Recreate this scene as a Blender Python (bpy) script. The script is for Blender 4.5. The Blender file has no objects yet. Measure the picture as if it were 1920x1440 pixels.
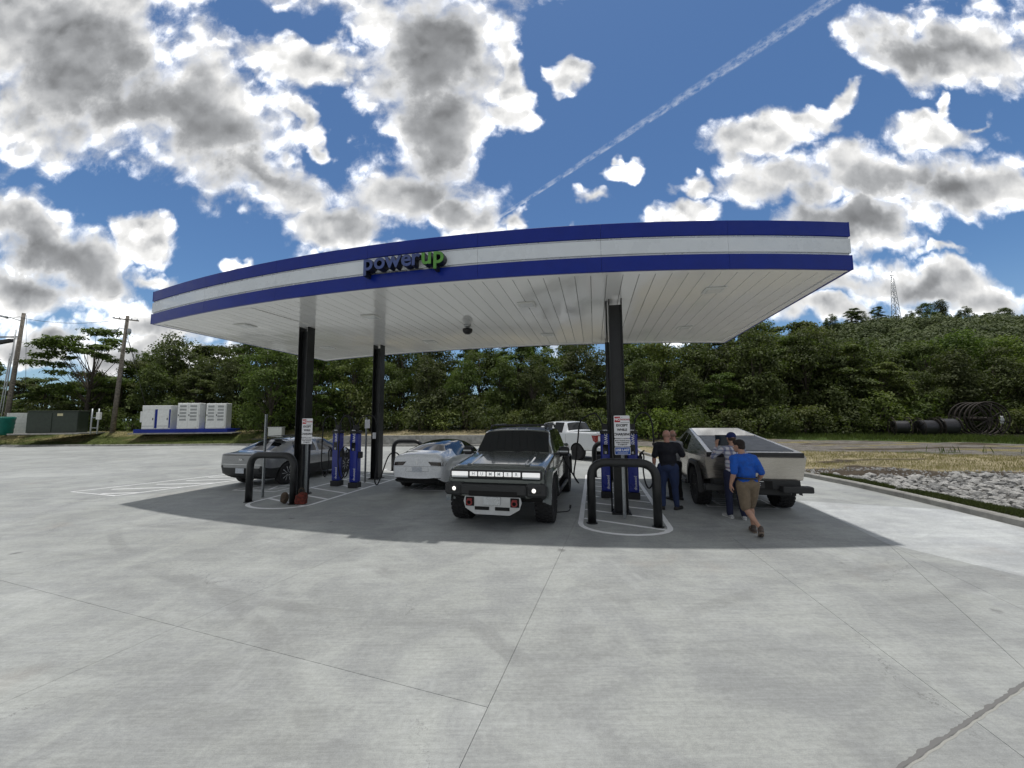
import bpy, bmesh, math, random
import numpy as np
from mathutils import Vector, Matrix
from mathutils import noise as mnoise

# ------------------------------------------------------------------ camera, world, sun, exposure
scene = bpy.context.scene
COL = scene.collection
R = math.radians

cam_data = bpy.data.cameras.new('camera')
cam = bpy.data.objects.new('camera', cam_data)
COL.objects.link(cam)
cam_data.sensor_width = 36.0
cam_data.lens = 36.0 * 722.0 / 1920.0
cam_data.clip_start = 0.05
cam_data.clip_end = 3000.0
CAM_H = 2.12
_p, _r = R(5.14), R(0.46)
_F = Vector((0, math.cos(_p), math.sin(_p)))
_U0 = Vector((0, -math.sin(_p), math.cos(_p)))
_R0 = Vector((1, 0, 0))
_R = _R0 * math.cos(_r) - _U0 * math.sin(_r)
_U = _U0 * math.cos(_r) + _R0 * math.sin(_r)
_m = Matrix((( _R.x, _U.x, -_F.x), (_R.y, _U.y, -_F.y), (_R.z, _U.z, -_F.z))).to_4x4()
_m.translation = Vector((0, 0, CAM_H))
cam.matrix_world = _m
scene.camera = cam

scene.view_settings.view_transform = 'Standard'
scene.view_settings.look = 'None'
scene.view_settings.exposure = 0.48
scene.view_settings.gamma = 1.0
scene.view_settings.use_curve_mapping = False
scene.render.engine = 'CYCLES'
scene.cycles.use_denoising = True
scene.cycles.max_bounces = 8
scene.cycles.diffuse_bounces = 4
scene.cycles.glossy_bounces = 3
scene.cycles.transparent_max_bounces = 12

SUN_DIR = Vector((0.0, 0.085, 1.0)).normalized()      # towards the sun: high, a little behind the canopy
sun_el = math.asin(SUN_DIR.z)
sun_az = math.atan2(SUN_DIR.x, SUN_DIR.y)
sd = bpy.data.lights.new('sun', 'SUN')
sd.energy = 1.9
sd.angle = R(1.1)
sd.color = (1.0, 0.965, 0.91)
sun = bpy.data.objects.new('sun', sd)
sun.rotation_euler = SUN_DIR.to_track_quat('Z', 'Y').to_euler()
sun.location = (0, 0, 60)
COL.objects.link(sun)


class NT:
    """Small node-tree helper."""
    def __init__(s, tree, flat=False):
        s.flat = flat; s.t = tree; s.n = tree.nodes; s.l = tree.links
    def new(s, typ, **kw):
        n = s.n.new(typ)
        for k, v in kw.items():
            setattr(n, k, v)
        return n
    def put(s, sock, v):
        if isinstance(v, bpy.types.NodeSocket):
            s.l.new(v, sock)
        else:
            if sock.type == 'RGBA' and len(v) == 3:
                v = (*v, 1)
            sock.default_value = v
    def math(s, op, a, b=0.0, c=None, clamp=False):
        n = s.new('ShaderNodeMath', operation=op, use_clamp=clamp)
        s.put(n.inputs[0], a); s.put(n.inputs[1], b)
        if c is not None:
            s.put(n.inputs[2], c)
        return n.outputs[0]
    def vmath(s, op, a, b=(0, 0, 0)):
        n = s.new('ShaderNodeVectorMath', operation=op)
        s.put(n.inputs[0], a)
        if op == 'SCALE':
            s.put(n.inputs['Scale'], b)
        else:
            s.put(n.inputs[1], b)
        return n.outputs['Value'] if op in ('LENGTH', 'DOT_PRODUCT', 'DISTANCE') else n.outputs['Vector']
    def noise(s, vec, scale, detail=4, rough=0.55, lac=2.0, dist=0.0, out='Fac'):
        n = s.new('ShaderNodeTexNoise')
        if s.flat: n.noise_dimensions = '2D'
        s.put(n.inputs['Vector'], vec); s.put(n.inputs['Scale'], scale)
        s.put(n.inputs['Detail'], detail); s.put(n.inputs['Roughness'], rough)
        s.put(n.inputs['Lacunarity'], lac); s.put(n.inputs['Distortion'], dist)
        return n.outputs[out]
    def ramp(s, v, lo, hi, a=0.0, b=1.0, smooth=True):
        n = s.new('ShaderNodeMapRange')
        if smooth:
            n.interpolation_type = 'SMOOTHSTEP'
        s.put(n.inputs[0], v); s.put(n.inputs[1], lo); s.put(n.inputs[2], hi)
        s.put(n.inputs[3], a); s.put(n.inputs[4], b)
        return n.outputs[0]
    def mix(s, f, a, b, mode='MIX'):
        n = s.new('ShaderNodeMix', data_type='RGBA', blend_type=mode)
        s.put(n.inputs[0], f)
        s.put(n.inputs[6], a); s.put(n.inputs[7], b)
        return n.outputs[2]
    def mapping(s, vec, loc=(0, 0, 0), rot=(0, 0, 0), scale=(1, 1, 1), kind='POINT'):
        n = s.new('ShaderNodeMapping', vector_type=kind)
        s.put(n.inputs[0], vec)
        n.inputs['Location'].default_value = loc
        n.inputs['Rotation'].default_value = rot
        n.inputs['Scale'].default_value = scale
        return n.outputs[0]


# ---- sky: Nishita plus a layer of cumulus described by direction
world = bpy.data.worlds.new('World')
scene.world = world
world.use_nodes = True
wt = NT(world.node_tree, True)
wt.n.clear()
w_out = wt.new('ShaderNodeOutputWorld')
w_bg = wt.new('ShaderNodeBackground')
wt.l.new(w_bg.outputs[0], w_out.inputs[0])
sky = wt.new('ShaderNodeTexSky', sky_type='NISHITA')
sky.sun_disc = False
sky.sun_elevation = sun_el
sky.sun_rotation = sun_az
sky.altitude = 200
sky.air_density = 1.0
sky.dust_density = 0.6
sky.ozone_density = 2.6
w_bg.inputs[1].default_value = 0.15

tc = wt.new('ShaderNodeTexCoord')
sep = wt.new('ShaderNodeSeparateXYZ')
wt.l.new(tc.outputs['Generated'], sep.inputs[0])
dx, dy, dz = sep.outputs
fy = wt.math('MAXIMUM', dy, 0.12)
u = wt.math('DIVIDE', dx, fy)
v = wt.math('DIVIDE', dz, fy)
comb = wt.new('ShaderNodeCombineXYZ')
wt.l.new(u, comb.inputs[0]); wt.l.new(v, comb.inputs[1])
UV = comb.outputs[0]
# cloud groups: (x, y, radius x, radius y, turn in degrees), bearings measured as slopes
CL = [
 (-1.20, .96, .40, .30, 0), (-.90, .86, .40, .22, -25), (-.68, .67, .23, .12, -28), (-.58, .84, .085, .04, -50), (-.52, .77, .035, .05, 0), (-1.35, 1.12, .5, .3, 0),
 (-1.24, .47, .34, .13, -28), (-1.30, .34, .24, .09, 0), (-.94, .37, .17, .04, -20), (-1.0, .50, .13, .07, -40),
 (-.56, 1.02, .28, .09, -6), (-.22, 1.02, .27, .28, 0), (-.20, .80, .19, .26, 0), (-.27, .60, .25, .13, 0), (-.45, .52, .20, .085, 0),
 (-.14, .53, .12, .10, 0), (.01, .98, .06, .17, 10), (-.30, 1.4, .5, .3, 0), (.02, .83, .06, .05, 0),
 (.17, .95, .055, .06, 0), (.29, .675, .085, .033, 5), (.215, .605, .06, .026, 0), (.345, .655, .035, .035, 0), (.30, .705, .02, .02, 0),
 (1.14, 1.02, .27, .12, -10), (.95, .90, .13, .035, 50), (1.32, 1.04, .25, .15, 0),
 (.70, .775, .19, .09, 8), (.76, .64, .22, .10, 0), (1.0, .67, .30, .115, 4), (1.25, .61, .24, .11, 0), (.95, .52, .30, .09, 0),
 (.47, .53, .13, .055, 0), (.50, .62, .045, .04, 0), (.82, .82, .10, .06, 0), (1.18, .76, .18, .07, 0),
 (1.10, .35, .28, .075, 0), (.84, .36, .16, .05, 0), (.87, .28, .22, .05, 0), (1.28, .31, .20, .08, 0),
 (-.96, .255, .20, .07, 0), (-1.24, .20, .22, .06, 0), (-.98, .17, .30, .06, 0), (-.72, .41, .045, .028, 0), (-1.08, .36, .05, .018, 0),
 (.155, .515, .028, .022, 0), (1.21, .85, .035, .028, -40), (1.30, .80, .06, .022, 40), (.01, .555, .03, .03, 0), (1.15, .44, .10, .02, 0),
 (.02, .40, .22, .07, 0), (-.38, .38, .24, .085, 0), (.30, .34, .16, .05, 0), (.62, .37, .20, .075, 0), (.0, .22, .20, .04, 0), (-.5, .20, .24, .05, 0), (.42, .20, .18, .035, 0),  # unseen clouds behind the canopy, added to whiten reflections on the cars
]

def cloud_density(P):
    cur = None
    for (x, y, rx, ry, a) in CL:
        m = wt.mapping(P, (x, y, 0), (0, 0, R(a)), (rx, ry, 1), 'TEXTURE')
        L = wt.vmath('LENGTH', m)
        k = min(rx, ry)
        q_ = min(1.0, k / .09 + .35)
        val = wt.math('MULTIPLY_ADD', L, -q_ * 1.04, q_ * .93)
        cur = val if cur is None else wt.math('MAXIMUM', cur, val)
    return cur

warp = wt.noise(UV, 6.0, 4, .55, out='Color')
w1 = wt.vmath('SCALE', wt.vmath('SUBTRACT', warp, (.5, .5, .5)), .16)
UVw = wt.vmath('ADD', UV, w1)
base = cloud_density(UVw)
# beyond the picture unseen cloud cover goes on, thickened to lift shade and whiten reflections
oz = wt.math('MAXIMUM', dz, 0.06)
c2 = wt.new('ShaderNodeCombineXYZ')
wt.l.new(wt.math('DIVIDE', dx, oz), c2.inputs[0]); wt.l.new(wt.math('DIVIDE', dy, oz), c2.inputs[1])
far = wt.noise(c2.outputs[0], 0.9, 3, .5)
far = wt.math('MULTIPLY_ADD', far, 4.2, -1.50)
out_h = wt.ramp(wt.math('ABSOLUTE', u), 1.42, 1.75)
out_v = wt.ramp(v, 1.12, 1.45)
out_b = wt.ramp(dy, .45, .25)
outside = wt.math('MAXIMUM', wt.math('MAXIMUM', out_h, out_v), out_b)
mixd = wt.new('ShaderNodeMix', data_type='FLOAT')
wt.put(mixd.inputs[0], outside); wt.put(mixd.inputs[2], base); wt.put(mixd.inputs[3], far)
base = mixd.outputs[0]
n1 = wt.noise(UV, 5.0, 10, .60, 2.1)
n2 = wt.noise(UVw, 17.0, 7, .66)
def billow(P, sc):
    v_ = wt.new('ShaderNodeTexVoronoi', feature='SMOOTH_F1', voronoi_dimensions='2D')
    wt.put(v_.inputs['Vector'], P); v_.inputs['Scale'].default_value = sc; v_.inputs['Smoothness'].default_value = .5
    return v_.outputs['Distance']
Pb = wt.vmath('ADD', UV, wt.vmath('SCALE', wt.vmath('SUBTRACT', wt.noise(UV, 16, 4, .6, out='Color'), (.5, .5, .5)), .05))
Pb2 = wt.vmath('ADD', Pb, (.0, -.022, 0))
bA = wt.math('ADD', billow(Pb, 6.0), wt.math('MULTIPLY', billow(Pb, 16.0), .50))
bB = wt.math('ADD', billow(Pb2, 6.0), wt.math('MULTIPLY', billow(Pb2, 16.0), .50))
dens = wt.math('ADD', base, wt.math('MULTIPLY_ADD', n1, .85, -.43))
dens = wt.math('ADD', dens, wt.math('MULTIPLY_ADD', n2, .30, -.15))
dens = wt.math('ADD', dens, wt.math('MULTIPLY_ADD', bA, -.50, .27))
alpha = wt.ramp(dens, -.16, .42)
low = wt.noise(wt.vmath('ADD', UV, (3.1, 1.7, 0)), 2.6, 3, .5)
# the thick parts, seen from below, are grey
TH = [(-1.08, .93, .44, .20, -30, 1), (-.74, .74, .30, .13, -28, .9), (-1.28, .44, .24, .11, -12, .9), (-.235, .92, .16, .40, 0, 1.1), (-.16, .64, .12, .20, 8, .8),
      (1.15, 1.03, .26, .095, -5, .9), (1.0, .58, .36, .09, 12, .95), (1.14, .31, .26, .06, 0, .45), (-1.1, .2, .3, .05, 0, .5), (-.36, .55, .12, .06, 0, .4), (.80, .69, .12, .06, 10, .35)]
thk = None
for (x, y, rx, ry, a, k) in TH:
    m = wt.mapping(UVw, (x, y, 0), (0, 0, R(a)), (rx, ry, 1), 'TEXTURE')
    val = wt.math('MULTIPLY_ADD', wt.vmath('LENGTH', m), -k, k)
    thk = val if thk is None else wt.math('MAXIMUM', thk, val)
mixt = wt.new('ShaderNodeMix', data_type='FLOAT')
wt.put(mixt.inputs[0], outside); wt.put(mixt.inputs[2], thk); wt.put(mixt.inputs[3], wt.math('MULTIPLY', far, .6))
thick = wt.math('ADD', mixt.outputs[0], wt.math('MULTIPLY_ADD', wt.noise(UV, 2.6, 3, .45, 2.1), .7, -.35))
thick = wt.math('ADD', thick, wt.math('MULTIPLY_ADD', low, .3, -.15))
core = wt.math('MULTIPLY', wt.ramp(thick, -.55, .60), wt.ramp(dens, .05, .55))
relief = wt.math('MULTIPLY', wt.math('SUBTRACT', bB, bA), 1.5)
soft_ = wt.math('SUBTRACT', wt.noise(UV, 7.0, 4, .5), .5)
lum = wt.math('MULTIPLY_ADD', core, -.33, .54)
lum = wt.math('ADD', lum, wt.math('MULTIPLY', relief, wt.math('MULTIPLY_ADD', core, -.44, .58)))
lum = wt.math('ADD', lum, wt.math('MULTIPLY', soft_, wt.math('MULTIPLY_ADD', core, -.24, .42)))
lum = wt.math('ADD', lum, wt.math('MULTIPLY', wt.math('SUBTRACT', n2, .5), wt.math('MULTIPLY_ADD', core, -.22, .26)))
lum = wt.math('ADD', lum, wt.math('MULTIPLY', wt.math('SUBTRACT', 1.0, wt.ramp(dens, .05, .80)), .24))
lum = wt.math('MINIMUM', wt.math('MAXIMUM', lum, .15), 1.0)
lum = wt.math('ADD', lum, wt.math('MULTIPLY', wt.math('MAXIMUM', wt.math('SUBTRACT', lum, .70), 0.0), 3.6))
cgrey = wt.mix(wt.ramp(lum, .2, .7), (.94, .965, 1.0), (1.0, .995, .98))
ccol = wt.vmath('SCALE', cgrey, wt.math('MULTIPLY', lum, 1.0 / 0.15))
# contrail: a straight thin band between two bearings
mt = wt.mapping(UV, (-.097, .50, 0), (0, 0, math.atan2(.58, .86)), (1, 1, 1), 'TEXTURE')
ms = wt.new('ShaderNodeSeparateXYZ'); wt.l.new(mt, ms.inputs[0])
tx, ty = ms.outputs[0], ms.outputs[1]
hw = wt.math('MULTIPLY_ADD', tx, .013, .0045)
r_ = wt.math('DIVIDE', wt.math('ABSOLUTE', ty), hw)
side = wt.math('DIVIDE', ty, hw)
puff = wt.noise(wt.mapping(mt, (0, 0, 0), (0, 0, .5), (34, 70, 1)), 1.0, 5, .65)
trail = wt.math('MULTIPLY', wt.ramp(r_, 1.05, .55), wt.math('MULTIPLY_ADD', puff, 2.0, -.70))
trail = wt.math('MULTIPLY', trail, wt.math('MULTIPLY_ADD', side, -.22, .62))
trail = wt.math('MULTIPLY', trail, wt.math('MULTIPLY', wt.ramp(tx, -.02, .04), wt.ramp(dy, .2, .3)))
trail = wt.math('MAXIMUM', trail, 0.0)
haze_mix = wt.ramp(dz, .30, .0, 0, .30)
blue = wt.mix(1.0, sky.outputs[0], (.315, .415, .495), 'MULTIPLY')
blue = wt.mix(haze_mix, blue, (2.4, 3.1, 3.8))
withtrail = wt.mix(wt.math('MULTIPLY', trail, .9), blue, (3.4, 3.65, 4.1))
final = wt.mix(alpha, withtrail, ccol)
# below the horizon the ground closes the dome
final = wt.mix(wt.ramp(dz, -.005, -.03), final, (1.2, 1.25, 1.1))
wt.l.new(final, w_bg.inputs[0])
world.cycles.sampling_method = 'MANUAL'
world.cycles.sample_map_resolution = 512

# ------------------------------------------------------------------ helpers
rng = random.Random(7)

def principled(name, col, rough=.5, metal=0.0, coat=0.0, spec=.5, emit=None, emit_s=0.0, coat_rough=.05):
    m = bpy.data.materials.new(name)
    m.use_nodes = True
    b = m.node_tree.nodes['Principled BSDF']
    b.inputs['Base Color'].default_value = (*col, 1)
    b.inputs['Roughness'].default_value = rough
    b.inputs['Metallic'].default_value = metal
    b.inputs['Coat Weight'].default_value = coat
    b.inputs['Coat Roughness'].default_value = coat_rough
    b.inputs['Specular IOR Level'].default_value = spec
    if emit:
        b.inputs['Emission Color'].default_value = (*emit, 1)
        b.inputs['Emission Strength'].default_value = emit_s
    return m

def varied(name, col, var=.12, scale=8.0, rough=.5, metal=0.0, coat=0.0, bump=0.0, bscale=60.0, dirt=None, spec=.5, rvar=.12):
    """Principled material with noise-driven colour, roughness and fine relief."""
    m = principled(name, col, rough, metal, coat, spec)
    t = NT(m.node_tree)
    b = t.n['Principled BSDF']
    geo = t.new('ShaderNodeTexCoord')
    P = geo.outputs['Object']
    n = t.noise(P, scale, 6, .62)
    lo = tuple(max(0, c * (1 - var * 1.6)) for c in col)
    hi = tuple(min(1, c * (1 + var * 1.6)) for c in col)
    c = t.mix(t.ramp(n, .28, .72), lo, hi)
    if dirt:
        dn = t.noise(P, scale * .45, 5, .6)
        c = t.mix(t.math('MULTIPLY', t.ramp(dn, .52, .72), .5), c, dirt)
    t.l.new(c, b.inputs['Base Color'])
    t.l.new(t.ramp(n, .2, .8, max(0.02, rough - rvar), min(1, rough + rvar)), b.inputs['Roughness'])
    if bump:
        bn = t.new('ShaderNodeBump')
        bn.inputs['Strength'].default_value = bump
        bn.inputs['Distance'].default_value = .02
        t.l.new(t.noise(P, bscale, 5, .6), bn.inputs['Height'])
        t.l.new(bn.outputs[0], b.inputs['Normal'])
    return m

class MB:
    """Collects boxes, tubes, discs and polygons into one mesh."""
    def __init__(s):
        s.v = []; s.f = []; s.mi = []; s.sm = []
    def add(s, vs, fs, mi=0, smooth=False):
        o = len(s.v)
        s.v += [tuple(p) for p in vs]
        for f in fs:
            s.f.append(tuple(i + o for i in f)); s.mi.append(mi); s.sm.append(smooth)
        return s
    def box(s, c, size, rz=0.0, mi=0, taper=1.0, bev=0.0, rx=0.0, ry=0.0):
        hx, hy, hz = size[0] / 2, size[1] / 2, size[2] / 2
        M = Matrix.Rotation(rz, 3, 'Z') @ Matrix.Rotation(ry, 3, 'Y') @ Matrix.Rotation(rx, 3, 'X')
        c = Vector(c)
        if bev <= 0:
            pts = []
            for z, k in ((-hz, 1), (hz, taper)):
                for x, y in ((-hx, -hy), (hx, -hy), (hx, hy), (-hx, hy)):
                    pts.append(c + M @ Vector((x * k, y * k, z)))
            return s.add(pts, [(3, 2, 1, 0), (4, 5, 6, 7), (0, 1, 5, 4), (1, 2, 6, 5), (2, 3, 7, 6), (3, 0, 4, 7)], mi)
        b = min(bev, hx * .9, hy * .9, hz * .9)
        pts = []
        rings = [(-hz, b), (-hz + b, 0), (hz - b, 0), (hz, b)]
        for z, i in rings:
            for x, y in ((-hx + i + b * (i == 0), -hy + i), (hx - i - b * (i == 0), -hy + i), (hx - i, -hy + i + b * (i == 0)), (hx - i, hy - i - b * (i == 0)),
                         (hx - i - b * (i == 0), hy - i), (-hx + i + b * (i == 0), hy - i), (-hx + i, hy - i - b * (i == 0)), (-hx + i, -hy + i + b * (i == 0))):
                pts.append(c + M @ Vector((x, y, z)))
        fs = [tuple(range(7, -1, -1)), tuple(range(24, 32))]
        for r in range(3):
            for k in range(8):
                a = r * 8 + k; b2 = r * 8 + (k + 1) % 8
                fs.append((a, b2, b2 + 8, a + 8))
        return s.add(pts, fs, mi)
    def tube(s, pts, r, seg=10, mi=0, caps=True, smooth=True):
        pts = [Vector(p) for p in pts]
        rs = r if isinstance(r, (list, tuple)) else [r] * len(pts)
        vs = []; fs = []
        prev = None
        for i, p in enumerate(pts):
            d = (pts[min(i + 1, len(pts) - 1)] - pts[max(i - 1, 0)])
            if d.length < 1e-9:
                d = Vector((0, 0, 1))
            d.normalize()
            if prev is None:
                a = d.cross(Vector((0, 0, 1)))
                if a.length < .05:
                    a = d.cross(Vector((1, 0, 0)))
            else:
                a = prev - d * prev.dot(d)
                if a.length < 1e-6:
                    a = d.orthogonal()
            a.normalize(); prev = a
            b = d.cross(a)
            for k in range(seg):
                t = 2 * math.pi * k / seg
                vs.append(p + (a * math.cos(t) + b * math.sin(t)) * rs[i])
        n = len(pts)
        for i in range(n - 1):
            for k in range(seg):
                fs.append((i * seg + k, i * seg + (k + 1) % seg, (i + 1) * seg + (k + 1) % seg, (i + 1) * seg + k))
        s.add(vs, fs, mi, smooth)
        if caps:
            o = len(s.v) - n * seg
            s.f.append(tuple(o + k for k in range(seg - 1, -1, -1))); s.mi.append(mi); s.sm.append(False)
            s.f.append(tuple(o + (n - 1) * seg + k for k in range(seg))); s.mi.append(mi); s.sm.append(False)
        return s
    def lathe(s, prof, seg=24, axis='Z', c=(0, 0, 0), mi=0, smooth=True, M=None):
        """prof: (radius, height) pairs."""
        c = Vector(c); vs = []; fs = []
        for (r, h) in prof:
            for k in range(seg):
                t = 2 * math.pi * k / seg
                if axis == 'Z': p = Vector((r * math.cos(t), r * math.sin(t), h))
                elif axis == 'X': p = Vector((h, r * math.cos(t), r * math.sin(t)))
                else: p = Vector((r * math.cos(t), h, r * math.sin(t)))
                if M is not None: p = M @ p
                vs.append(c + p)
        for i in range(len(prof) - 1):
            for k in range(seg):
                fs.append((i * seg + k, i * seg + (k + 1) % seg, (i + 1) * seg + (k + 1) % seg, (i + 1) * seg + k))
        fs2 = []
        if prof[0][0] > 1e-6: fs2.append(tuple(range(seg)))
        if prof[-1][0] > 1e-6: fs2.append(tuple((len(prof) - 1) * seg + k for k in range(seg)))
        o = len(s.v)
        s.add(vs, fs, mi, smooth)
        for f in fs2:
            s.f.append(tuple(o + i for i in f)); s.mi.append(mi); s.sm.append(False)
        return s
    def prism(s, poly, z0, z1, mi=0):
        n = len(poly)
        vs = [(p[0], p[1], z0) for p in poly] + [(p[0], p[1], z1) for p in poly]
        fs = [tuple(range(n - 1, -1, -1)), tuple(range(n, 2 * n))]
        for i in range(n):
            j = (i + 1) % n
            fs.append((i, j, j + n, i + n))
        return s.add(vs, fs, mi)
    def quad(s, a, b, c, d, mi=0):
        return s.add([a, b, c, d], [(0, 1, 2, 3)], mi)
    def extr(s, poly3, vec, mi=0):
        """Extrude a planar 3D polygon along vec."""
        n = len(poly3); vec = Vector(vec)
        vs = [Vector(p) for p in poly3] + [Vector(p) + vec for p in poly3]
        fs = [tuple(range(n - 1, -1, -1)), tuple(range(n, 2 * n))]
        for i in range(n):
            j = (i + 1) % n
            fs.append((i, j, j + n, i + n))
        return s.add(vs, fs, mi)
    def mesh(s, name, mats=None, fix=True):
        me = bpy.data.meshes.new(name)
        me.from_pydata(s.v, [], s.f)
        for m in (mats or []):
            me.materials.append(m)
        me.polygons.foreach_set('material_index', s.mi)
        me.polygons.foreach_set('use_smooth', s.sm)
        if fix:
            bm = bmesh.new(); bm.from_mesh(me)
            bmesh.ops.recalc_face_normals(bm, faces=bm.faces)
            bm.to_mesh(me); bm.free()
        me.update()
        return me
    def build(s, name, mat, parent=None, loc=None, fix=True):
        mats = mat if isinstance(mat, (list, tuple)) else [mat]
        o = bpy.data.objects.new(name, s.mesh(name, mats, fix))
        COL.objects.link(o)
        if parent is not None:
            o.parent = parent
        if loc is not None:
            o.location = loc
        return o

def empty(name, loc=(0, 0, 0), rz=0.0):
    o = bpy.data.objects.new(name, None)
    o.empty_display_size = .2
    o.location = loc; o.rotation_euler = (0, 0, rz)
    COL.objects.link(o)
    return o

def tag(o, label=None, cat=None, group=None, kind=None):
    if label: o['label'] = label
    if cat: o['category'] = cat
    if group: o['group'] = group
    if kind: o['kind'] = kind
    return o

def thing(name, label, cat, loc=(0, 0, 0), rz=0.0, group=None):
    return tag(empty(name, loc, rz), label, cat, group)

def copy_tree(o, parent=None):
    c = o.copy(); COL.objects.link(c)
    c.parent = parent
    for ch in list(o.children):
        copy_tree(ch, c)
    return c

def mesh_obj(name, me, parent=None, mat=None):
    o = bpy.data.objects.new(name, me)
    COL.objects.link(o)
    if parent is not None: o.parent = parent
    if mat is not None:
        me.materials.clear(); me.materials.append(mat)
    return o

def evaluated(o):
    dg = bpy.context.evaluated_depsgraph_get()
    dg.update()
    me = bpy.data.meshes.new_from_object(o.evaluated_get(dg))
    return me

def text_mesh(body, size, extrude=0.002, offset=0.0, align='CENTER', space=1.0, bevel=0.0):
    cu = bpy.data.curves.new('lettering', 'FONT')
    cu.body = body; cu.size = size; cu.extrude = extrude; cu.offset = offset
    cu.align_x = align; cu.align_y = 'CENTER'; cu.space_character = space
    cu.bevel_depth = bevel; cu.resolution_u = 3
    o = bpy.data.objects.new('lettering', cu)
    COL.objects.link(o)
    me = evaluated(o)
    bpy.data.objects.remove(o); bpy.data.curves.remove(cu)
    return me

def put_text(body, size, mat, parent, loc, rot, name='lettering', **kw):
    me = text_mesh(body, size, **kw)
    o = mesh_obj(name, me, parent, mat)
    o.location = loc; o.rotation_euler = rot
    return o

def smoothstep(a, b, x):
    t = max(0.0, min(1.0, (x - a) / (b - a)))
    return t * t * (3 - 2 * t)

AX = Vector((.208, .978, 0)).normalized()     # length axis of the canopy and of the parking bays
NX = Vector((.978, -.208, 0)).normalized()    # across it
AXZ = math.atan2(-AX.x, AX.y)                 # turn that takes +Y to AX

# ------------------------------------------------------------------ materials
def concrete(name, col, tint=.05, fresh=False):
    m = principled(name, col, .82)
    t = NT(m.node_tree); b = t.n['Principled BSDF']
    geo = t.new('ShaderNodeNewGeometry'); P = geo.outputs['Position']
    oi = t.new('ShaderNodeObjectInfo')
    big = t.noise(P, .22, 5, .62, dist=.6)
    mid = t.noise(P, 1.1, 7, .66, dist=.9)
    fine = t.noise(P, 22, 6, .7)
    speck = t.noise(P, 140, 2, .6)
    # broom strokes, drawn out along one direction
    broom = t.noise(t.mapping(P, (0, 0, 0), (0, 0, .10), (3.2, 46, 3)), 1.0, 6, .72)
    broom2 = t.noise(t.mapping(P, (0, 0, 0), (0, 0, -.06), (.5, 5.5, 1)), 1.0, 6, .66)
    k = t.math('MULTIPLY_ADD', t.ramp(big, .36, .64), .22, .89)
    k = t.math('MULTIPLY', k, t.math('MULTIPLY_ADD', t.ramp(mid, .34, .66), .20, .90))
    k = t.math('MULTIPLY', k, t.math('MULTIPLY_ADD', t.ramp(fine, .3, .7), .20, .90))
    k = t.math('MULTIPLY', k, t.math('MULTIPLY_ADD', t.ramp(broom, .3, .7), .18, .91))
    k = t.math('MULTIPLY', k, t.math('MULTIPLY_ADD', t.ramp(broom2, .3, .7), .13, .935))
    k = t.math('MULTIPLY', k, t.math('MULTIPLY_ADD', t.ramp(speck, .3, .7), .22, .89))
    k = t.math('MULTIPLY', k, t.math('MULTIPLY_ADD', oi.outputs['Random'], .07, .965))
    c = t.vmath('SCALE', t.mix(t.ramp(mid, .3, .7), tuple(x * .97 for x in col), (col[0] * 1.02, col[1] * 1.02, col[2] * .985)), k)
    # whitish bloom patches, drag marks and dark drips
    bl = t.math('MULTIPLY', t.ramp(t.noise(t.vmath('ADD', P, (9, 4, 0)), .55, 6, .7, dist=1.2), .52, .72), .50)
    bl = t.math('MULTIPLY', bl, t.ramp(t.noise(t.mapping(P, (3, 1, 0), (0, 0, .9), (9, 2.4, 1)), 1.0, 5, .75), .36, .68))
    c = t.mix(bl, c, (.52, .54, .545))
    st = t.math('MULTIPLY', t.ramp(t.noise(t.vmath('ADD', P, (31, 7, 0)), .8, 8, .74), .56, .74), .42)
    c = t.mix(st, c, (.20, .20, .195))
    rust = t.math('MULTIPLY', t.ramp(t.noise(t.vmath('ADD', P, (51, 17, 0)), .5, 3, .6), .62, .76), .14)
    c = t.mix(rust, c, (.34, .25, .18))
    vor = t.new('ShaderNodeTexVoronoi'); vor.inputs['Scale'].default_value = .9; vor.inputs['Randomness'].default_value = 1
    t.l.new(t.vmath('ADD', P, t.vmath('SCALE', t.noise(P, 9, 3, .6, out='Color'), .12)), vor.inputs['Vector'])
    drip = t.math('MULTIPLY', t.ramp(vor.outputs['Distance'], .085, .03), t.ramp(t.noise(t.vmath('ADD', P, (2, 40, 0)), .33, 2, .5), .47, .53))
    c = t.mix(t.math('MULTIPLY', drip, .62), c, (.085, .085, .085))
    # faint tyre tracks of turning cars
    trk = None
    for (cx, cy, rr_) in ((-9.0, -3.0, 9.6), (-9.0, -3.0, 11.2), (7.5, -6.0, 10.2), (7.5, -6.0, 11.8), (1.0, 16.5, 12.4), (1.0, 16.5, 14.0)):
        dd = t.vmath('DISTANCE', P, (cx, cy, 0))
        e = t.ramp(t.math('ABSOLUTE', t.math('SUBTRACT', dd, rr_)), .13, .06)
        trk = e if trk is None else t.math('MAXIMUM', trk, e)
    trk = t.math('MULTIPLY', trk, t.ramp(t.noise(t.vmath('ADD', P, (5, 5, 5)), .45, 5, .7), .42, .66))
    c = t.mix(t.math('MULTIPLY', trk, .22), c, (.12, .12, .12))
    # hair cracks
    vc = t.new('ShaderNodeTexVoronoi', feature='DISTANCE_TO_EDGE'); vc.inputs['Scale'].default_value = .30
    t.l.new(t.vmath('ADD', P, t.vmath('SCALE', t.noise(P, 1.6, 6, .7, out='Color'), .9)), vc.inputs['Vector'])
    crack = t.math('MULTIPLY', t.ramp(vc.outputs['Distance'], .0022, .0006), t.ramp(t.noise(t.vmath('ADD', P, (12, 3, 5)), .42, 2, .5), .52, .60))
    c = t.mix(t.math('MULTIPLY', crack, .55), c, (.10, .10, .10))
    t.l.new(c, b.inputs['Base Color'])
    t.l.new(t.ramp(mid, .2, .8, .68, .9), b.inputs['Roughness'])
    bn = t.new('ShaderNodeBump'); bn.inputs['Strength'].default_value = .55; bn.inputs['Distance'].default_value = .006
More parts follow.
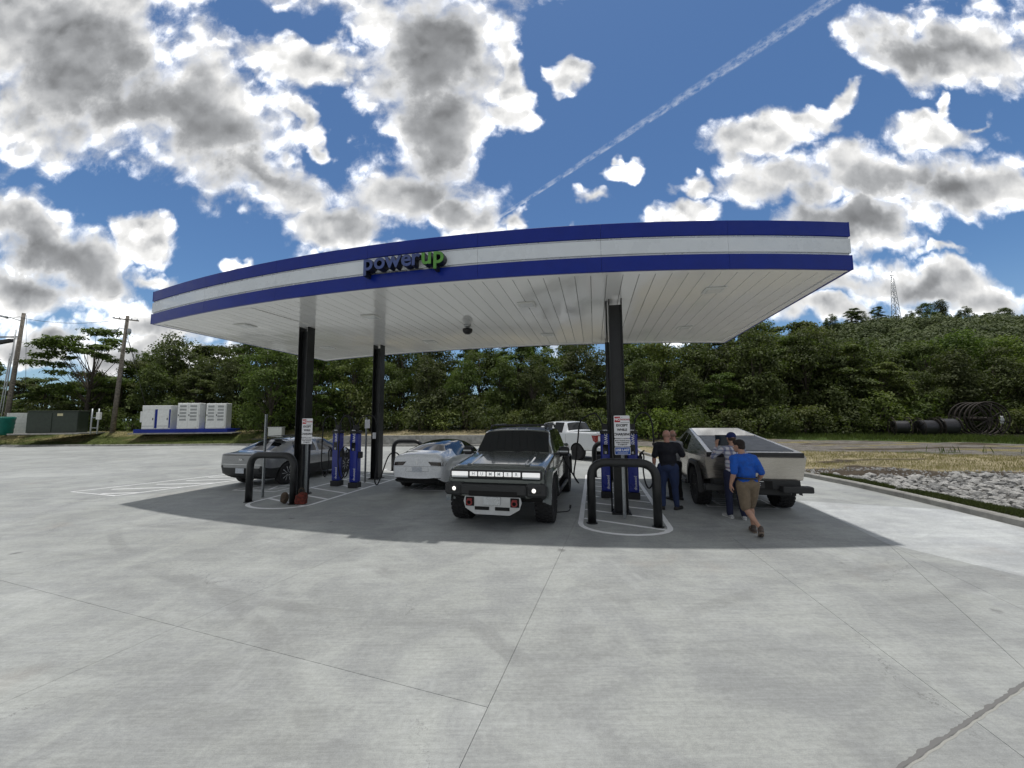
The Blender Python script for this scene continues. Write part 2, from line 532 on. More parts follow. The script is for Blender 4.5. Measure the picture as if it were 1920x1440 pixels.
    h = t.math('ADD', t.math('MULTIPLY', broom, .9), t.math('MULTIPLY', fine, .6))
    t.l.new(t.math('ADD', h, t.math('MULTIPLY', speck, .5)), bn.inputs['Height'])
    t.l.new(bn.outputs[0], b.inputs['Normal'])
    return m

M = {}
M['concrete'] = concrete('concrete', (.330, .344, .344))
M['concrete_new'] = concrete('concrete_new', (.455, .475, .49))
M['kerb'] = varied('kerb_concrete', (.31, .305, .285), .16, 3, .85, bump=.5, dirt=(.12, .11, .09))
M['joint'] = principled('joint', (.17, .17, .17), .95)
M['cream_joint'] = principled('joint_sealant', (.40, .40, .37), .9)
M['white_paint'] = varied('white_road_paint', (.84, .85, .86), .03, 6, .6, bump=.3, dirt=(.62, .62, .61))
M['blue'] = varied('blue_aluminium', (.003, .020, .24), .05, 3, .34, coat=.05, spec=.3, rvar=.04)
M['fascia_white'] = varied('white_aluminium', (.70, .74, .78), .02, 2, .28, coat=.4, rvar=.05)
M['trim_grey'] = varied('silver_trim', (.50, .52, .54), .04, 3, .3, metal=.6)
M['black_steel'] = varied('black_painted_steel', (.012, .013, .014), .25, 5, .38, rvar=.08)
M['galv'] = varied('galvanised_steel', (.38, .40, .41), .12, 30, .42, metal=.8)
M['rubber'] = varied('black_rubber', (.016, .016, .017), .2, 25, .7)
M['black_plastic'] = varied('black_plastic', (.018, .018, .020), .2, 15, .45)
M['soffit'] = None
def soffit_mat():
    m = principled('glossy_white_soffit', (.88, .88, .87), .10, 0, .0, .55)
    t = NT(m.node_tree); b = t.n['Principled BSDF']
    geo = t.new('ShaderNodeNewGeometry'); P = geo.outputs['Position']
    bn = t.new('ShaderNodeBump'); bn.inputs['Strength'].default_value = .35; bn.inputs['Distance'].default_value = .02
    t.l.new(t.noise(t.mapping(P, (0, 0, 0), (0, 0, -AXZ), (2.2, .7, 1)), 1.0, 2, .5), bn.inputs['Height'])
    t.l.new(bn.outputs[0], b.inputs['Normal'])
    t.l.new(t.ramp(t.noise(P, 1.5, 3, .5), .3, .7, .07, .15), b.inputs['Roughness'])
    oi = t.new('ShaderNodeObjectInfo')
    t.l.new(t.vmath('SCALE', t.vmath('ADD', (0, 0, 0), (.88, .88, .87)), t.math('MULTIPLY_ADD', oi.outputs['Random'], .05, .97)), b.inputs['Base Color'])
    return m
M['soffit'] = soffit_mat()
M['soffit_dark'] = principled('soffit_backing', (.78, .78, .77), .6)
M['white_metal'] = varied('white_enamel', (.78, .79, .77), .04, 5, .4, dirt=(.55, .53, .47))
M['cream_metal'] = varied('pale_grey_enamel', (.68, .69, .65), .04, 5, .42, dirt=(.5, .48, .42))
M['vent_grey'] = principled('vent_grey', (.16, .17, .18), .6)
M['green_metal'] = varied('dark_green_enamel', (.028, .040, .028), .15, 4, .5)
M['teal_plastic'] = varied('teal_plastic', (.0, .13, .10), .1, 4, .5)
M['wood_pole'] = varied('weathered_pole_wood', (.17, .15, .125), .3, 6, .9, bump=.6, bscale=25)
M['wire'] = principled('wire', (.03, .03, .03), .6)
M['lens'] = principled('lamp_lens', (.75, .77, .78), .25, 0, .3)
M['led'] = principled('lamp_lit', (.9, .9, .9), .3, emit=(1, .97, .9), emit_s=4.0)

# ------------------------------------------------------------------ terrain
KERB_R = [(8.6, -14), (9.05, -4), (9.3, 2), (9.5, 6), (9.60, 7.44), (9.82, 8.68), (10.05, 10.08), (10.25, 11.86), (10.29, 13.6), (9.95, 15.6), (9.2, 17.6), (8.2, 19.4), (7.5, 20.9), (7.55, 23.0), (8.2, 26.0), (8.7, 28.6), (9.0, 30.6)]
KERB_B = [(9.0, 30.6), (2.0, 30.4), (-3.7, 30.3), (-9.0, 30.7), (-14.5, 31.4), (-19, 33.0), (-25.2, 33.9), (-35, 33.9), (-45, 34.6), (-60, 36), (-90, 40)]

def kerb_x(y):
    pts = KERB_R
    if y <= pts[0][1]: return pts[0][0]
    for a, b in zip(pts, pts[1:]):
        if a[1] <= y <= b[1]:
            return a[0] + (b[0] - a[0]) * (y - a[1]) / (b[1] - a[1])
    return pts[-1][0]

def kerb_y(x):
    pts = KERB_B
    if x >= pts[0][0]: return pts[0][1]
    for a, b in zip(pts, pts[1:]):
        if b[0] <= x <= a[0]:
            return a[1] + (b[1] - a[1]) * (x - a[0]) / (b[0] - a[0])
    return pts[-1][1]

def ground_z(x, y):
    """Height of the natural ground (the paved lot is flat at 0)."""
    kx, ky = kerb_x(y), kerb_y(x)
    inside_x = kx - x; inside_y = ky - y
    if inside_x > -.22 and inside_y > -.22:
        z = -.12
    else:
        d = max(-inside_x, -inside_y) - .22
        if -inside_y > -inside_x or (inside_x > 0):
            # behind the lot
            wall = smoothstep(-15.6, -13.6, x) * (1 - smoothstep(3.5, 8, x))
            bank = .10 + 1.05 * smoothstep(.3, 3.4, d)
            plate = -.12 + .98 * smoothstep(.42, .75, d) + .30 * smoothstep(1, 6, d)
            z = bank * (1 - wall) + plate * wall
            r = smoothstep(3, 14, x)
            z = z * (1 - r) + (.12 + .25 * smoothstep(0, 9, d)) * r
        else:
            z = .12 + .16 * smoothstep(2, 14, d) - .10 * smoothstep(.2, 1.3, d) * (1 - smoothstep(2.2, 4.2, d)) * (1 if y < 14 else 0)
            z += .10 * smoothstep(30, 36, y)
        n = mnoise.noise(Vector((x * .35, y * .35, 0))) * .05 + mnoise.noise(Vector((x * 1.4, y * 1.4, 3))) * .02
        z += n * smoothstep(.4, 1.6, d)
    if y > 50:
        h = 57 * math.exp(-((x - 262) / 170.0) ** 2) * smoothstep(75, 238, y) ** 1.15 * (1 - .35 * smoothstep(300, 520, y))
        h += 9 * mnoise.noise(Vector((x * .012, y * .012, 1))) * smoothstep(90, 200, y) * smoothstep(-60, 160, x)
        z = max(z, z + h)
    return z

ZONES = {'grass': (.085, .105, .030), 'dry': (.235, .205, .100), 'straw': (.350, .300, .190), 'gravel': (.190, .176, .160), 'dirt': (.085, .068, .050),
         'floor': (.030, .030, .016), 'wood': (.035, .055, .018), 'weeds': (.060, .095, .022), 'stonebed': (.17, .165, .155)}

def zone(x, y):
    kx, ky = kerb_x(y), kerb_y(x)
    n = mnoise.noise(Vector((x * .30, y * .30, 5))) * 1.1 + mnoise.noise(Vector((x * 1.1, y * 1.1, 2))) * .45
    if y > 60: return 'wood'
    if x < 9.0:
        d = y - ky
        if x < -15.6:
            if d < 1.5 + n * .5: return 'grass'
            if d < 3.4 + n: return 'dry' if n > -.2 else 'grass'
            if d < 6.8 + n * .6: return 'straw' if mnoise.noise(Vector((x * .5, y * .9, 9))) > -.12 else 'grass'
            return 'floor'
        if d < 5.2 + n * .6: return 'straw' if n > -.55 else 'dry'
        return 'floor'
    d = x - kx
    q = y * .93 + (x - 10) * .62       # bands run slantwise across the view
    if y < 13.2 + n * .5 and q < 15.3 + n * .4:
        if d < .75 + n * .3 - .09 * max(0, y - 8): return 'grass' if n > -.25 else 'dirt'
        return 'stonebed'
    if q < 15.3 + 1.3 + n * .7 and y < 15: return 'dirt'
    if q < 24.0 + n * .8: return 'straw' if mnoise.noise(Vector((x * .4, y * .9, 19))) > -.30 else 'dirt'
    if q < 25.5: return 'weeds' if n > .1 else 'gravel'
    if q < 36.5 + n * .9:
        m_ = mnoise.noise(Vector((x * .22, y * .8, 15)))
        return 'dirt' if m_ > .30 else ('dry' if m_ < -.34 else 'gravel')
    if q < 46: return 'weeds'
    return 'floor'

def grid_mesh(name, xs, ys, mat, colour=True):
    nx, ny = len(xs), len(ys)
    v = [(x, y, ground_z(x, y)) for y in ys for x in xs]
    f = [(j * nx + i, j * nx + i + 1, (j + 1) * nx + i + 1, (j + 1) * nx + i) for j in range(ny - 1) for i in range(nx - 1)]
    me = bpy.data.meshes.new(name); me.from_pydata(v, [], f)
    me.polygons.foreach_set('use_smooth', [True] * len(f))
    at = me.color_attributes.new('zone', 'FLOAT_COLOR', 'POINT')
    cols = []
    for (x, y, z) in v:
        c = ZONES[zone(x, y)]; cols += [*c, 1.0]
    at.data.foreach_set('color', cols)
    me.materials.append(mat); me.update()
    return me

def ground_mat():
    m = principled('ground_cover', (.1, .1, .05), .95, spec=.2)
    t = NT(m.node_tree); b = t.n['Principled BSDF']
    geo = t.new('ShaderNodeNewGeometry'); P = geo.outputs['Position']
    at = t.new('ShaderNodeAttribute'); at.attribute_name = 'zone'
    n1 = t.noise(P, 2.2, 8, .72); n2 = t.noise(P, 26, 6, .7)
    straws = t.noise(t.mapping(P, (0, 0, 0), (0, 0, .5), (12, 70, 12)), 1.0, 4, .7)
    k = t.math('MULTIPLY', t.math('MULTIPLY_ADD', t.ramp(n1, .28, .72), .7, .62), t.math('MULTIPLY_ADD', t.ramp(n2, .3, .7), .6, .7))
    k = t.math('MULTIPLY', k, t.math('MULTIPLY_ADD', t.ramp(straws, .3, .7), .5, .75))
    c = t.vmath('SCALE', at.outputs['Color'], k)
    g = t.math('MULTIPLY', t.ramp(t.noise(P, .9, 6, .7), .52, .66), .35)
    c = t.mix(g, c, (.07, .085, .028))
    t.l.new(c, b.inputs['Base Color'])
    bn = t.new('ShaderNodeBump'); bn.inputs['Strength'].default_value = 1.0; bn.inputs['Distance'].default_value = .06
    t.l.new(t.math('ADD', n2, n1), bn.inputs['Height']); t.l.new(bn.outputs[0], b.inputs['Normal'])
    return m
M['ground'] = ground_mat()

def frange(a, b, st):
    out = []; x = a
    while x < b - 1e-6:
        out.append(x); x += st
    out.append(b)
    return out

gx = frange(-900, -100, 80) + frange(-100, -62, 4)[1:] + frange(-62, 9, 1.0)[1:] + frange(9, 30, .35)[1:] + frange(30, 60, 1.0)[1:] + frange(60, 400, 10)[1:] + frange(400, 1400, 100)[1:]
gy = frange(-400, -20, 38) + frange(-20, 6, 2.0)[1:] + frange(6, 40, .35)[1:] + frange(40, 60, 1.5)[1:] + frange(60, 420, 10)[1:] + frange(420, 1800, 92)[1:]
tag(mesh_obj('ground', grid_mesh('ground', gx, gy, M['ground'])), kind='structure')

# ------------------------------------------------------------------ paved lot in cast slabs
lot_root = tag(empty('concrete_lot'), kind='structure')
lot_root['label'] = 'broom finished concrete forecourt cast in large slabs'
outline = [(p[0], p[1]) for p in KERB_R] + [(p[0], p[1]) for p in KERB_B[1:]] + [(-90, -14)]

def clip_poly(poly, a, b, keep):
    """Part of poly on one side of the line a-b (keep=+1 left, -1 right)."""
    ax, ay = a; bx, by = b
    def side(p): return keep * ((bx - ax) * (p[1] - ay) - (by - ay) * (p[0] - ax))
    out = []
    n = len(poly)
    for i in range(n):
        p, q = poly[i], poly[(i + 1) % n]
        sp, sq = side(p), side(q)
        if sp >= 0: out.append(p)
        if sp * sq < 0:
            t = sp / (sp - sq)
            out.append((p[0] + (q[0] - p[0]) * t, p[1] + (q[1] - p[1]) * t))
    return out

def bm_from(poly):
    bm = bmesh.new()
    vs = [bm.verts.new((x, y, 0)) for x, y in poly]
    bm.faces.new(vs); bm.normal_update()
    return bm

def cut(polys, a, b, where=None):
    """Cut every (possibly concave) slab crossing the line a-b; where limits it to slabs whose middle passes the test."""
    res = []
    for poly, m in polys:
        cx = sum(p[0] for p in poly) / len(poly); cy = sum(p[1] for p in poly) / len(poly)
        if where and not where(cx, cy):
            res.append((poly, m)); continue
        L = clip_poly(poly, a, b, 1); Rr = clip_poly(poly, a, b, -1)
        for pp in (L, Rr):
            if len(pp) >= 3:
                ar = abs(sum(pp[i][0] * pp[(i + 1) % len(pp)][1] - pp[(i + 1) % len(pp)][0] * pp[i][1] for i in range(len(pp)))) / 2
                if ar > .02: res.append((pp, m))
    return res

# first the joints between pours, then the sawn ones
A_, B_ = (7.07, 9.46), (6.21, 6.60)
zones_ = [(outline, 'concrete')]
# right-hand pour, paler: beyond the line B-A going back and beyond B-(6.73,5.29) coming forward
zones_ = cut(zones_, (6.21, 6.60), (7.07, 9.46))
zz = []
for poly, m in zones_:
    cx = sum(p[0] for p in poly) / len(poly)
    zz.append((poly, 'concrete_new' if cx > 7.3 else m))
zones_ = zz
right = [z for z in zones_ if z[1] == 'concrete_new']; left = [z for z in zones_ if z[1] != 'concrete_new']
right = cut(right, (6.21, 6.60), (7.7, 2.6))
right = [(p, 'concrete_new' if sum(q[0] for q in p) / len(p) > 7.9 else 'concrete') for p, m in right]
r2 = []
for p, m in right:
    if m == 'concrete_new':
        for pp, mm in cut([(p, m)], (7.33, 9.9), (9.3, 9.1)):
            cy = sum(q[1] for q in pp) / len(pp)
            far_ = cy > 10.5
            r2 += [(pp, 'concrete' if far_ else mm)]
    else:
        r2.append((p, m))
right = r2
left = cut(left, (-.37, 2.45), (.95, 7.0))                                   # long joint running away
left = cut(left, (-5.8, 9.12), (6.2, 6.62), None)                            # joint along the front of the islands
left = cut(left, (-3.89, 3.12), (-3.01, 5.48), lambda x, y: x < 0)
left = cut(left, (-4.76, 4.65), (-1.75, 3.59), lambda x, y: x < 0 and y < 8)
left = cut(left, (3.82, 6.74), (3.31, 3.54), lambda x, y: x > .2 and y < 8)
left = cut(left, (6.21, 6.60), (4.31, 3.49), lambda x, y: x > 2.8 and y < 8)
left = cut(left, (2.35, 2.53), (4.17, 3.30), lambda x, y: x > .2 and y < 6)
for k in range(1, 5):
    a = Vector((0, 0, 0)) + NX * (-4.6 * k + 1.2)
    left = cut(left, (a.x, a.y), (a.x + AX.x, a.y + AX.y), lambda x, y: y > 8.5)
for k in range(1, 4):
    a = AX * (9 + 5.2 * k)
    left = cut(left, (a.x, a.y), (a.x - NX.x, a.y - NX.y), lambda x, y: y > 8.5)

def add_slab(poly, mat):
    # pull the outline in by half a joint
    n = len(poly)
    cx = sum(p[0] for p in poly) / n; cy = sum(p[1] for p in poly) / n
    bm = bmesh.new()
    vs = [bm.verts.new((x, y, 0)) for x, y in poly]
    try:
        f = bm.faces.new(vs)
    except ValueError:
        bm.free(); return
    bm.normal_update()
    if f.normal.z < 0: bmesh.ops.reverse_faces(bm, faces=[f])
    bmesh.ops.inset_region(bm, faces=[f], thickness=.002, use_even_offset=True, use_boundary=True)
    for e in [g for g in bm.faces if g is not f]:
        bm.faces.remove(e)
    bmesh.ops.delete(bm, geom=[v for v in bm.verts if not v.link_faces], context='VERTS')
    r = bmesh.ops.extrude_face_region(bm, geom=[f])
    for g in r['geom']:
        if isinstance(g, bmesh.types.BMVert): g.co.z -= .05
    bmesh.ops.recalc_face_normals(bm, faces=bm.faces)
    bmesh.ops.triangulate(bm, faces=[g for g in bm.faces if len(g.verts) > 4])
    me = bpy.data.meshes.new('slab'); bm.to_mesh(me); bm.free()
    me.materials.append(mat)
    mesh_obj('slab', me, lot_root)

for poly, m in left + right:
    # weld out nearly repeated points
    q = []
    for p in poly:
        if not q or (abs(p[0] - q[-1][0]) + abs(p[1] - q[-1][1])) > .02: q.append(p)
    if len(q) >= 3: add_slab(q, M[m])
base = MB().quad((-90, -14, -.008), (10.2, -14, -.008), (10.2, 30, -.008), (-90, 34, -.008))
base.build('joint_filler', M['joint'], lot_root)

# old sealed joint at the near right corner: dark ragged stain and a pale bead
jr = random.Random(5)
a0, a1 = Vector((2.10, 2.43, 0)), Vector((4.25, 3.335, 0)); dj = (a1 - a0).normalized(); nj = Vector((-dj.y, dj.x, 0))
vs = []; fs = []; N_ = 90
for i in range(N_ + 1):
    p = a0.lerp(a1, i / N_); f = mnoise.noise(Vector((i * .17, 3, 0))) * .5 + .5
    wl = .008 + .045 * max(0, f - .45) + jr.uniform(0, .010); wr = .006 + jr.uniform(0, .006)
    vs += [p + nj * wl + Vector((0, 0, .0035)), p - nj * wr + Vector((0, 0, .0035))]
for i in range(N_): fs.append((2 * i, 2 * i + 1, 2 * i + 3, 2 * i + 2))
MB().add(vs, fs).build('joint_stain', principled('joint_stain', (.17, .17, .168), .9), lot_root)
vs = []; fs = []
for i in range(N_ + 1):
    p = a0.lerp(a1, i / N_) - nj * (.016 + .003 * math.sin(i * .8)); h_ = .006 + .002 * jr.random()
    vs += [p + nj * .007 + Vector((0, 0, .001)), p + Vector((0, 0, h_)), p - nj * .007 + Vector((0, 0, .001))]
for i in range(N_):
    for k in (0, 1): fs.append((3 * i + k, 3 * i + k + 1, 3 * i + k + 4, 3 * i + k + 3))
MB().add(vs, fs).build('joint_sealant', M['cream_joint'], lot_root)

# kerbs in cast lengths, with butt joints
def kerb_run(pts, name, label, side=1, seg=3.0):
    root = thing(name, label, 'kerb')
    # resample
    L = []; tot = 0
    for a, b in zip(pts, pts[1:]):
        L.append((tot, Vector((*a, 0)), Vector((*b, 0)))); tot += (Vector(b) - Vector(a)).length
    def at(s):
        s = max(0, min(tot - 1e-4, s))
        for (t0, a, b) in L:
            d = (b - a).length
            if t0 <= s <= t0 + d: return a + (b - a) * ((s - t0) / d), (b - a).normalized()
        return L[-1][2], (L[-1][2] - L[-1][1]).normalized()
    n = int(tot / seg)
    prof = [(0, -.03), (.0, .115), (.025, .14), (.15, .145), (.16, -.03)]
    for k in range(n):
        s0, s1 = k * tot / n + .006, (k + 1) * tot / n - .006
        mb = MB(); rings = []
        steps = 5
        vs = []
        for j in range(steps + 1):
            p, d = at(s0 + (s1 - s0) * j / steps)
            nn = Vector((d.y, -d.x, 0)) * side
            for (o, z) in prof: vs.append(p + nn * o + Vector((0, 0, z)))
        m_ = len(prof); fs = []
        for j in range(steps):
            for i in range(m_ - 1):
                fs.append((j * m_ + i, j * m_ + i + 1, (j + 1) * m_ + i + 1, (j + 1) * m_ + i))
        fs.append(tuple(range(m_))); fs.append(tuple(steps * m_ + i for i in range(m_)))
        mb.add(vs, fs)
        mb.build('kerb_length', M['kerb'], root)
    return root
kerb_run(KERB_R, 'kerb', 'grey concrete kerb curving between the pale slabs and the white rocks')
kerb_run(KERB_B, 'kerb', 'low concrete kerb along the far side of the lot before the grass bank', seg=4.0)

# low retaining wall across the back, its left end sloping down
wl = thing('retaining_wall', 'low grey concrete retaining wall behind the parked cars', 'wall')
def wall_top(x):
    return .14 + .72 * smoothstep(-16.2, -13.8, x)
xs = frange(-16.4, 3.8, 2.02)
for a, b in zip(xs, xs[1:]):
    a += .004; b -= .004
    def off(x): return kerb_y(x) + .17
    vs = []
    for x in (a, (a + b) / 2, b):
        y = off(x); t = wall_top(x)
        vs += [(x, y, 0), (x, y, t - .02), (x, y + .02, t), (x, y + .20, t), (x, y + .20, 0)]
    fs = []
    for j in range(2):
        for i in range(4): fs.append((j * 5 + i, j * 5 + i + 1, j * 5 + 5 + i + 1, j * 5 + 5 + i))
    fs += [(0, 1, 2, 3, 4), (10, 11, 12, 13, 14)]
    MB().add(vs, fs).build('panel', M['kerb'], wl)

# ---- painted markings (thin sheets, 4 mm above the slabs)
def stripe(mb, a, b, w, z=.004):
    a = Vector((*a, z)); b = Vector((*b, z)); d = (b - a).normalized(); n = Vector((-d.y, d.x, 0)) * w / 2
    mb.quad(a - n, b - n, b + n, a + n)

def path_stripe(mb, pts, w, z=.004, closed=False):
    P = [Vector((*p, z)) for p in pts]; n = len(P); L = []; Rr = []
    for i in range(n):
        a = P[(i - 1) % n] if (closed or i > 0) else P[i]
        b = P[(i + 1) % n] if (closed or i < n - 1) else P[i]
        d = (b - a).normalized(); nn = Vector((-d.y, d.x, 0)) * w / 2
        L.append(P[i] + nn); Rr.append(P[i] - nn)
    m = n if closed else n - 1
    for i in range(m):
        j = (i + 1) % n
        mb.quad(Rr[i], Rr[j], L[j], L[i])

def island(root_c, length, width, label_root):
    """Hatched no-parking island with a rounded near end, drawn in bay axes."""
    c = Vector((*root_c, 0)); h = width / 2
    pts = []
    for k in range(13):
        t = math.pi + math.pi * k / 12
        # flattened round nose
        p = c + NX * (h * math.cos(t)) + AX * (.55 + .62 * math.sin(t))
        pts.append((p.x, p.y))
    far_ = [c + NX * h + AX * length, c - NX * h + AX * length]
    pts += [(p.x, p.y) for p in far_]
    mb = MB(); path_stripe(mb, pts, .105, closed=True)
    mb.build('outline_marking', M['white_paint'], label_root)
    k = 0; s = .35
    while s < length - .2:
        a = c - NX * (h - .06) + AX * (s + .62); b = c + NX * (h - .06) + AX * (s)
        a2 = a
        if s + .62 > length - .05:
            f = (length - .05 - s) / .62
            a2 = b + (a - b) * f
        mb = MB(); stripe(mb, (a2.x, a2.y), (b.x, b.y), .10, .0045)
        mb.build('hatch_line', M['white_paint'], label_root)
        s += .82
mark = tag(empty('painted_markings'), kind='structure')
mark['label'] = 'white painted island outlines and hatching'
island((2.08, 7.28), 7.4, 1.70, mark)
island((-6.05, 9.62), 7.2, 1.75, mark)
# hatched triangle-like strip at the left
q = [(-13.47, 11.99), (-11.44, 11.31), (-10.06, 13.72), (-9.2, 15.6), (-11.35, 15.6)]
mb = MB(); path_stripe(mb, q, .10, closed=True); mb.build('outline_marking', M['white_paint'], mark)
for (a, b) in [((-12.20, 11.65), (-11.18, 11.75)), ((-12.64, 12.37), (-10.62, 12.70)), ((-12.05, 13.27), (-10.20, 13.45)), ((-11.70, 14.05), (-9.95, 14.30)), ((-11.5, 14.8), (-9.6, 15.0))]:
    mb = MB(); stripe(mb, a, b, .10, .0045); mb.build('hatch_line', M['white_paint'], mark)
# stencilled boxes on the bay floors, partly under the cars
def stencil(c, w, l):
    c = Vector((*c, 0)); mb = MB()
    pts = [c + NX * sx * w / 2 + AX * sy * l / 2 for sx, sy in ((-1, -1), (1, -1), (1, 1), (-1, 1))]
    path_stripe(mb, [(p.x, p.y) for p in pts], .09, closed=True)
    for k, (a, b) in enumerate((((-.3, -.25), (-.3, .25)), ((-.3, -.25), (-.08, -.25)), ((-.3, 0), (-.12, 0)), ((-.3, .25), (-.08, .25)), ((.08, .25), (.2, -.25)), ((.2, -.25), (.32, .25)))):
        p = c + NX * a[0] * w + AX * a[1] * l; q2 = c + NX * b[0] * w + AX * b[1] * l
        stripe(mb, (p.x, p.y), (q2.x, q2.y), .09, .0045 + .0006 * (k + 1))
    mb.build('stencil_marking', M['white_paint'], mark)
stencil((-2.25, 12.2), 1.5, 1.0)
stencil((-7.75, 12.4), 1.5, 1.0)
stencil((5.5, 9.75), 1.5, 1.0)

# ------------------------------------------------------------------ canopy
CZ = 4.85
P0, P1, P2 = Vector((6.39, 7.04, 0)), Vector((-1.8, 6.3, 0)), Vector((-10.12, 10.66, 0))
BACK = Vector((1.50, 7.05, 0))
def front(t): return P0 * (1 - t) ** 2 + P1 * 2 * t * (1 - t) + P2 * t * t
def front_n(t):
    d = (P1 - P0) * (1 - t) + (P2 - P1) * t; d.normalize()
    return Vector((-d.y, d.x, 0)) * (1 if -d.x * -1 < 0 else 1)
def outn(t):
    d = (P1 - P0) * (1 - t) + (P2 - P1) * t; d.normalize()
    n = Vector((d.y, -d.x, 0))
    if n.y > 0: n = -n
    return n
canopy = thing('station_canopy', 'long curved charging station canopy with blue and white fascia and white underside', 'canopy')

def sweep(pts, nrm, z0, z1, d0, d1, name, mat, bev=.006):
    """Band with outward offset d1, back face at offset d0."""
    vs = []; fs = []
    prof = [(d0, z0), (d1 - bev, z0), (d1, z0 + bev), (d1, z1 - bev), (d1 - bev, z1), (d0, z1)]
    m_ = len(prof)
    for p, n in zip(pts, nrm):
        for (d, z) in prof: vs.append(p + n * d + Vector((0, 0, z)))
    for j in range(len(pts) - 1):
        for i in range(m_):
            k = (i + 1) % m_
            fs.append((j * m_ + i, j * m_ + k, (j + 1) * m_ + k, (j + 1) * m_ + i))
    fs.append(tuple(range(m_))); fs.append(tuple((len(pts) - 1) * m_ + i for i in range(m_)))
    return MB().add(vs, fs).build(name, mat, canopy)

BANDS = [('fascia_panel', 0, .285, .035, 'blue'), ('trim_strip', .288, .325, .012, 'trim_grey'), ('fascia_panel', .328, .610, .026, 'fascia_white'),
         ('trim_strip', .613, .650, .012, 'trim_grey'), ('fascia_panel', .653, .935, .030, 'blue')]
NSEG = 7
for (nm, a, b, d, mt_) in BANDS:
    for k in range(NSEG):
        t0, t1 = k / NSEG, (k + 1) / NSEG
        e = .00012
        ts = [t0 + e + (t1 - t0 - 2 * e) * j / 5 for j in range(6)]
        sweep([front(t) for t in ts], [outn(t) for t in ts], CZ + a, CZ + b, -.02, d, nm, M[mt_])
    for k in range(NSEG):   # back, parallel to the front
        t0, t1 = k / NSEG, (k + 1) / NSEG
        ts = [t0 + (t1 - t0) * j / 5 for j in range(6)]
        sweep([front(t) + BACK for t in ts], [-outn(t) for t in ts], CZ + a, CZ + b, -.02, d, nm, M[mt_])
    for (p, s) in ((P0, 1), (P2, -1)):
        n = Vector((BACK.y, -BACK.x, 0)).normalized() * s
        for k in range(3):
            pa = p + BACK * (k / 3 + .0004); pb = p + BACK * ((k + 1) / 3 - .0004)
            sweep([pa, pb], [n, n], CZ + a, CZ + b, -.02, d, nm, M[mt_])
# corner caps
for p, n in ((P0, (outn(0) + Vector((BACK.y, -BACK.x, 0)).normalized())), (P2, outn(1) - Vector((BACK.y, -BACK.x, 0)).normalized()),
             (P0 + BACK, (-outn(0) + Vector((BACK.y, -BACK.x, 0)).normalized())), (P2 + BACK, (-outn(1) - Vector((BACK.y, -BACK.x, 0)).normalized()))):
    for (nm, a, b, d, mt_) in BANDS:
        if nm != 'fascia_panel': continue
        pp = p + n * (d * .45)
        MB().box((pp.x, pp.y, CZ + (a + b) / 2), (d * 1.05, d * 1.05, b - a - .002), rz=AXZ).build('corner_cap', M[mt_], canopy)

# perimeter frame of the underside
def ring_strip(z0, z1, w, mat, name):
    N = 40
    fr = [front(i / N) for i in range(N + 1)]
    for (pts, inn) in ((fr, [-outn(i / N) for i in range(N + 1)]), ([p + BACK for p in fr], [outn(i / N) for i in range(N + 1)])):
        sweep([p + n * .021 for p, n in zip(pts, inn)], inn, z0, z1, 0, w, name, mat)
    for p, s in ((P0, -1), (P2, 1)):
        n = Vector((BACK.y, -BACK.x, 0)).normalized() * s
        pa = p + BACK * .024 + n * .021; pb = p + BACK * (1 - .024) + n * .021
        sweep([pa, pb], [n, n], z0 + .001, z1, 0, w, name, mat)
ring_strip(CZ + .004, CZ + .06, .15, M['soffit'], 'edge_frame')

# soffit panels
def front_at_c(c):
    lo, hi = 0.0, 1.0     # t=0 has the largest c
    for _ in range(40):
        mid = (lo + hi) / 2
        if front(mid).dot(NX) > c: lo = mid
        else: hi = mid
    return front((lo + hi) / 2)
cmax = P0.dot(NX) - .20; cmin = P2.dot(NX) + .20
NP = 54
w = (cmax - cmin) / NP
for k in range(NP):
    c0 = cmin + k * w + .003; c1 = cmin + (k + 1) * w - .003
    a, b = front_at_c(c0), front_at_c(c1)
    s = BACK * .0205; e = BACK * (1 - .0205)
    z = CZ + .022
    mb = MB()
    q0, q1, q2, q3 = a + s, b + s, b + e, a + e
    bv = Vector((NX.x, NX.y, 0)) * .004
    up = Vector((0, 0, .03)); zz_ = Vector((0, 0, z))
    vs = [q0 + zz_ + bv, q1 + zz_ - bv, q2 + zz_ - bv, q3 + zz_ + bv, q0 + zz_ + up, q1 + zz_ + up, q2 + zz_ + up, q3 + zz_ + up]
    mb.add(vs, [(0, 1, 2, 3), (4, 5, 6, 7), (0, 1, 5, 4), (1, 2, 6, 5), (2, 3, 7, 6), (3, 0, 4, 7)])
    mb.build('soffit_panel', M['soffit'], canopy)
N = 30
ring = [front(i / N) for i in range(N + 1)] + [front(i / N) + BACK for i in range(N, -1, -1)]
cen = sum(ring, Vector()) / len(ring)
ring_in = [cen + (p - cen) * .997 for p in ring]
MB().prism([(p.x, p.y) for p in ring_in], CZ + .056, CZ + .09).build('backing_deck', M['soffit_dark'], canopy)
MB().prism([(p.x, p.y) for p in ring_in], CZ + .80, CZ + .84).build('roof_deck', M['white_metal'], canopy)

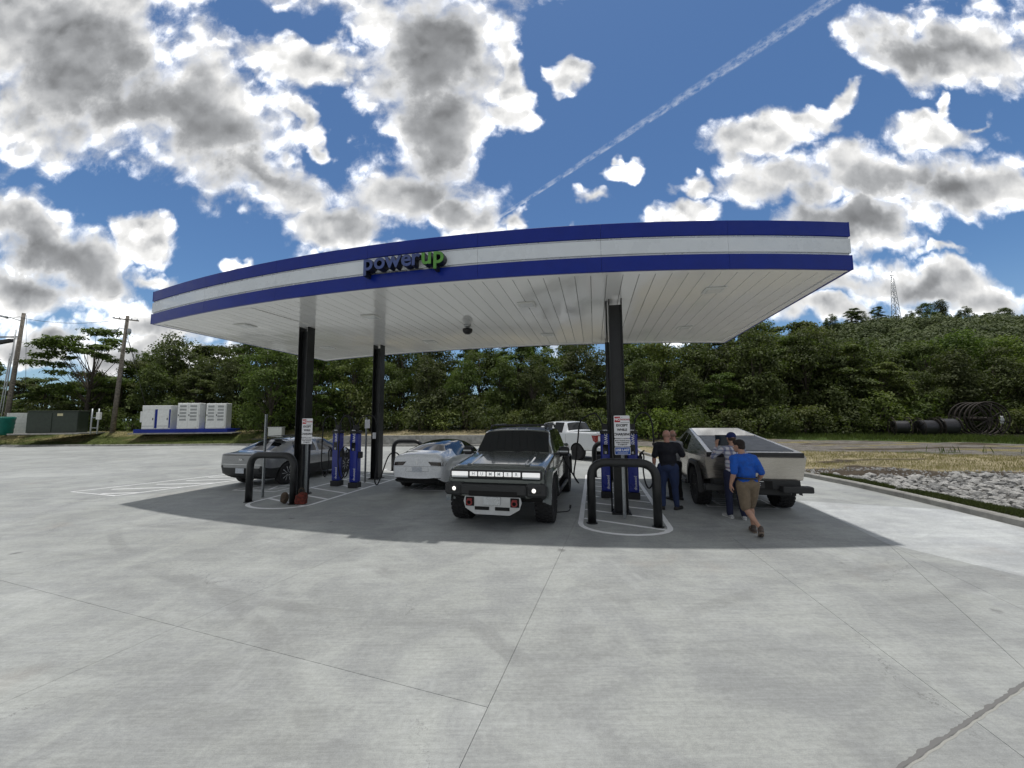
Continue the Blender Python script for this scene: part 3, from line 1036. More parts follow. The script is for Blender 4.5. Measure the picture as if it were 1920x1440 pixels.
# columns: wide flange steel, black
def column(p, tall=CZ + .03):
    mb = MB()
    W, D, tf = .30, .30, .018
    c = Vector((p[0], p[1], 0))
    for s in (-1, 1):
        q = c + NX * s * (W / 2 - tf / 2)
        mb.box((q.x, q.y, tall / 2), (tf, D, tall), rz=AXZ)
    mb.box((c.x, c.y, (tall - .12) / 2), (W - tf * 2 - .002, .014, tall - .12), rz=AXZ)
    o = mb.build('column', M['black_steel'], canopy)
    b = MB(); b.box((c.x, c.y, .012), (.42, .42, .024), rz=AXZ, bev=.004)
    for sx in (-1, 1):
        for sy in (-1, 1):
            q = c + NX * .17 * sx + AX * .17 * sy
            b.lathe([(.016, .024), (.016, .05), (.001, .052)], 6, 'Z', (q.x, q.y, 0))
    b.build('base_plate', M['black_steel'], canopy)
    return o
COLS = [(2.43, 8.85), (-6.10, 11.30), (-4.93, 14.15), (3.42, 13.3)]
for p in COLS: column(p)
# conduit on the near right column
mb = MB(); c = Vector((*COLS[0], 0)) - NX * .20 + AX * .02
mb.tube([(c.x, c.y, .0), (c.x, c.y, CZ + .02)], .018, 8); mb.build('conduit', M['black_steel'], canopy)
# junction cover strip near the left column
a = Vector((-6.55, 9.25, 0)); b = Vector((-5.98, 11.10, 0)); d = (b - a).normalized(); n = Vector((-d.y, d.x, 0)) * .20
mb = MB(); mb.prism([tuple((a - n).xy), tuple((b - n).xy), tuple((b + n).xy), tuple((a + n).xy)], CZ + .006, CZ + .021)
mb.build('cover_plate', M['soffit'], canopy)
# downlights
for (x, y) in [(4.40, 8.15), (.38, 9.1), (5.32, 11.65), (1.19, 12.5), (-2.88, 13.5), (-7.7, 10.95), (-7.0, 14.45), (-3.75, 10.1)]:
    t = MB(); t.box((0, 0, -.012), (.42, .42, .022), rz=AXZ, bev=.006)
    f = t.build('downlight', M['white_metal'], canopy, (x, y, CZ + .018))
    MB().box((0, 0, -.026), (.30, .30, .008), rz=AXZ).build('lens', M['lens'], f)
dc = thing('dome_camera', 'small dark dome camera hanging under the canopy ceiling', 'camera', (-1.29, 11.1, CZ + .02))
MB().lathe([(.10, 0), (.10, -.05), (.06, -.06), (.06, -.12), (.02, -.12)], 20).build('mount', M['trim_grey'], dc)
MB().lathe([(.14, -.12), (.15, -.16), (.13, -.22), (.08, -.27), (.001, -.29)], 20).build('dome', M['black_plastic'], dc)

# channel letters
sg = thing('letter_sign', 'raised powerup letters in blue and green on the canopy front', 'sign')
GREEN = varied('green_sign_face', (.10, .30, .045), .12, 6, .4)
LBLUE = varied('blue_sign_face', (.055, .085, .24), .12, 6, .35)
RET = principled('letter_return', (.008, .010, .018), .45)
word = 'powerup'
adv = {'p': .262, 'o': .262, 'w': .345, 'e': .252, 'r': .182, 'u': .262}
tot = sum(adv[ch] for ch in word)
def t_for_x(x):
    lo, hi = 0.0, 1.0
    for _ in range(40):
        mid = (lo + hi) / 2
        if front(mid).x > x: lo = mid
        else: hi = mid
    return (lo + hi) / 2
x_start = -2.99
s_ = 0.0
for i, ch in enumerate(word):
    cx_ = s_ + adv[ch] / 2; s_ += adv[ch]
    ang = math.atan2(-(front(.62).y - front(.52).y), -(front(.62).x - front(.52).x))
    t = t_for_x(x_start + cx_ * .955)
    p = front(t) + outn(t) * .13
    rz = math.atan2(outn(t).x, -outn(t).y)
    for (ex, dd, mt_, nm) in ((.085, 0.0, RET, 'letter'), (.006, .094, LBLUE if i < 5 else GREEN, 'face')):
        me = text_mesh(ch, .475, extrude=ex, offset=.014 if nm == 'letter' else .010)
        # Blender font text lies in XY; shift so that the glyph baseline is shared
        zs = [v.co.y for v in me.vertices]; xs_ = [v.co.x for v in me.vertices]
        mnx, mxx = min(xs_), max(xs_)
        base_ = {'p': None}
        for v in me.vertices: v.co.x -= (mnx + mxx) / 2
        o = mesh_obj(nm, me, sg if nm == 'letter' else last, mt_)
        if nm == 'letter':
            o.location = (p.x, p.y, CZ + .46); o.rotation_euler = (R(90), 0, rz); last = o
        else:
            o.location = (0, 0, .086)

# ------------------------------------------------------------------ vegetation
def leaf_mat(name, dark, light, trans=.35):
    m = bpy.data.materials.new(name); m.use_nodes = True
    t = NT(m.node_tree); t.n.clear()
    out = t.new('ShaderNodeOutputMaterial')
    at = t.new('ShaderNodeAttribute'); at.attribute_name = 'tone'
    oi = t.new('ShaderNodeObjectInfo')
    geo = t.new('ShaderNodeNewGeometry')
    n = t.noise(geo.outputs['Position'], .45, 3, .6)
    k = t.math('ADD', t.math('MULTIPLY', at.outputs['Fac'], .55), t.math('MULTIPLY', t.ramp(n, .3, .7), .45))
    c = t.mix(k, dark, light)
    hs = t.new('ShaderNodeHueSaturation')
    t.l.new(t.math('MULTIPLY_ADD', oi.outputs['Random'], .030, .484), hs.inputs['Hue'])
    t.l.new(t.math('MULTIPLY_ADD', oi.outputs['Random'], .25, .72), hs.inputs['Saturation'])
    t.l.new(t.math('MULTIPLY_ADD', oi.outputs['Random'], .5, .75), hs.inputs['Value'])
    t.l.new(c, hs.inputs['Color'])
    d = t.new('ShaderNodeBsdfPrincipled'); d.inputs['Roughness'].default_value = .62
    d.inputs['Specular IOR Level'].default_value = .25
    tr = t.new('ShaderNodeBsdfTranslucent')
    t.l.new(hs.outputs[0], d.inputs['Base Color'])
    t.l.new(t.mix(1.0, hs.outputs[0], (1.1, 1.25, .55), 'MULTIPLY'), tr.inputs['Color'])
    mx = t.new('ShaderNodeMixShader'); mx.inputs[0].default_value = trans
    t.l.new(d.outputs[0], mx.inputs[1]); t.l.new(tr.outputs[0], mx.inputs[2])
    t.l.new(mx.outputs[0], out.inputs[0])
    return m
M['leaf'] = leaf_mat('broad_leaves', (.032, .054, .012), (.135, .180, .034))
M['leaf_bright'] = leaf_mat('bright_leaves', (.050, .080, .014), (.195, .240, .042))
M['leaf_far'] = leaf_mat('distant_leaves', (.036, .062, .018), (.140, .180, .050), .15)
M['weed'] = leaf_mat('weed_blades', (.055, .085, .020), (.16, .20, .06))
M['straw_blade'] = leaf_mat('dry_blades', (.20, .18, .07), (.42, .36, .18), .2)
M['bark'] = varied('bark', (.075, .062, .050), .35, 9, .95, bump=.8, bscale=30)

def leaves_mesh(name, cen, nrm, size, aspect, g, mat, droop=.25, tones=None):
    """cen (n,3), nrm (n,3): one bent rhombus of two triangles each."""
    n = len(cen)
    nrm = nrm / (np.linalg.norm(nrm, axis=1, keepdims=True) + 1e-9)
    rnd = g.normal(size=(n, 3))
    a = np.cross(nrm, rnd); a /= (np.linalg.norm(a, axis=1, keepdims=True) + 1e-9)
    b = np.cross(nrm, a)
    s = (size * g.uniform(.6, 1.35, n))[:, None]
    w = s * aspect
    tip = np.zeros((n, 3)); tip[:, 2] = -droop
    p0 = cen - a * s * .5
    p1 = cen + b * w * .5
    p2 = cen + a * s * .5 + tip * s
    p3 = cen - b * w * .5
    V = np.stack([p0, p1, p2, p3], 1).reshape(-1, 3)
    me = bpy.data.meshes.new(name)
    me.vertices.add(n * 4); me.vertices.foreach_set('co', V.astype(np.float32).ravel())
    idx = np.arange(n * 4, dtype=np.int32).reshape(-1, 4)
    me.loops.add(n * 4); me.loops.foreach_set('vertex_index', idx.ravel())
    me.polygons.add(n); me.polygons.foreach_set('loop_start', np.arange(0, n * 4, 4, dtype=np.int32))
    me.update(calc_edges=True)
    at = me.attributes.new('tone', 'FLOAT', 'POINT')
    at.data.foreach_set('value', np.repeat(g.uniform(0, 1, n) if tones is None else tones, 4).astype(np.float32))
    me.materials.append(mat)
    return me

def blob_leaves(g, blobs, per, flat=.75, up=.6):
    C = []; Nn = []
    for (c, r) in blobs:
        k = int(per * r * r)
        d = g.normal(size=(k, 3)); d /= np.linalg.norm(d, axis=1, keepdims=True)
        d[:, 2] = np.where((d[:, 2] < -.2) & (g.uniform(size=k) < .6), -d[:, 2], d[:, 2])
        lump = 1 + .22 * np.sin(d[:, 0] * 5 + c[0] * 3) * np.cos(d[:, 1] * 6 + c[1] * 2) + .14 * g.normal(size=k)
        rad = r * lump * g.uniform(.62, 1.06, k)
        p = d * rad[:, None]; p[:, 2] *= flat
        C.append(p + np.array(c)); nn = d + g.normal(size=(k, 3)) * .55; nn[:, 2] += up
        Nn.append(nn)
    return np.concatenate(C), np.concatenate(Nn)

def make_tree(seed, H, Rr, style, name='broadleaf_tree', mat='leaf', leaf=.27, per=215):
    g = np.random.default_rng(seed)
    root = empty(name)
    blobs = []
    trunk = MB()
    lean = g.uniform(-.25, .25, 2)
    tp = [(lean[0] * k * .3 * math.sin(k), lean[1] * k * .3, k * H * .8 / 6) for k in range(7)]
    trunk.tube(tp, [.20 * H / 10 * (1.15 - .15 * k) for k in range(7)], 8)
    nb = {'round': 40, 'layered': 44, 'tall': 36, 'airy': 38}[style]
    for i in range(nb):
        h = g.uniform(.10 if style != 'airy' else .38, .97)
        # envelope
        if style == 'airy': env = math.sin(math.pi * min(1, max(0, (h - .3) / .75))) ** .5
        elif style == 'tall': env = .75 * (math.sin(math.pi * (h * .86 + .12))) ** .6
        else: env = (math.sin(math.pi * (h * .80 + .16))) ** .55
        ang = g.uniform(0, 2 * math.pi); rr = Rr * env * math.sqrt(g.uniform(.25, 1.0))
        c = (math.cos(ang) * rr, math.sin(ang) * rr, h * H)
        r = g.uniform(.75, 1.35) * (H / 10) * (1.0 if style != 'airy' else .9)
        if style == 'layered':
            # sprays: chains of small flat clumps running outwards and drooping
            for j in range(4):
                f = j / 3
                blobs.append(((c[0] * (.7 + .5 * f), c[1] * (.7 + .5 * f), c[2] - .25 * f * f * H / 10), r * (.8 - .35 * f)))
        else:
            blobs.append((c, r))
        if rr > .8:
            k = min(5, max(1, int(h * 6)))
            a = Vector(tp[max(0, k - 1)]); b = Vector(c)
            trunk.tube([a, a.lerp(b, .5) + Vector((0, 0, .15)), b], [.045 * H / 10, .026 * H / 10, .010], 5, caps=False)
    flat = {'round': .8, 'layered': .34, 'tall': .85, 'airy': .30}[style]
    C, Nn = blob_leaves(g, blobs, per * (1.0 if style != 'layered' else .72), flat, .5 if style in ('round', 'tall') else 1.3)
    me = leaves_mesh('crown', C, Nn, leaf, .55, g, M[mat])
    o = mesh_obj('crown', me, root)
    trunk.build('trunk', M['bark'], root)
    return root

def top_z(px_y, Y): return CAM_H + (785 - px_y) / 722 * Y

protos = [make_tree(1, 10, 3.0, 'round'), make_tree(2, 10, 3.1, 'round'), make_tree(3, 10, 2.9, 'layered'), make_tree(4, 10, 3.2, 'layered'),
          make_tree(5, 10, 2.5, 'tall'), make_tree(6, 10, 2.9, 'layered', mat='leaf_bright'), make_tree(8, 10, 2.7, 'round', mat='leaf_bright')]
used = set()
def place(proto, x, y, H, label, group, cat='tree', wide=1.0, name=None, z=None):
    if id(proto) not in used:
        used.add(id(proto)); o = proto
    else:
        o = copy_tree(proto)
    o.location = (x, y, (ground_z(x, y) if z is None else z) - .15)
    s = H / 10
    o.scale = (s * wide, s * wide, s)
    o.rotation_euler = (0, 0, rng.uniform(0, 6.28))
    tag(o, label, cat, group)
    if name: o.name = name
    return o

# target tree tops along the view (bearing slope -> picture height of the top)
TOPS = [(-1.40, 650), (-1.30, 700), (-1.24, 690), (-1.17, 625), (-1.05, 612), (-.99, 655), (-.93, 632), (-.86, 622), (-.75, 632), (-.6, 632), (-.4, 636), (-.2, 632), (0, 636), (.15, 640), (.3, 628),
        (.5, 632), (.60, 610), (.68, 602), (.75, 612), (.85, 628), (.95, 640), (1.05, 655), (1.12, 640), (1.18, 618), (1.25, 630), (1.33, 640), (1.5, 640)]
def top_at(s):
    if s <= TOPS[0][0]: return TOPS[0][1]
    for a, b in zip(TOPS, TOPS[1:]):
        if a[0] <= s <= b[0]: return a[1] + (b[1] - a[1]) * (s - a[0]) / (b[0] - a[0])
    return TOPS[-1][1]
def row_y(s, k):
    base = 43.5 if s < -.75 else (36.5 if s < .65 else 38.0)
    if -1.0 < s < -.66: base = 42
    return base + k * 3.6
LM = [(-1.33, 'past the street lamp pole'), (-1.20, 'behind the white panel wall'), (-1.11, 'behind the dark green transformer'), (-1.02, 'near the brown utility pole'), (-.93, 'behind the plain white cabinet'), (-.82, 'behind the vented cabinets'),
      (-.70, 'beyond the end of the blue plinth'), (-.62, 'behind the grey crossover'), (-.52, 'behind the front left column'), (-.44, 'behind the left charging posts'), (-.34, 'behind the rear left column'), (-.24, 'above the white sedan roof'),
      (-.13, 'above the white sedan bonnet'), (-.03, 'above the dark truck windscreen'), (.07, 'above the dark truck cab'), (.18, 'above the white pickup'), (.27, 'behind the right column'), (.36, 'behind the black shirted man'), (.46, 'above the steel pickup cab'),
      (.56, 'above the man in plaid'), (.66, 'under the canopy corner'), (.76, 'above the steel pickup tailgate'), (.86, 'over the straw strip'), (.95, 'left of the hollow reel'), (1.02, 'behind the hollow reel'), (1.09, 'behind the middle drum reel'), (1.17, 'behind the huge spoked reel'), (1.27, 'just past the huge spoked reel'), (9, 'past the huge reel at the edge')]
def landmark(q):
    for a, b in LM:
        if q < a: return b
s = -1.50; i = 0
while s < 1.55:
    for k in (0, 1, 2):
        ss = s + (.035 if k == 1 else 0) + rng.uniform(-.02, .02)
        Y = row_y(ss, k) + rng.uniform(-.6, .6)
        x = ss * Y
        zt = top_z(top_at(ss) + (rng.uniform(-6, 22) if k else rng.uniform(-2, 40)), Y)
        H = max(4.5, zt - ground_z(x, Y))
        if k == 0: H *= rng.uniform(.80, 1.0)
        if -1.24 < ss < -.98: H = min(H, 6.8)      # the open tree stands here
        pr = protos[(i * 3 + k * 5 + rng.randint(0, 2)) % 7]
        bright = pr in (protos[5], protos[6])
        lab = '%s %s tree %s' % (('front', 'second row', 'rearmost')[k], ('lighter green' if bright else 'dark green') + (' layered' if pr in (protos[2], protos[3], protos[5]) else ' rounded' if pr is not protos[4] else ' slender'), landmark(ss))
        place(pr, x, Y, H, lab, 'lighter trees of the wood edge' if bright else 'dark trees of the wood edge', wide=rng.uniform(.85, 1.1))
    s += .098; i += 1
airy = make_tree(21, 10, 3.6, 'airy', leaf=.27, per=330)
Yt = 42.0
place(airy, -1.10 * Yt, Yt, top_z(607, Yt) - 1.1, 'open spreading tree with flat layered branches standing above its neighbours beside the utility poles', None, name='spreading_tree')
rng_ = random.Random(3)
# bushes at the foot of the wood
bush_p = []
for sd_ in (31, 32, 33):
    g = np.random.default_rng(sd_)
    root = empty('bush')
    bl = [((g.uniform(-1.4, 1.4), g.uniform(-1.0, 1.0), g.uniform(.3, 1.9)), g.uniform(.5, .95)) for _ in range(14)]
    C, Nn = blob_leaves(g, bl, 170, .7, .8)
    mesh_obj('foliage', leaves_mesh('foliage', C, Nn, .19, .5, g, M['leaf_bright' if sd_ == 33 else 'leaf']), root)
    st = MB()
    for k in range(5): st.tube([(0, 0, 0), (g.uniform(-.6, .6), g.uniform(-.6, .6), 1.2)], [.03, .012], 5)
    st.build('stems', M['bark'], root)
    bush_p.append(root)
s = -1.42; i = 0
while s < 1.45:
    Y = row_y(s, 0) - 2.6 + rng.uniform(-.5, .4)
    if .95 < s < 1.28: Y += 1.6
    pr = bush_p[i % 3]
    if id(pr) in used: o = copy_tree(pr)
    else: used.add(id(pr)); o = pr
    x = s * Y
    if x < 9: Y = max(Y, kerb_y(x) + 4.2); x = s * Y
    o.location = (x, Y, ground_z(x, Y) - .1); k = rng.uniform(.8, 1.5)
    o.scale = (k, k, k * rng.uniform(.8, 1.25)); o.rotation_euler = (0, 0, rng.uniform(0, 6.28))
    tag(o, '%s bush %s' % ('bright' if i % 3 == 2 else 'low dark', landmark(s)), 'bush', 'bushes along the wood edge')
    s += .062; i += 1

# wooded hill: far crowns reading as one mass
g = np.random.default_rng(77)
C = []; Nn = []; T_ = []
def hill_ok(x, y): return y > 60
pts = []
for _ in range(9000):
    y = g.uniform(85, 262); x = g.uniform(.30, 1.42) * y * 1.0
    if ground_z(x, y) < 3.5: continue
    pts.append((x, y))
    if len(pts) >= 2600: break
for (x, y) in pts:
    z = ground_z(x, y); r = g.choice((2.4, 3.2, 4.0, 5.2)) * g.uniform(.85, 1.15); k = 250
    d = g.normal(size=(k, 3)); d /= np.linalg.norm(d, axis=1, keepdims=True)
    d[:, 2] = np.abs(d[:, 2]) * np.where(g.uniform(size=k) < .25, -.4, 1)
    p = d * (r * g.uniform(.8, 1.1, k) * (1 + .18 * np.sin(d[:, 0] * 6) * np.cos(d[:, 1] * 7)))[:, None]
    p[:, 2] = p[:, 2] * g.uniform(.75, 1.2) + z + g.uniform(1.5, 4.0)
    p[:, 0] += x; p[:, 1] += y
    C.append(p); Nn.append(d + g.normal(size=(k, 3)) * .28); T_.append(np.clip(g.uniform(-.1, 1.1) * .75 + g.uniform(0, .3, k), 0, 1))
C = np.concatenate(C); Nn = np.concatenate(Nn)
me = leaves_mesh('hill_forest', C, Nn, 1.0, .85, g, M['leaf_far'], .1, tones=np.concatenate(T_))
tag(mesh_obj('hill_forest', me), 'dense green forest covering the hillside', 'forest', kind='stuff')
for i, (sx_, sy_, hh) in enumerate([(.70, 236, 10), (.76, 240, 13), (.80, 238, 9), (.845, 240, 12), (.90, 241, 15), (.925, 240, 11), (.97, 240, 13), (1.055, 240, 10), (1.10, 239, 15), (1.135, 240, 17), (1.20, 239, 12), (1.255, 240, 10), (1.30, 241, 14), (1.345, 240, 11)]):
    x_ = sx_ * sy_
    place(protos[(0, 1, 4, 0, 2, 1, 3)[i % 7]], x_, sy_, hh, '%s tree on the hill skyline %s' % (('slim', 'broad', 'tall', 'low')[i % 4], 'left of the radio mast' if sx_ < 1.0 else 'right of the radio mast'), 'trees on the crest of the hill', z=ground_z(x_, sy_) + 2.5)
# dark undergrowth that fills the shade between the trunks
C = []; Nn = []
for _ in range(9000):
    s_u = g.uniform(-1.5, 1.5); Y = row_y(s_u, 0) + g.uniform(-1.5, 10)
    x = s_u * Y; C.append((x, Y, ground_z(x, Y) + abs(g.normal()) * 1.3)); Nn.append(g.normal(size=3) + np.array((0, -.4, .8)))
me = leaves_mesh('undergrowth', np.array(C), np.array(Nn), .5, .6, g, M['leaf'], .2)
tag(mesh_obj('undergrowth', me), 'shaded leafy undergrowth between the tree trunks', 'undergrowth', kind='stuff')

# grass and weed tufts
def tufts(name, label, pts, hgt, mat, blades=9, spread=.12, seed=5):
    g = np.random.default_rng(seed)
    n = len(pts) * blades
    P = np.repeat(np.array(pts), blades, 0) + np.column_stack([g.normal(size=n) * spread, g.normal(size=n) * spread, np.zeros(n)])
    h = hgt * g.uniform(.5, 1.3, n); w = np.maximum(.006, h * .03)
    ang = g.uniform(0, 2 * math.pi, n); lean = g.uniform(0, .55, n)
    a = np.column_stack([np.cos(ang), np.sin(ang), np.zeros(n)])
    b = np.column_stack([-np.sin(ang), np.cos(ang), np.zeros(n)])
    p0 = P - b * w[:, None]; p1 = P + b * w[:, None]
    mid = P + a * (lean * h * .35)[:, None] + np.column_stack([np.zeros(n), np.zeros(n), h * .6])
    tip = P + a * (lean * h)[:, None] + np.column_stack([np.zeros(n), np.zeros(n), h])
    V = np.stack([p0, p1, mid + b * w[:, None] * .7, tip, mid - b * w[:, None] * .7], 1).reshape(-1, 3)
    me = bpy.data.meshes.new(name)
    me.vertices.add(n * 5); me.vertices.foreach_set('co', V.astype(np.float32).ravel())
    base = (np.arange(n) * 5)[:, None]
    loops = (base + np.array([0, 1, 2, 3, 4])).astype(np.int32)
    me.loops.add(n * 5); me.loops.foreach_set('vertex_index', loops.ravel())
    me.polygons.add(n); me.polygons.foreach_set('loop_start', (np.arange(n) * 5).astype(np.int32))
    me.update(calc_edges=True)
    at = me.attributes.new('tone', 'FLOAT', 'POINT')
    at.data.foreach_set('value', np.repeat(g.uniform(0, 1, n), 5).astype(np.float32))
    me.materials.append(M[mat])
    return tag(mesh_obj(name, me), label, 'grass', kind='stuff')
def sample_zone(zs, n, box, seed, dens=None):
    r = random.Random(seed); out = []
    for _ in range(n * 40):
        x = r.uniform(box[0], box[1]); y = r.uniform(box[2], box[3])
        if zone(x, y) in zs and ground_z(x, y) > .02:
            out.append((x, y, ground_z(x, y) - .01))
            if len(out) >= n: break
    return out
tufts('kerbside_grass', 'short green grass growing along the kerb by the rocks', [p for p in sample_zone(('grass',), 2600, (9.6, 12.5, 5, 16), 1)], .09, 'weed', 9, .05)
tufts('roadside_weeds', 'tall green weeds in front of the wood and the cable reels', sample_zone(('weeds',), 2300, (12, 58, 13, 40), 2), .34, 'weed', 9, .16)
tufts('bank_grass', 'rough grass on the bank behind the lot', sample_zone(('grass', 'dry'), 2600, (-62, -14, 30, 44), 3), .16, 'weed', 6, .12)
tufts('loose_straw', 'loose dry straw spread over the bare soil', sample_zone(('straw',), 3000, (9, 40, 11, 26), 4) + sample_zone(('straw', 'dry'), 1600, (-60, 10, 30, 44), 6), .10, 'straw_blade', 7, .14)

# ------------------------------------------------------------------ white rocks beside the kerb
def rock_mesh(seed):
    g = random.Random(seed)
    bm = bmesh.new(); bmesh.ops.create_icosphere(bm, subdivisions=1, radius=.5)
    o = Vector((g.uniform(0, 50),) * 3)
    for v in bm.verts:
        v.co = v.co * (1 + .38 * mnoise.noise(v.co * 2.2 + o) + g.uniform(-.10, .10))
    for _ in range(3):
        n = Vector((g.uniform(-1, 1), g.uniform(-1, 1), g.uniform(-.6, 1))).normalized(); d = g.uniform(.24, .36)
        for v in bm.verts:
            e = v.co.dot(n) - d
            if e > 0: v.co -= n * e
    me = bpy.data.meshes.new('stone'); bm.to_mesh(me); bm.free()
    return me
M['rock'] = varied('pale_limestone', (.40, .395, .38), .25, 5, .9, bump=.8, bscale=18, dirt=(.20, .19, .17))
M['rock2'] = varied('grey_limestone', (.25, .25, .245), .25, 5, .9, bump=.8, bscale=18, dirt=(.12, .11, .10))
rocks = []
for k in range(12):
    me = rock_mesh(100 + k); me.materials.append(M['rock'] if k % 4 else M['rock2']); rocks.append(me)
bed = tag(empty('rock_bed'), kind='structure'); bed['label'] = 'bed of broken white limestone beside the kerb'
rr = random.Random(12); cand = []
for _ in range(60000):
    x = rr.uniform(9.9, 18); y = rr.uniform(5, 15.2)
    if zone(x, y) != 'stonebed': continue
    patch = mnoise.noise(Vector((x * .55, y * .55, 4)))
    if patch < -.16 and rr.random() < .85: continue
    size = rr.choice((.08, .10, .13, .16, .20, .26)) * rr.uniform(.8, 1.2)
    if y > 9.5 and x > 11.5: size *= 1.25
    if all((x - a) ** 2 + (y - b) ** 2 > (.34 * (size + c)) ** 2 for a, b, c, _k in cand[-1400:]):
        cand.append((x, y, size, rr.randint(0, 11)))
    if len(cand) > 1700: break
vis = [c for c in cand if c[0] / c[1] < 1.42]
vis.sort(key=lambda c: -c[2] / c[1])
top = set(map(id, vis[:300]))
rest_v = MB()
for c in cand:
    x, y, sz, k = c
    M_ = Matrix.Rotation(rr.uniform(0, 6.28), 3, 'Z') @ Matrix.Rotation(rr.uniform(-.5, .5), 3, 'X')
    sc = (sz * rr.uniform(.85, 1.3), sz * rr.uniform(.75, 1.1), sz * rr.uniform(.5, .8))
    loc = Vector((x, y, ground_z(x, y) + sc[2] * .22))
    if id(c) in top:
        o = bpy.data.objects.new('stone', rocks[k]); COL.objects.link(o); o.parent = bed
        o.location = loc; o.rotation_euler = M_.to_euler(); o.scale = sc
    else:
        me = rocks[k]
        rest_v.add([loc + M_ @ Vector((v.co.x * sc[0], v.co.y * sc[1], v.co.z * sc[2])) for v in me.vertices], [tuple(p.vertices) for p in me.polygons], 0 if k % 4 else 1)
tag(rest_v.build('small_stones', [M['rock'], M['rock2']], bed), kind='stuff')
# gravel grains on the bare patches
g = np.random.default_rng(9); gb = MB()
for _ in range(2600):
    x = g.uniform(9.9, 17.5); y = g.uniform(5, 15)
    if zone(x, y) not in ('stonebed', 'dirt'): continue
    s_ = g.uniform(.02, .055); z = ground_z(x, y) + s_ * .2
    a = [(x + s_, y, z), (x - s_ * .5, y + s_ * .8, z), (x - s_ * .6, y - s_ * .8, z), (x, y, z + s_)]
    gb.add(a, [(0, 1, 3), (1, 2, 3), (2, 0, 3)], int(g.integers(0, 2)))
tag(gb.build('gravel', [M['rock2'], M['rock']]), 'small gravel between the white rocks', 'gravel', kind='stuff')

# ------------------------------------------------------------------ hoops, signs, chargers on the islands
def arc_path(pts, rad, n=6):
    """Polyline with rounded corners."""
    P = [Vector(p) for p in pts]; out = [P[0]]
    for i in range(1, len(P) - 1):
        a = (P[i - 1] - P[i]).normalized(); b = (P[i + 1] - P[i]).normalized()
        s_ = P[i] + a * rad; e = P[i] + b * rad
        for k in range(n + 1):
            t = k / n
            out.append(s_ * (1 - t) ** 2 + P[i] * 2 * t * (1 - t) + e * t * t)
    out.append(P[-1])
    return out

def hoop(a, b, label, H=1.22, r=.085):
    a = Vector((*a, 0)); b = Vector((*b, 0)); c = (a + b) / 2
    t = thing('hoop_barrier', label, 'barrier', c, 0, 'black hoop barriers of the charging islands')
    a -= c; b -= c
    mb = MB(); mb.tube(arc_path([a, a + Vector((0, 0, H)), b + Vector((0, 0, H)), b], .34, 8), r, 20)
    mb.build('tube', M['black_steel'], t)
    for p in (a, b):
        MB().lathe([(r + .03, 0), (r + .03, .012), (r + .002, .016)], 20, 'Z', p).build('collar', M['black_steel'], t)
    return t
hoop((-6.93, 10.32), (-5.60, 10.02), 'black steel hoop barrier on the left island beside the red bag')
hoop((1.60, 8.02), (2.82, 7.70), 'black steel hoop barrier in front of the right island sign post')
hoop((-4.98, 16.3), (-3.75, 16.05), 'black steel hoop barrier behind the white sedan')
hoop((2.95, 14.1), (4.15, 13.85), 'black steel hoop barrier at the far end of the right island')

M['sign_white'] = principled('sign_sheeting', (.78, .78, .80), .4)
M['sign_red'] = principled('sign_red', (.45, .02, .03), .45)
M['sign_blue'] = principled('sign_blue', (.02, .10, .42), .45)
M['ink'] = principled('sign_ink', (.03, .03, .035), .6)
M['ink_red'] = principled('sign_ink_red', (.40, .05, .06), .6)
M['ink_white'] = principled('sign_ink_white', (.85, .85, .87), .5)

def rounded_plate(w, h, r, y0, y1, z):
    pts = []
    for cx, cz, a0 in ((w / 2 - r, h / 2 - r, 0), (-w / 2 + r, h / 2 - r, 90), (-w / 2 + r, -h / 2 + r, 180), (w / 2 - r, -h / 2 + r, 270)):
        for k in range(4):
            a = R(a0 + 30 * k); pts.append((cx + r * math.cos(a), y0, z + cz + r * math.sin(a)))
    return pts

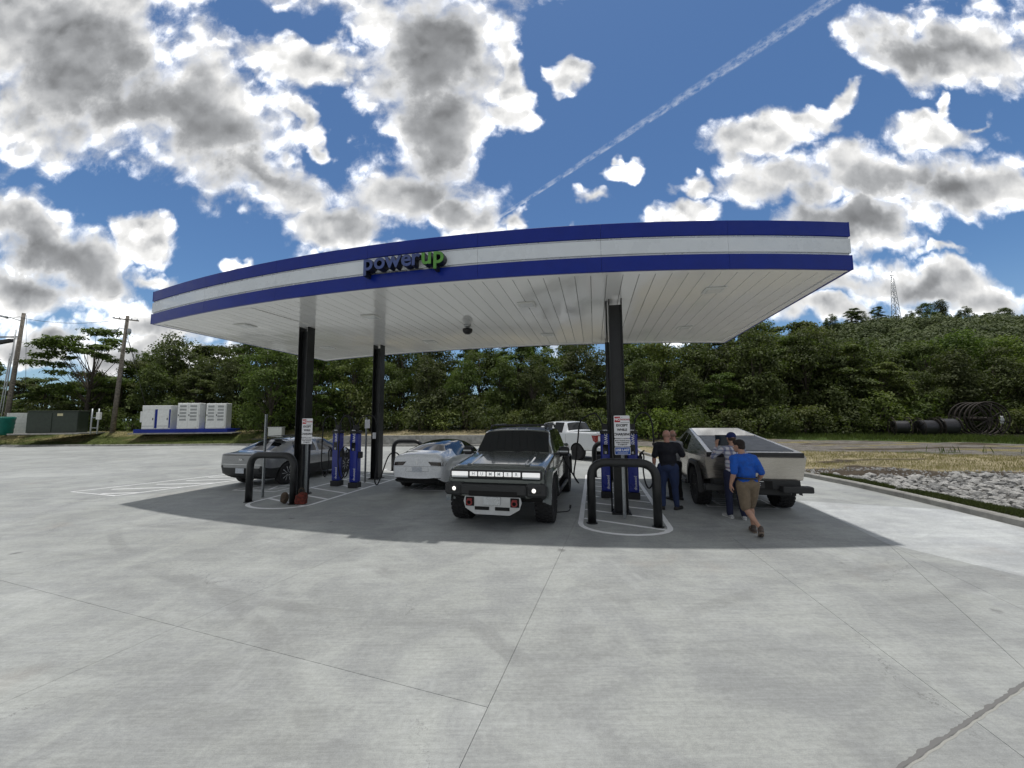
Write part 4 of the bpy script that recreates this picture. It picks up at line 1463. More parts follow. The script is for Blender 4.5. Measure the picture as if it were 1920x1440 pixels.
def sign_post(loc, label, rz, plates=True, blue=False, H=2.16):
    t = thing('sign_post', label, 'sign', (*loc, 0), rz, None)
    mb = MB()
    # U-channel post
    for x, w_, d_ in ((-.030, .006, .03), (.030, .006, .03)): mb.box((x, 0, H / 2), (w_, d_, H))
    mb.box((0, .015, H / 2), (.066, .004, H))
    mb.build('post', M['galv'], t)
    if not plates: return t
    def plate(w, h, zc, mat, name, yy=-.022):
        poly = rounded_plate(w, h, .02, yy, 0, zc)
        o = MB().extr(poly, (0, .003, 0)).build(name, mat, t); return o
    w = .335
    a = plate(w, .485, H - .235, M['sign_white'], 'sign_plate')
    yy = -.0235
    def rule(x0, x1, z0, z1, mat, par, y=yy):
        MB().quad((x0, y, z0), (x1, y, z0), (x1, y, z1), (x0, y, z1)).build('print', mat, par)
    rot = (R(90), 0, 0)
    rule(-.155, -.035, H - .135, H - .015, M['sign_red'], a)
    put_text('NO', .075, M['ink_white'], a, (-.095, yy - .001, H - .075), rot, 'print', extrude=0, offset=.003)
    put_text('PARKING', .050, M['ink_red'], a, (.062, yy - .001, H - .080), rot, 'print', extrude=0, offset=.0015)
    rule(-.03, .155, H - .145, H - .138, M['ink'], a)
    for k, wd in enumerate(('EXCEPT', 'WHILE', 'CHARGING')):
        put_text(wd, .070, M['ink'], a, (0, yy - .001, H - .205 - .095 * k), rot, 'print', extrude=0, offset=.003)
    b = plate(w, .165, H - .572, M['sign_white'], 'sign_plate')
    for k, wd in enumerate(('MUST VACATE STALL', 'WHEN CHARGING', 'IS COMPLETE')):
        put_text(wd, .033, M['ink'], b, (0, yy - .001, H - .530 - .042 * k), rot, 'print', extrude=0, offset=.0012)
    if blue:
        c = plate(w, .160, H - .748, M['ink_white'], 'sign_plate')
        poly = rounded_plate(w - .016, .144, .016, -.0232, 0, H - .748)
        MB().add(poly, [tuple(range(len(poly)))]).build('print', M['sign_blue'], c)
        put_text('USE LAST', .070, M['ink_white'], c, (0, -.0245, H - .73), rot, 'print', extrude=0, offset=.003)
        rule(-.11, .11, H - .797, H - .785, M['ink_white'], c, -.0242)
    for z in (H - .03, H - .43, H - .52, H - .63):
        MB().lathe([(.009, 0), (.006, .006)], 8, 'Y', (0, -.031, z)).build('bolt', M['galv'], t)
    return t
sign_post((2.36, 8.36), 'no parking except while charging sign with a blue use last plate below it', R(-4), True, True)
sign_post((-5.36, 10.15), 'no parking except while charging sign on the left island by the red bag', R(-16), True, False)
sign_post((-6.95, 10.92), 'bare galvanised post rising behind the left hoop barrier', R(80), False, H=2.30)
s4 = sign_post((-5.03, 13.35), 'narrow galvanised sign post beside the rear column, its plate seen edge on', R(78), False, H=2.20)
MB().box((.02, -.022, 1.98), (.30, .003, .30)).build('sign_plate', M['sign_white'], s4)
MB().box((0, 0, 0), (.13, .006, .22)).build('notice', M['sign_white'], canopy, (-4.98, 13.985, 1.55)).rotation_euler = (0, 0, AXZ)

def bez(a, b, c, d, n=14):
    a, b, c, d = map(Vector, (a, b, c, d)); out = []
    for k in range(n + 1):
        t = k / n; s_ = 1 - t
        out.append(a * s_ ** 3 + b * 3 * s_ * s_ * t + c * 3 * s_ * t * t + d * t ** 3)
    return out

def spline(pts, n=8):
    """Catmull-Rom through pts."""
    P = [Vector(p) for p in pts]; P = [P[0] * 2 - P[1]] + P + [P[-1] * 2 - P[-2]]; out = []
    for i in range(1, len(P) - 2):
        for k in range(n):
            t = k / n; a, b, c, d = P[i - 1:i + 3]
            out.append(.5 * ((2 * b) + (c - a) * t + (2 * a - 5 * b + 4 * c - d) * t * t + (3 * b - a - 3 * c + d) * t ** 3))
    out.append(P[-2])
    return out

M['charger_blue'] = varied('charger_blue', (.012, .028, .30), .08, 4, .3, coat=.4, rvar=.05)
def charger(loc, rz, label, cable_to=None, lean=0):
    t = thing('charging_post', label, 'charger', (*loc, 0), rz, None)
    MB().box((0, 0, .085), (.30, .28, .17), bev=.01).build('base', M['black_plastic'], t)
    body = MB().box((0, 0, .93), (.265, .245, 1.52), bev=.028, taper=1).build('body', M['charger_blue'], t)
    MB().box((0, 0, 1.735), (.285, .265, .09), bev=.015).build('cap', M['black_plastic'], t)
    h = MB(); h.box((0, .0, 1.87), (.16, .14, .18), bev=.02); h.build('cable_mast', M['black_plastic'], t)
    MB().box((0, -.126, 1.28), (.14, .008, .26), bev=.003).build('screen', principled('dark_screen', (.01, .012, .015), .12), t)
    MB().box((0, -.1315, 1.20), (.05, .002, .06)).build('card_reader', M['trim_grey'], t)
    for s_ in (-1, 1):
        hs = MB(); hs.box((s_ * .185, -.02, 1.02), (.12, .13, .20), bev=.02); hs.build('holster', M['black_plastic'], t)
    put_text('powerup', .17, M['ink_white'], body, (.025, -.1245, 1.50), (R(90), R(90), 0), 'lettering', extrude=.0006, offset=.002)
    put_text('powerup', .10, M['ink_white'], body, (.06, -.1245, .42), (R(90), R(90), 0), 'lettering', extrude=.0006, offset=.001)
    for s_ in (-1, 1):
        if cable_to and cable_to[0] == s_: continue
        o = s_ * 1.0
        # over the top of the mast, out and down beside the post, and round into the holster
        pts = [(o * .07, 0, 1.55), (o * .075, -.01, 1.95), (o * .16, -.03, 2.18), (o * .33, -.06, 2.25), (o * .47, -.08, 2.12), (o * .53, -.08, 1.80), (o * .54, -.09, 1.2),
               (o * .53, -.10, .75), (o * .46, -.11, .40), (o * .36, -.12, .30), (o * .28, -.12, .48), (o * .25, -.10, .80), (o * .28, -.08, 1.10), (o * .24, -.06, 1.20)]
        MB().tube(spline(pts, 5), .020, 8).build('cable', M['rubber'], t)
        g = MB(); g.tube([(o * .24, -.06, 1.19), (o * .20, -.04, 1.16), (o * .19, -.03, 1.04)], [.030, .036, .028], 10)
        g.tube([(o * .21, -.05, 1.19), (o * .30, -.08, 1.26)], .02, 8)
        g.build('plug', M['black_plastic'], t)
        g = MB(); g.tube([(o * .53, -.09, 1.46), (o * .53, -.09, 1.40)], .032, 10); g.build('cable_clip', M['black_plastic'], t)
    if cable_to:
        s_, pts = cable_to
        inv = Matrix.Rotation(-rz, 4, 'Z') @ Matrix.Translation((-loc[0], -loc[1], 0))
        loc_pts = [(s_ * .07, 0, 1.55), (s_ * .075, -.01, 1.95), (s_ * .2, -.02, 2.20)] + [tuple(inv @ Vector(p)) for p in pts]
        MB().tube(spline(loc_pts, 6), .020, 8).build('cable', M['rubber'], t)
    return t
charger((-5.72, 12.75), R(-14), 'left blue charging post on the left island, big powerup lettering down its front')
charger((-4.98, 12.35), R(-10), 'right blue charging post on the left island, cable running to the white sedan',
        (1, [(-4.45, 12.4, 2.22), (-4.3, 12.4, 1.7), (-4.28, 12.35, .9), (-4.33, 12.3, .25), (-4.25, 12.3, .10), (-4.15, 12.35, .35), (-3.95, 12.4, .95), (-3.72, 12.35, 1.08), (-3.50, 12.3, .93)]))
charger((2.52, 10.55), R(-12), 'left blue charging post of the right island, cable hanging towards the dark truck',
        (-1, [(2.2, 10.55, 2.24), (1.86, 10.5, 2.05), (1.76, 10.45, 1.55), (1.68, 10.4, 1.0), (1.62, 10.35, .62), (1.73, 10.3, .42), (1.63, 10.35, .58), (1.42, 10.45, .95), (1.34, 10.5, 1.20)]))
charger((3.19, 10.38), R(-12), 'right blue charging post of the right island, nearest the man in the black shirt')

# ------------------------------------------------------------------ red bag and rucksack at the left island
def soft(name, parts, mat, parent, vox=.02, smooth=3, noise_amp=0.0, nscale=8.0):
    """Union of ellipsoids and tubes remeshed into one continuous skin."""
    mb = MB()
    for p in parts:
        if p[0] == 'e':
            _, c, r, rot = (*p, None)[:4] if len(p) < 4 else p
            Mx = (rot or Matrix.Identity(3))
            n1, n2 = 10, 16; vs = [Vector(c) + Mx @ Vector((0, 0, -r[2]))]; fs = []
            for i in range(1, n1):
                a = -math.pi / 2 + math.pi * i / n1
                for j in range(n2):
                    b = 2 * math.pi * j / n2
                    vs.append(Vector(c) + Mx @ Vector((r[0] * math.cos(a) * math.cos(b), r[1] * math.cos(a) * math.sin(b), r[2] * math.sin(a))))
            vs.append(Vector(c) + Mx @ Vector((0, 0, r[2])))
            for j in range(n2): fs.append((0, 1 + (j + 1) % n2, 1 + j))
            for i in range(n1 - 2):
                for j in range(n2):
                    k = 1 + i * n2; fs.append((k + j, k + (j + 1) % n2, k + n2 + (j + 1) % n2, k + n2 + j))
            k = 1 + (n1 - 2) * n2
            for j in range(n2): fs.append((k + j, k + (j + 1) % n2, len(vs) - 1))
            mb.add(vs, fs)
        elif p[0] == 't':
            mb.tube(p[1], p[2], 12)
            for q, r in ((p[1][0], p[2][0] if isinstance(p[2], (list, tuple)) else p[2]), (p[1][-1], p[2][-1] if isinstance(p[2], (list, tuple)) else p[2])):
                mb.lathe([(r * math.cos(R(a)), r * math.sin(R(a))) for a in (-89, -60, -30, 0, 30, 60, 89)], 12, 'Z', q)
        elif p[0] == 'b':
            mb.box(p[1], p[2], *(p[3:4]))
    me = mb.mesh(name)
    o = bpy.data.objects.new(name, me); COL.objects.link(o)
    rm = o.modifiers.new('r', 'REMESH'); rm.mode = 'VOXEL'; rm.voxel_size = vox; rm.use_smooth_shade = True
    sm = o.modifiers.new('s', 'SMOOTH'); sm.factor = .5; sm.iterations = smooth
    out = evaluated(o)
    bpy.data.objects.remove(o)
    if noise_amp:
        for v in out.vertices:
            n = v.normal
            f = mnoise.noise(v.co * nscale) + .5 * mnoise.noise(Vector((v.co.x * nscale * 2.2, v.co.y * nscale * 2.2, v.co.z * nscale * .8)))
            v.co += n * f * noise_amp
    out.polygons.foreach_set('use_smooth', [True] * len(out.polygons))
    return mesh_obj(name, out, parent, mat)
M['red_cloth'] = varied('faded_red_cloth', (.12, .022, .014), .45, 14, .9, bump=.5)
M['brown_cloth'] = varied('brown_cloth', (.085, .06, .04), .3, 9, .9, bump=.5)
bag = thing('bag', 'faded red bag slumped against the foot of the left hoop barrier', 'bag', (-5.34, 9.94, 0))
soft('sack', [('b', (0, 0, .13), (.24, .17, .22)), ('e', (.03, 0, .23), (.12, .09, .09)), ('e', (-.10, .02, .10), (.07, .10, .10))], M['red_cloth'], bag, .016, 2, .012, 9)
MB().tube(arc_path([(-.07, -.02, .28), (-.04, -.03, .42), (.07, -.03, .42), (.09, -.02, .28)], .06, 4), .011, 6).build('handle', M['brown_cloth'], bag)
rk = thing('rucksack', 'small brown rucksack on the ground left of the red bag', 'rucksack', (-5.86, 10.1, 0))
soft('sack', [('e', (0, 0, .14), (.10, .09, .15)), ('e', (0, -.07, .10), (.07, .05, .07))], M['brown_cloth'], rk, .015, 2, .010, 10)
MB().tube(arc_path([(-.05, .08, .24), (-.06, .14, .14), (-.05, .09, .03)], .05, 4), .010, 6).build('strap', M['brown_cloth'], rk)
# short loose lead lying near the truck
ld = thing('cable_end', 'short black cable end lying on the concrete beside the dark truck', 'cable', (1.15, 9.0, 0))
MB().tube(spline([(-.30, -.12, .012), (-.1, -.08, .012), (.08, -.02, .012), (.15, .05, .03), (.17, .09, .09)], 5), .011, 6).build('lead', M['rubber'], ld)
MB().tube([(.16, .07, .06), (.18, .11, .12)], [.022, .026], 8).build('plug', M['black_plastic'], ld)

# ------------------------------------------------------------------ equipment on the far left bank
def cabinet_two_door(x, y, z, w, h, d, label):
    t = thing('power_cabinet', label, 'cabinet', (x, y, z), R(4), 'vented white power cabinets on the blue plinth')
    MB().box((0, d / 2, h / 2), (w, d, h), bev=.03).build('housing', M['white_metal'], t)
    for s_ in (-1, 1):
        dr = MB().box((s_ * w * .235, -.012, h / 2), (w * .44, .03, h * .93), bev=.008).build('door', M['white_metal'], t)
        for k in range(5):
            zc = h * (.875 - k * .130)
            v = MB()
            for j in range(5):
                v.box((s_ * w * .235, -.032, zc - .075 + j * .037), (w * .30, .010, .020))
            v.build('vent', M['vent_grey'], dr)
        MB().box((s_ * w * .235 - w * .19, -.045, h * .53), (.045, .04, .16)).build('handle', M['black_plastic'], dr)
    for k in range(4):
        MB().box((-w / 2 + .1 + k * (w - .2) / 3, d * .3, h + .03), (.05, .05, .06)).build('lifting_eye', M['galv'], t)
    return t
pl = thing('plinth', 'long blue steel plinth carrying the white cabinets', 'plinth', (-30.6, 36.6, 1.0), R(3))
MB().box((0, 0, .22), (8.3, 1.9, .36), bev=.02).build('frame', M['blue'], pl)
MB().box((.3, -.1, .02), (9.1, 2.5, .10)).build('pad', M['kerb'], pl)
cabinet_two_door(-30.0, 35.75, 1.42, 1.95, 2.38, .8, 'vented white power cabinet next to the two plain cabinet bays')
cabinet_two_door(-27.55, 35.9, 1.42, 1.80, 2.34, .8, 'vented white power cabinet at the end of the blue plinth')
t = thing('switch_cabinet', 'plain white two bay cabinet with dark blue strips and a side box', 'cabinet', (-32.9, 35.7, 1.40), R(4))
for k, x in enumerate((-.63, .63)):
    MB().box((x, .6, 1.10), (1.245, 1.2, 2.2), bev=.02).build('housing', M['cream_metal'], t)
    MB().box((x, .6, 2.0), (1.255, 1.22, .40), bev=.02).build('hood', M['white_metal'], t)
    dr = MB().box((x - .06, -.012, .90), (1.02, .03, 1.72), bev=.008).build('door', M['white_metal'], t)
    MB().box((x + .36, -.04, .95), (.05, .04, .20)).build('handle', M['black_plastic'], dr)
    MB().box((x - .06, -.030, .30), (1.0, .006, .03)).build('seam', M['vent_grey'], dr)
for x in (.50, .68, 1.14 + .01):
    pass
for x in (-.06, .06, 1.18):
    MB().box((x, -.014, .98), (.10, .035, 1.72)).build('corner_strip', M['blue'], t)
MB().box((-1.42, .5, 1.15), (.34, .6, 1.0), bev=.02).build('side_box', M['white_metal'], t)

t = thing('transformer', 'dark green padmount transformer on a concrete pad', 'transformer', (-41.25, 34.6, 1.10), R(12))
MB().box((0, .7, 1.02), (3.7, 1.2, 1.95), bev=.05).build('housing', M['green_metal'], t)
MB().box((0, .7, 2.02), (3.8, 1.3, .09), bev=.03).build('lid', M['green_metal'], t)
for x in (-.96, .96): MB().box((x, .08, .98), (1.80, .04, 1.75), bev=.01).build('door', M['green_metal'], t)
MB().box((.55, .055, 1.70), (.42, .006, .22)).build('label_plate', principled('label_plate', (.55, .50, .30), .5), t)
MB().box((0, .8, .01), (5.2, 2.8, .12)).build('pad', M['kerb'], t)
t = thing('panel_fence', 'white ribbed panel wall behind the leaning utility pole', 'wall', (-46.3, 37.2, 1.0), R(6))
for k in range(6):
    MB().box((0, 0, .20 + k * .335), (4.2, .08, .33), bev=.01).build('plank', M['cream_metal'], t)
t = thing('plastic_tank', 'teal ribbed plastic tank standing by the utility pole', 'tank', (-46.6, 35.0, 1.0))
MB().lathe([(.80, 0)] + [(.92 + .03 * (k % 2) + .012 * k, .12 + k * .19) for k in range(8)] + [(1.04, 1.62), (.9, 1.66), (.9, 1.5)], 28).build('body', M['teal_plastic'], t)
t = thing('meter_post', 'pair of galvanised posts carrying a grey meter box', 'meter', (-37.1, 34.4, 1.05))
for x in (-.35, .25): MB().tube([(x, 0, 0), (x, 0, 2.25)], .06, 10).build('post', M['galv'], t)
MB().box((.38, -.1, 1.6), (.34, .2, .62), bev=.02).build('meter_box', M['cream_metal'], t)
for z in (.55, 1.45): MB().box((-.05, 0, z), (.7, .05, .06)).build('rail', M['galv'], t)
t = thing('utility_box', 'small pale grey utility box on the bank above the grey crossover', 'cabinet', (-21.4, 34.9, .62), R(4))
MB().box((0, .3, .44), (1.2, .6, .85), bev=.03).build('housing', M['cream_metal'], t)
MB().box((0, .3, .89), (1.26, .66, .06), bev=.02).build('lid', M['white_metal'], t)
t = thing('lamp_pole', 'thin dark pole with a small white lamp halfway up, in front of the trees', 'pole', (-24.1, 37.6, 1.0))
MB().tube([(0, 0, 0), (0, 0, 8.0)], [.07, .045], 10).build('pole', M['black_steel'], t)
MB().lathe([(.001, -.12), (.10, -.08), (.13, 0), (.10, .09), (.001, .12)], 14, 'Z', (0, -.16, 3.0)).build('lamp_globe', principled('white_globe', (.85, .85, .83), .3), t)
MB().box((0, -.08, 3.0), (.04, .14, .04)).build('bracket', M['black_steel'], t)

def pole(base, topp, label, arm=True, lamp=None):
    t = thing('utility_pole', label, 'utility pole', base)
    b = Vector(base); T = Vector(topp) - b
    MB().tube([T * 0, T * .5, T], [.21, .175, .135], 12).build('pole', M['wood_pole'], t)
    if arm:
        ar = MB(); c = T * .965
        ar.box((c.x, c.y - .16, c.z), (2.6, .10, .11), ry=R(7)); ar.build('cross_arm', M['wood_pole'], t)
        for k in (-1.15, -.6, .6, 1.15):
            MB().lathe([(.03, 0), (.055, .03), (.03, .06), (.055, .09), (.03, .14), (.001, .15)], 10, 'Z', (c.x + k, c.y - .16, c.z + .05 - k * .12)).build('insulator', M['trim_grey'], t)
    return t, T
p2, T2 = pole((-38.5, 37.3, 1.05), (-37.95, 37.3, 12.55), 'brown utility pole with a cross arm and small lamp, standing between transformer and cabinets')
MB().tube([(T2.x, -.1, T2.z * .88), (T2.x - .5, -.2, T2.z * .89), (T2.x - .9, -.2, T2.z * .86)], .035, 8).build('lamp_bracket', M['galv'], p2)
MB().lathe([(.001, .12), (.14, .08), (.20, -.06), (.10, -.10)], 14, 'Z', (T2.x - 1.0, -.2, T2.z * .86)).build('lamp_head', M['trim_grey'], p2)
MB().lathe([(.12, 0), (.16, .1), (.16, .4), (.12, .5)], 14, 'Z', (T2.x + .42, -.15, T2.z * .84)).build('transformer_can', M['galv'], p2)
p1, T1 = pole((-48.9, 37.3, 1.0), (-48.25, 37.3, 12.9), 'grey utility pole carrying a street lamp and conduits at the left edge', arm=False)
for dx_ in (-.32, -.62):
    MB().tube([(dx_, -.15, 0), (T1.x * .8 + dx_ + .05, -.15, T1.z * .86 if dx_ > -.5 else T1.z * .66)], .05, 8).build('conduit', M['galv'], p1)
MB().tube([(T1.x * .9, 0, T1.z * .93), (T1.x - 1.0, -.2, T1.z * .96), (T1.x - 1.6, -.3, T1.z * .965)], .04, 8).build('lamp_bracket', M['galv'], p1)
MB().box((T1.x - 1.7, -.3, T1.z * .968), (.95, .34, .22), bev=.06, ry=R(12)).build('lamp_head', M['trim_grey'], p1)
MB().box((T1.x - 1.1, 0, T1.z * .80), (2.0, .10, .12)).build('cross_arm', M['wood_pole'], p1)
MB().box((T1.x - 1.7, 0, T1.z * .76), (1.5, .35, .30), ry=R(-10)).build('switch_gear', M['black_plastic'], p1)
def wire(a, b, sag, label, r=.018):
    a, b = Vector(a), Vector(b); pts = []
    for k in range(17):
        t = k / 16; p = a.lerp(b, t); p.z -= sag * 4 * t * (1 - t); pts.append(p)
    o = MB().tube(pts, r, 6).build('overhead_wire', M['wire'])
    tag(o, label, 'wire'); return o
wire((-37.95, 37.1, 12.2), (-48.3, 37.1, 12.4), .5, 'overhead wire strung between the two utility poles')
wire((-48.3, 37.1, 12.5), (-68, 36, 11.4), .6, 'overhead wire running off past the left edge from the street lamp pole')
wire((-48.3, 37.1, 10.3), (-68, 34, 9.6), .5, 'lower overhead cable running off the left edge', .03)
wire((-37.95, 37.1, 11.6), (-35.8, 38.4, 1.4), 0, 'slanting guy wire from the brown utility pole down to the bushes', .02)
wire((-47.6, 37.0, 12.6), (-46.9, 37.0, 5.2), 0, 'thin hanging wire right of the street lamp pole', .015)
wire((-37.95, 37.1, 11.2), (-41.0, 42.0, 8.0), .3, 'service wire dropping from the brown pole into the trees', .02)

# ------------------------------------------------------------------ cable reels by the wood
M['rust_steel'] = varied('dark_rusty_steel', (.035, .028, .024), .35, 5, .75, metal=.2)
M['cable_wrap'] = varied('black_cable_wrap', (.020, .020, .024), .25, 10, .42)
def reel(c, rad, width, axis, label, hub=.45, wraps=True, spokes=8, bands=0, drum_mat='cable_wrap', name='cable_reel'):
    rz = math.atan2(axis[1], axis[0])
    t = thing(name, label, 'cable reel', (c[0], c[1], c[2] - rad), rz, 'old cable reels in front of the wood')
    for s_ in (-1, 1):
        f = MB()
        ring = [Vector((s_ * width / 2, rad * .965 * math.cos(a), rad + rad * .965 * math.sin(a))) for a in [2 * math.pi * k / 36 for k in range(37)]]
        f.tube(ring, rad * .035, 8, caps=False)
        ring = [Vector((s_ * width / 2, rad * .82 * math.cos(a), rad + rad * .82 * math.sin(a))) for a in [2 * math.pi * k / 36 for k in range(37)]]
        f.tube(ring, rad * .02, 6, caps=False)
        f.build('flange', M['rust_steel'], t)
        for k in range(spokes):
            a = 2 * math.pi * k / spokes + .2
            MB().tube([(s_ * width / 2, rad * .08 * math.cos(a), rad + rad * .08 * math.sin(a)), (s_ * width / 2, rad * .95 * math.cos(a), rad + rad * .95 * math.sin(a))], rad * .028, 6).build('spoke', M['rust_steel'], t)
    if wraps:
        prof = [(.02, -width * .46)] + [(rad * hub + .018 * (k % 2), -width * .46 + width * .92 * k / 18) for k in range(19)] + [(.02, width * .46)]
        MB().lathe([(r, h) for r, h in prof], 30, 'X', (0, 0, rad)).build('wound_cable', M[drum_mat], t)
    else:
        MB().lathe([(rad * .12, -width / 2 - .05), (rad * .12, width / 2 + .05)], 16, 'X', (0, 0, rad)).build('hub', M['rust_steel'], t)
    for k in range(bands):
        x = -width / 2 + width * (k + 1) / (bands + 1)
        ring = [Vector((x, rad * .93 * math.cos(a), rad + rad * .93 * math.sin(a))) for a in [2 * math.pi * j / 32 for j in range(33)]]
        MB().tube(ring, rad * .045, 8, caps=False).build('hoop_band', M['rust_steel'], t)
    return t
gz = lambda x, y: ground_z(x, y)
reel((38.9, 32.3, gz(38.6, 32.4) + 1.45), 1.45, 1.75, (.16, .98), 'huge spoked open cable reel, the largest one before the wood', wraps=False, spokes=8, bands=3)
reel((36.1, 32.2, gz(36, 32) + .84), .84, 1.05, (.96, -.28), 'dark blue black drum reel touching the huge spoked reel', hub=.80)
reel((34.1, 32.0, gz(34, 32) + .80), .80, 1.15, (.99, -.10), 'middle black drum reel with thick cable wound on it', hub=.74)
reel((32.2, 32.2, gz(32, 32) + .84), .84, 1.0, (.90, -.42), 'hollow dark cable reel at the left end of the reel row', hub=.62)
t = thing('white_sheet', 'torn pale plastic sheet caught on the huge spoked reel', 'sheet', (39.85, 31.5, gz(40, 32) + 1.05), R(20))
sh = MB(); vs = []; fs = []
for j in range(6):
    for i in range(5):
        vs.append((-.25 + i * .12 + .03 * math.sin(j), .05 * math.sin(i * 2.1 + j), j * .13 + .03 * math.sin(i * 1.7)))
for j in range(5):
    for i in range(4): fs.append((j * 5 + i, j * 5 + i + 1, j * 5 + i + 6, j * 5 + i + 5))
o = sh.add(vs, fs, smooth=True).build('film', principled('plastic_film', (.75, .76, .78), .4), t)
sm = o.modifiers.new('thick', 'SOLIDIFY'); sm.thickness = .01

# ------------------------------------------------------------------ lattice mast on the hill
tx_, ty_ = 250.5, 246.0
mast = thing('lattice_mast', 'tall slender lattice radio mast on top of the wooded hill', 'tower', (tx_, ty_, ground_z(tx_, ty_)))
HM = 94.0 - ground_z(tx_, ty_)
def mw(z): return 2.0 * (1 - .80 * z / HM)
for sx, sy in ((-1, -1), (1, -1), (1, 1), (-1, 1)):
    MB().tube([(sx * mw(0), sy * mw(0), -2), (sx * mw(HM), sy * mw(HM), HM)], .16, 6).build('leg', M['trim_grey'], mast)
lat = MB(); nz = 9
for k in range(nz):
    z0, z1 = HM * k / nz, HM * (k + 1) / nz; a, b = mw(z0), mw(z1)
    c0 = [(-a, -a, z0), (a, -a, z0), (a, a, z0), (-a, a, z0)]; c1 = [(-b, -b, z1), (b, -b, z1), (b, b, z1), (-b, b, z1)]
    for i in range(4):
        j = (i + 1) % 4
        lat.tube([c0[i], c1[j]], .08, 5); lat.tube([c0[j], c1[i]], .08, 5); lat.tube([c1[i], c1[j]], .08, 5)
lat.build('bracing', M['trim_grey'], mast)
MB().tube([(0, 0, HM), (0, 0, HM + 3.5)], .12, 6).build('antenna', M['trim_grey'], mast)
MB().box((0, 0, HM), (2.6, .5, .5)).build('antenna_arm', M['trim_grey'], mast)

# ------------------------------------------------------------------ vehicles
from mathutils.bvhtree import BVHTree
def paint(name, col, rough=.28, metal=.4, coat=1.0, flake=.06):
    m = varied(name, col, flake, 30, rough, metal, coat, rvar=.03)
    return m
M['glass'] = principled('tinted_glass', (.010, .012, .014), .04, 0, 0, .5)
M['well'] = principled('wheel_well', (.008, .008, .008), .9)
M['tyre'] = varied('tyre_rubber', (.020, .020, .021), .25, 20, .8, bump=.5)
M['rim_dark'] = varied('dark_rim', (.03, .03, .032), .1, 8, .35, metal=.7)
M['rim_light'] = varied('machined_rim', (.62, .63, .65), .08, 8, .35, metal=.35)
M['chrome'] = principled('bright_metal', (.75, .76, .78), .15, 1.0)
M['red_lens'] = principled('red_lens', (.25, .008, .010), .15, 0, .6)
M['dark_lens'] = principled('dark_red_lens', (.012, .004, .005), .08, 0, .8)
M['head_lens'] = principled('clear_lens', (.55, .58, .60), .12, 0, .8)
M['plate'] = varied('number_plate', (.55, .58, .62), .12, 40, .45)
M['drl'] = principled('running_light', (.9, .92, .95), .3, emit=(1, .98, .93), emit_s=.30)
M['fog_on'] = principled('lit_fog_lamp', (.9, .9, .9), .3, emit=(1, .96, .88), emit_s=.8)
M['trim_black'] = varied('textured_black_trim', (.022, .023, .024), .15, 30, .55)

def loft_body(stations, mats, matf, crease_rows=(), crease_stations=(), sub=2, cap_mats=(0, 0), cuts=None):
    K = len(stations[0][1]); ring = []
    vs = []; n = 2 * K - 2
    for (y, pts) in stations:
        full = [(x, z) for x, z in pts] + [(-x, z) for x, z in pts[-2:0:-1]]
        for x, z in full: vs.append((x, y, z))
    bm = bmesh.new()
    bv = [bm.verts.new(v) for v in vs]
    cl = bm.edges.layers.float.new('crease_edge')
    S = len(stations)
    for i in range(S - 1):
        for j in range(n):
            k = (j + 1) % n
            f = bm.faces.new((bv[i * n + j], bv[i * n + k], bv[(i + 1) * n + k], bv[(i + 1) * n + j]))
            jj = j if j < K - 1 else n - 1 - j
            f.material_index = matf(i, jj); f.smooth = True
    for base, mi in ((0, cap_mats[0]), ((S - 1) * n, cap_mats[1])):
        # caps as strips of quads between the two halves
        for j in range(K - 1):
            a, b = base + j, base + j + 1
            c = base + (n - j - 1) % n; d = base + (n - j) % n
            if j == 0: q = [a, b, base + n - 1]
            elif j == K - 2: q = [a, b, c] if c != b else [a, b, d]
            else: q = [a, b, base + n - j - 1, base + n - j]
            q = list(dict.fromkeys(q))
            try:
                f = bm.faces.new([bv[t] for t in q]); f.material_index = mi; f.smooth = True
            except ValueError: pass
    bm.edges.ensure_lookup_table()
    for i in range(S):
        for j in range(n):
            k = (j + 1) % n
            e = bm.edges.get((bv[i * n + j], bv[i * n + k]))
            if e and i in crease_stations: e[cl] = crease_stations[i] if isinstance(crease_stations, dict) else .8
            if i < S - 1:
                e = bm.edges.get((bv[i * n + j], bv[(i + 1) * n + j]))
                jj = j if j <= K - 1 else n - j
                if e and jj in crease_rows: e[cl] = crease_rows[jj] if isinstance(crease_rows, dict) else .7
    # material borders stay crisp
    for e in bm.edges:
        if len(e.link_faces) == 2 and e.link_faces[0].material_index != e.link_faces[1].material_index:
            e[cl] = max(e[cl], .55)
    bmesh.ops.recalc_face_normals(bm, faces=bm.faces)
    me = bpy.data.meshes.new('body'); bm.to_mesh(me); bm.free()
    for m in mats: me.materials.append(m)
    o = bpy.data.objects.new('body', me); COL.objects.link(o)
    ss = o.modifiers.new('s', 'SUBSURF'); ss.levels = sub; ss.render_levels = sub
    cutters = []
    for cm in (cuts or []):
        for m in mats: cm.materials.append(m)
        co = bpy.data.objects.new('cut', cm); COL.objects.link(co); cutters.append(co)
        b = o.modifiers.new('b', 'BOOLEAN'); b.operation = 'DIFFERENCE'; b.object = co; b.solver = 'EXACT'
    out = evaluated(o)
    for c in cutters: bpy.data.objects.remove(c)
    bpy.data.objects.remove(o)
    return out

def arch_cutter(cx, cy, cz, r, x0, x1, mi, seg=28, poly=None):
    mb = MB()
    if poly is None:
        poly = [(cy + r * math.cos(2 * math.pi * k / seg), cz + r * math.sin(2 * math.pi * k / seg)) for k in range(seg)]
    mb.extr([(x0, a, b) for a, b in poly], (x1 - x0, 0, 0), mi)
    me = mb.mesh('cut')
    me.polygons.foreach_set('material_index', [mi] * len(me.polygons))
    return me

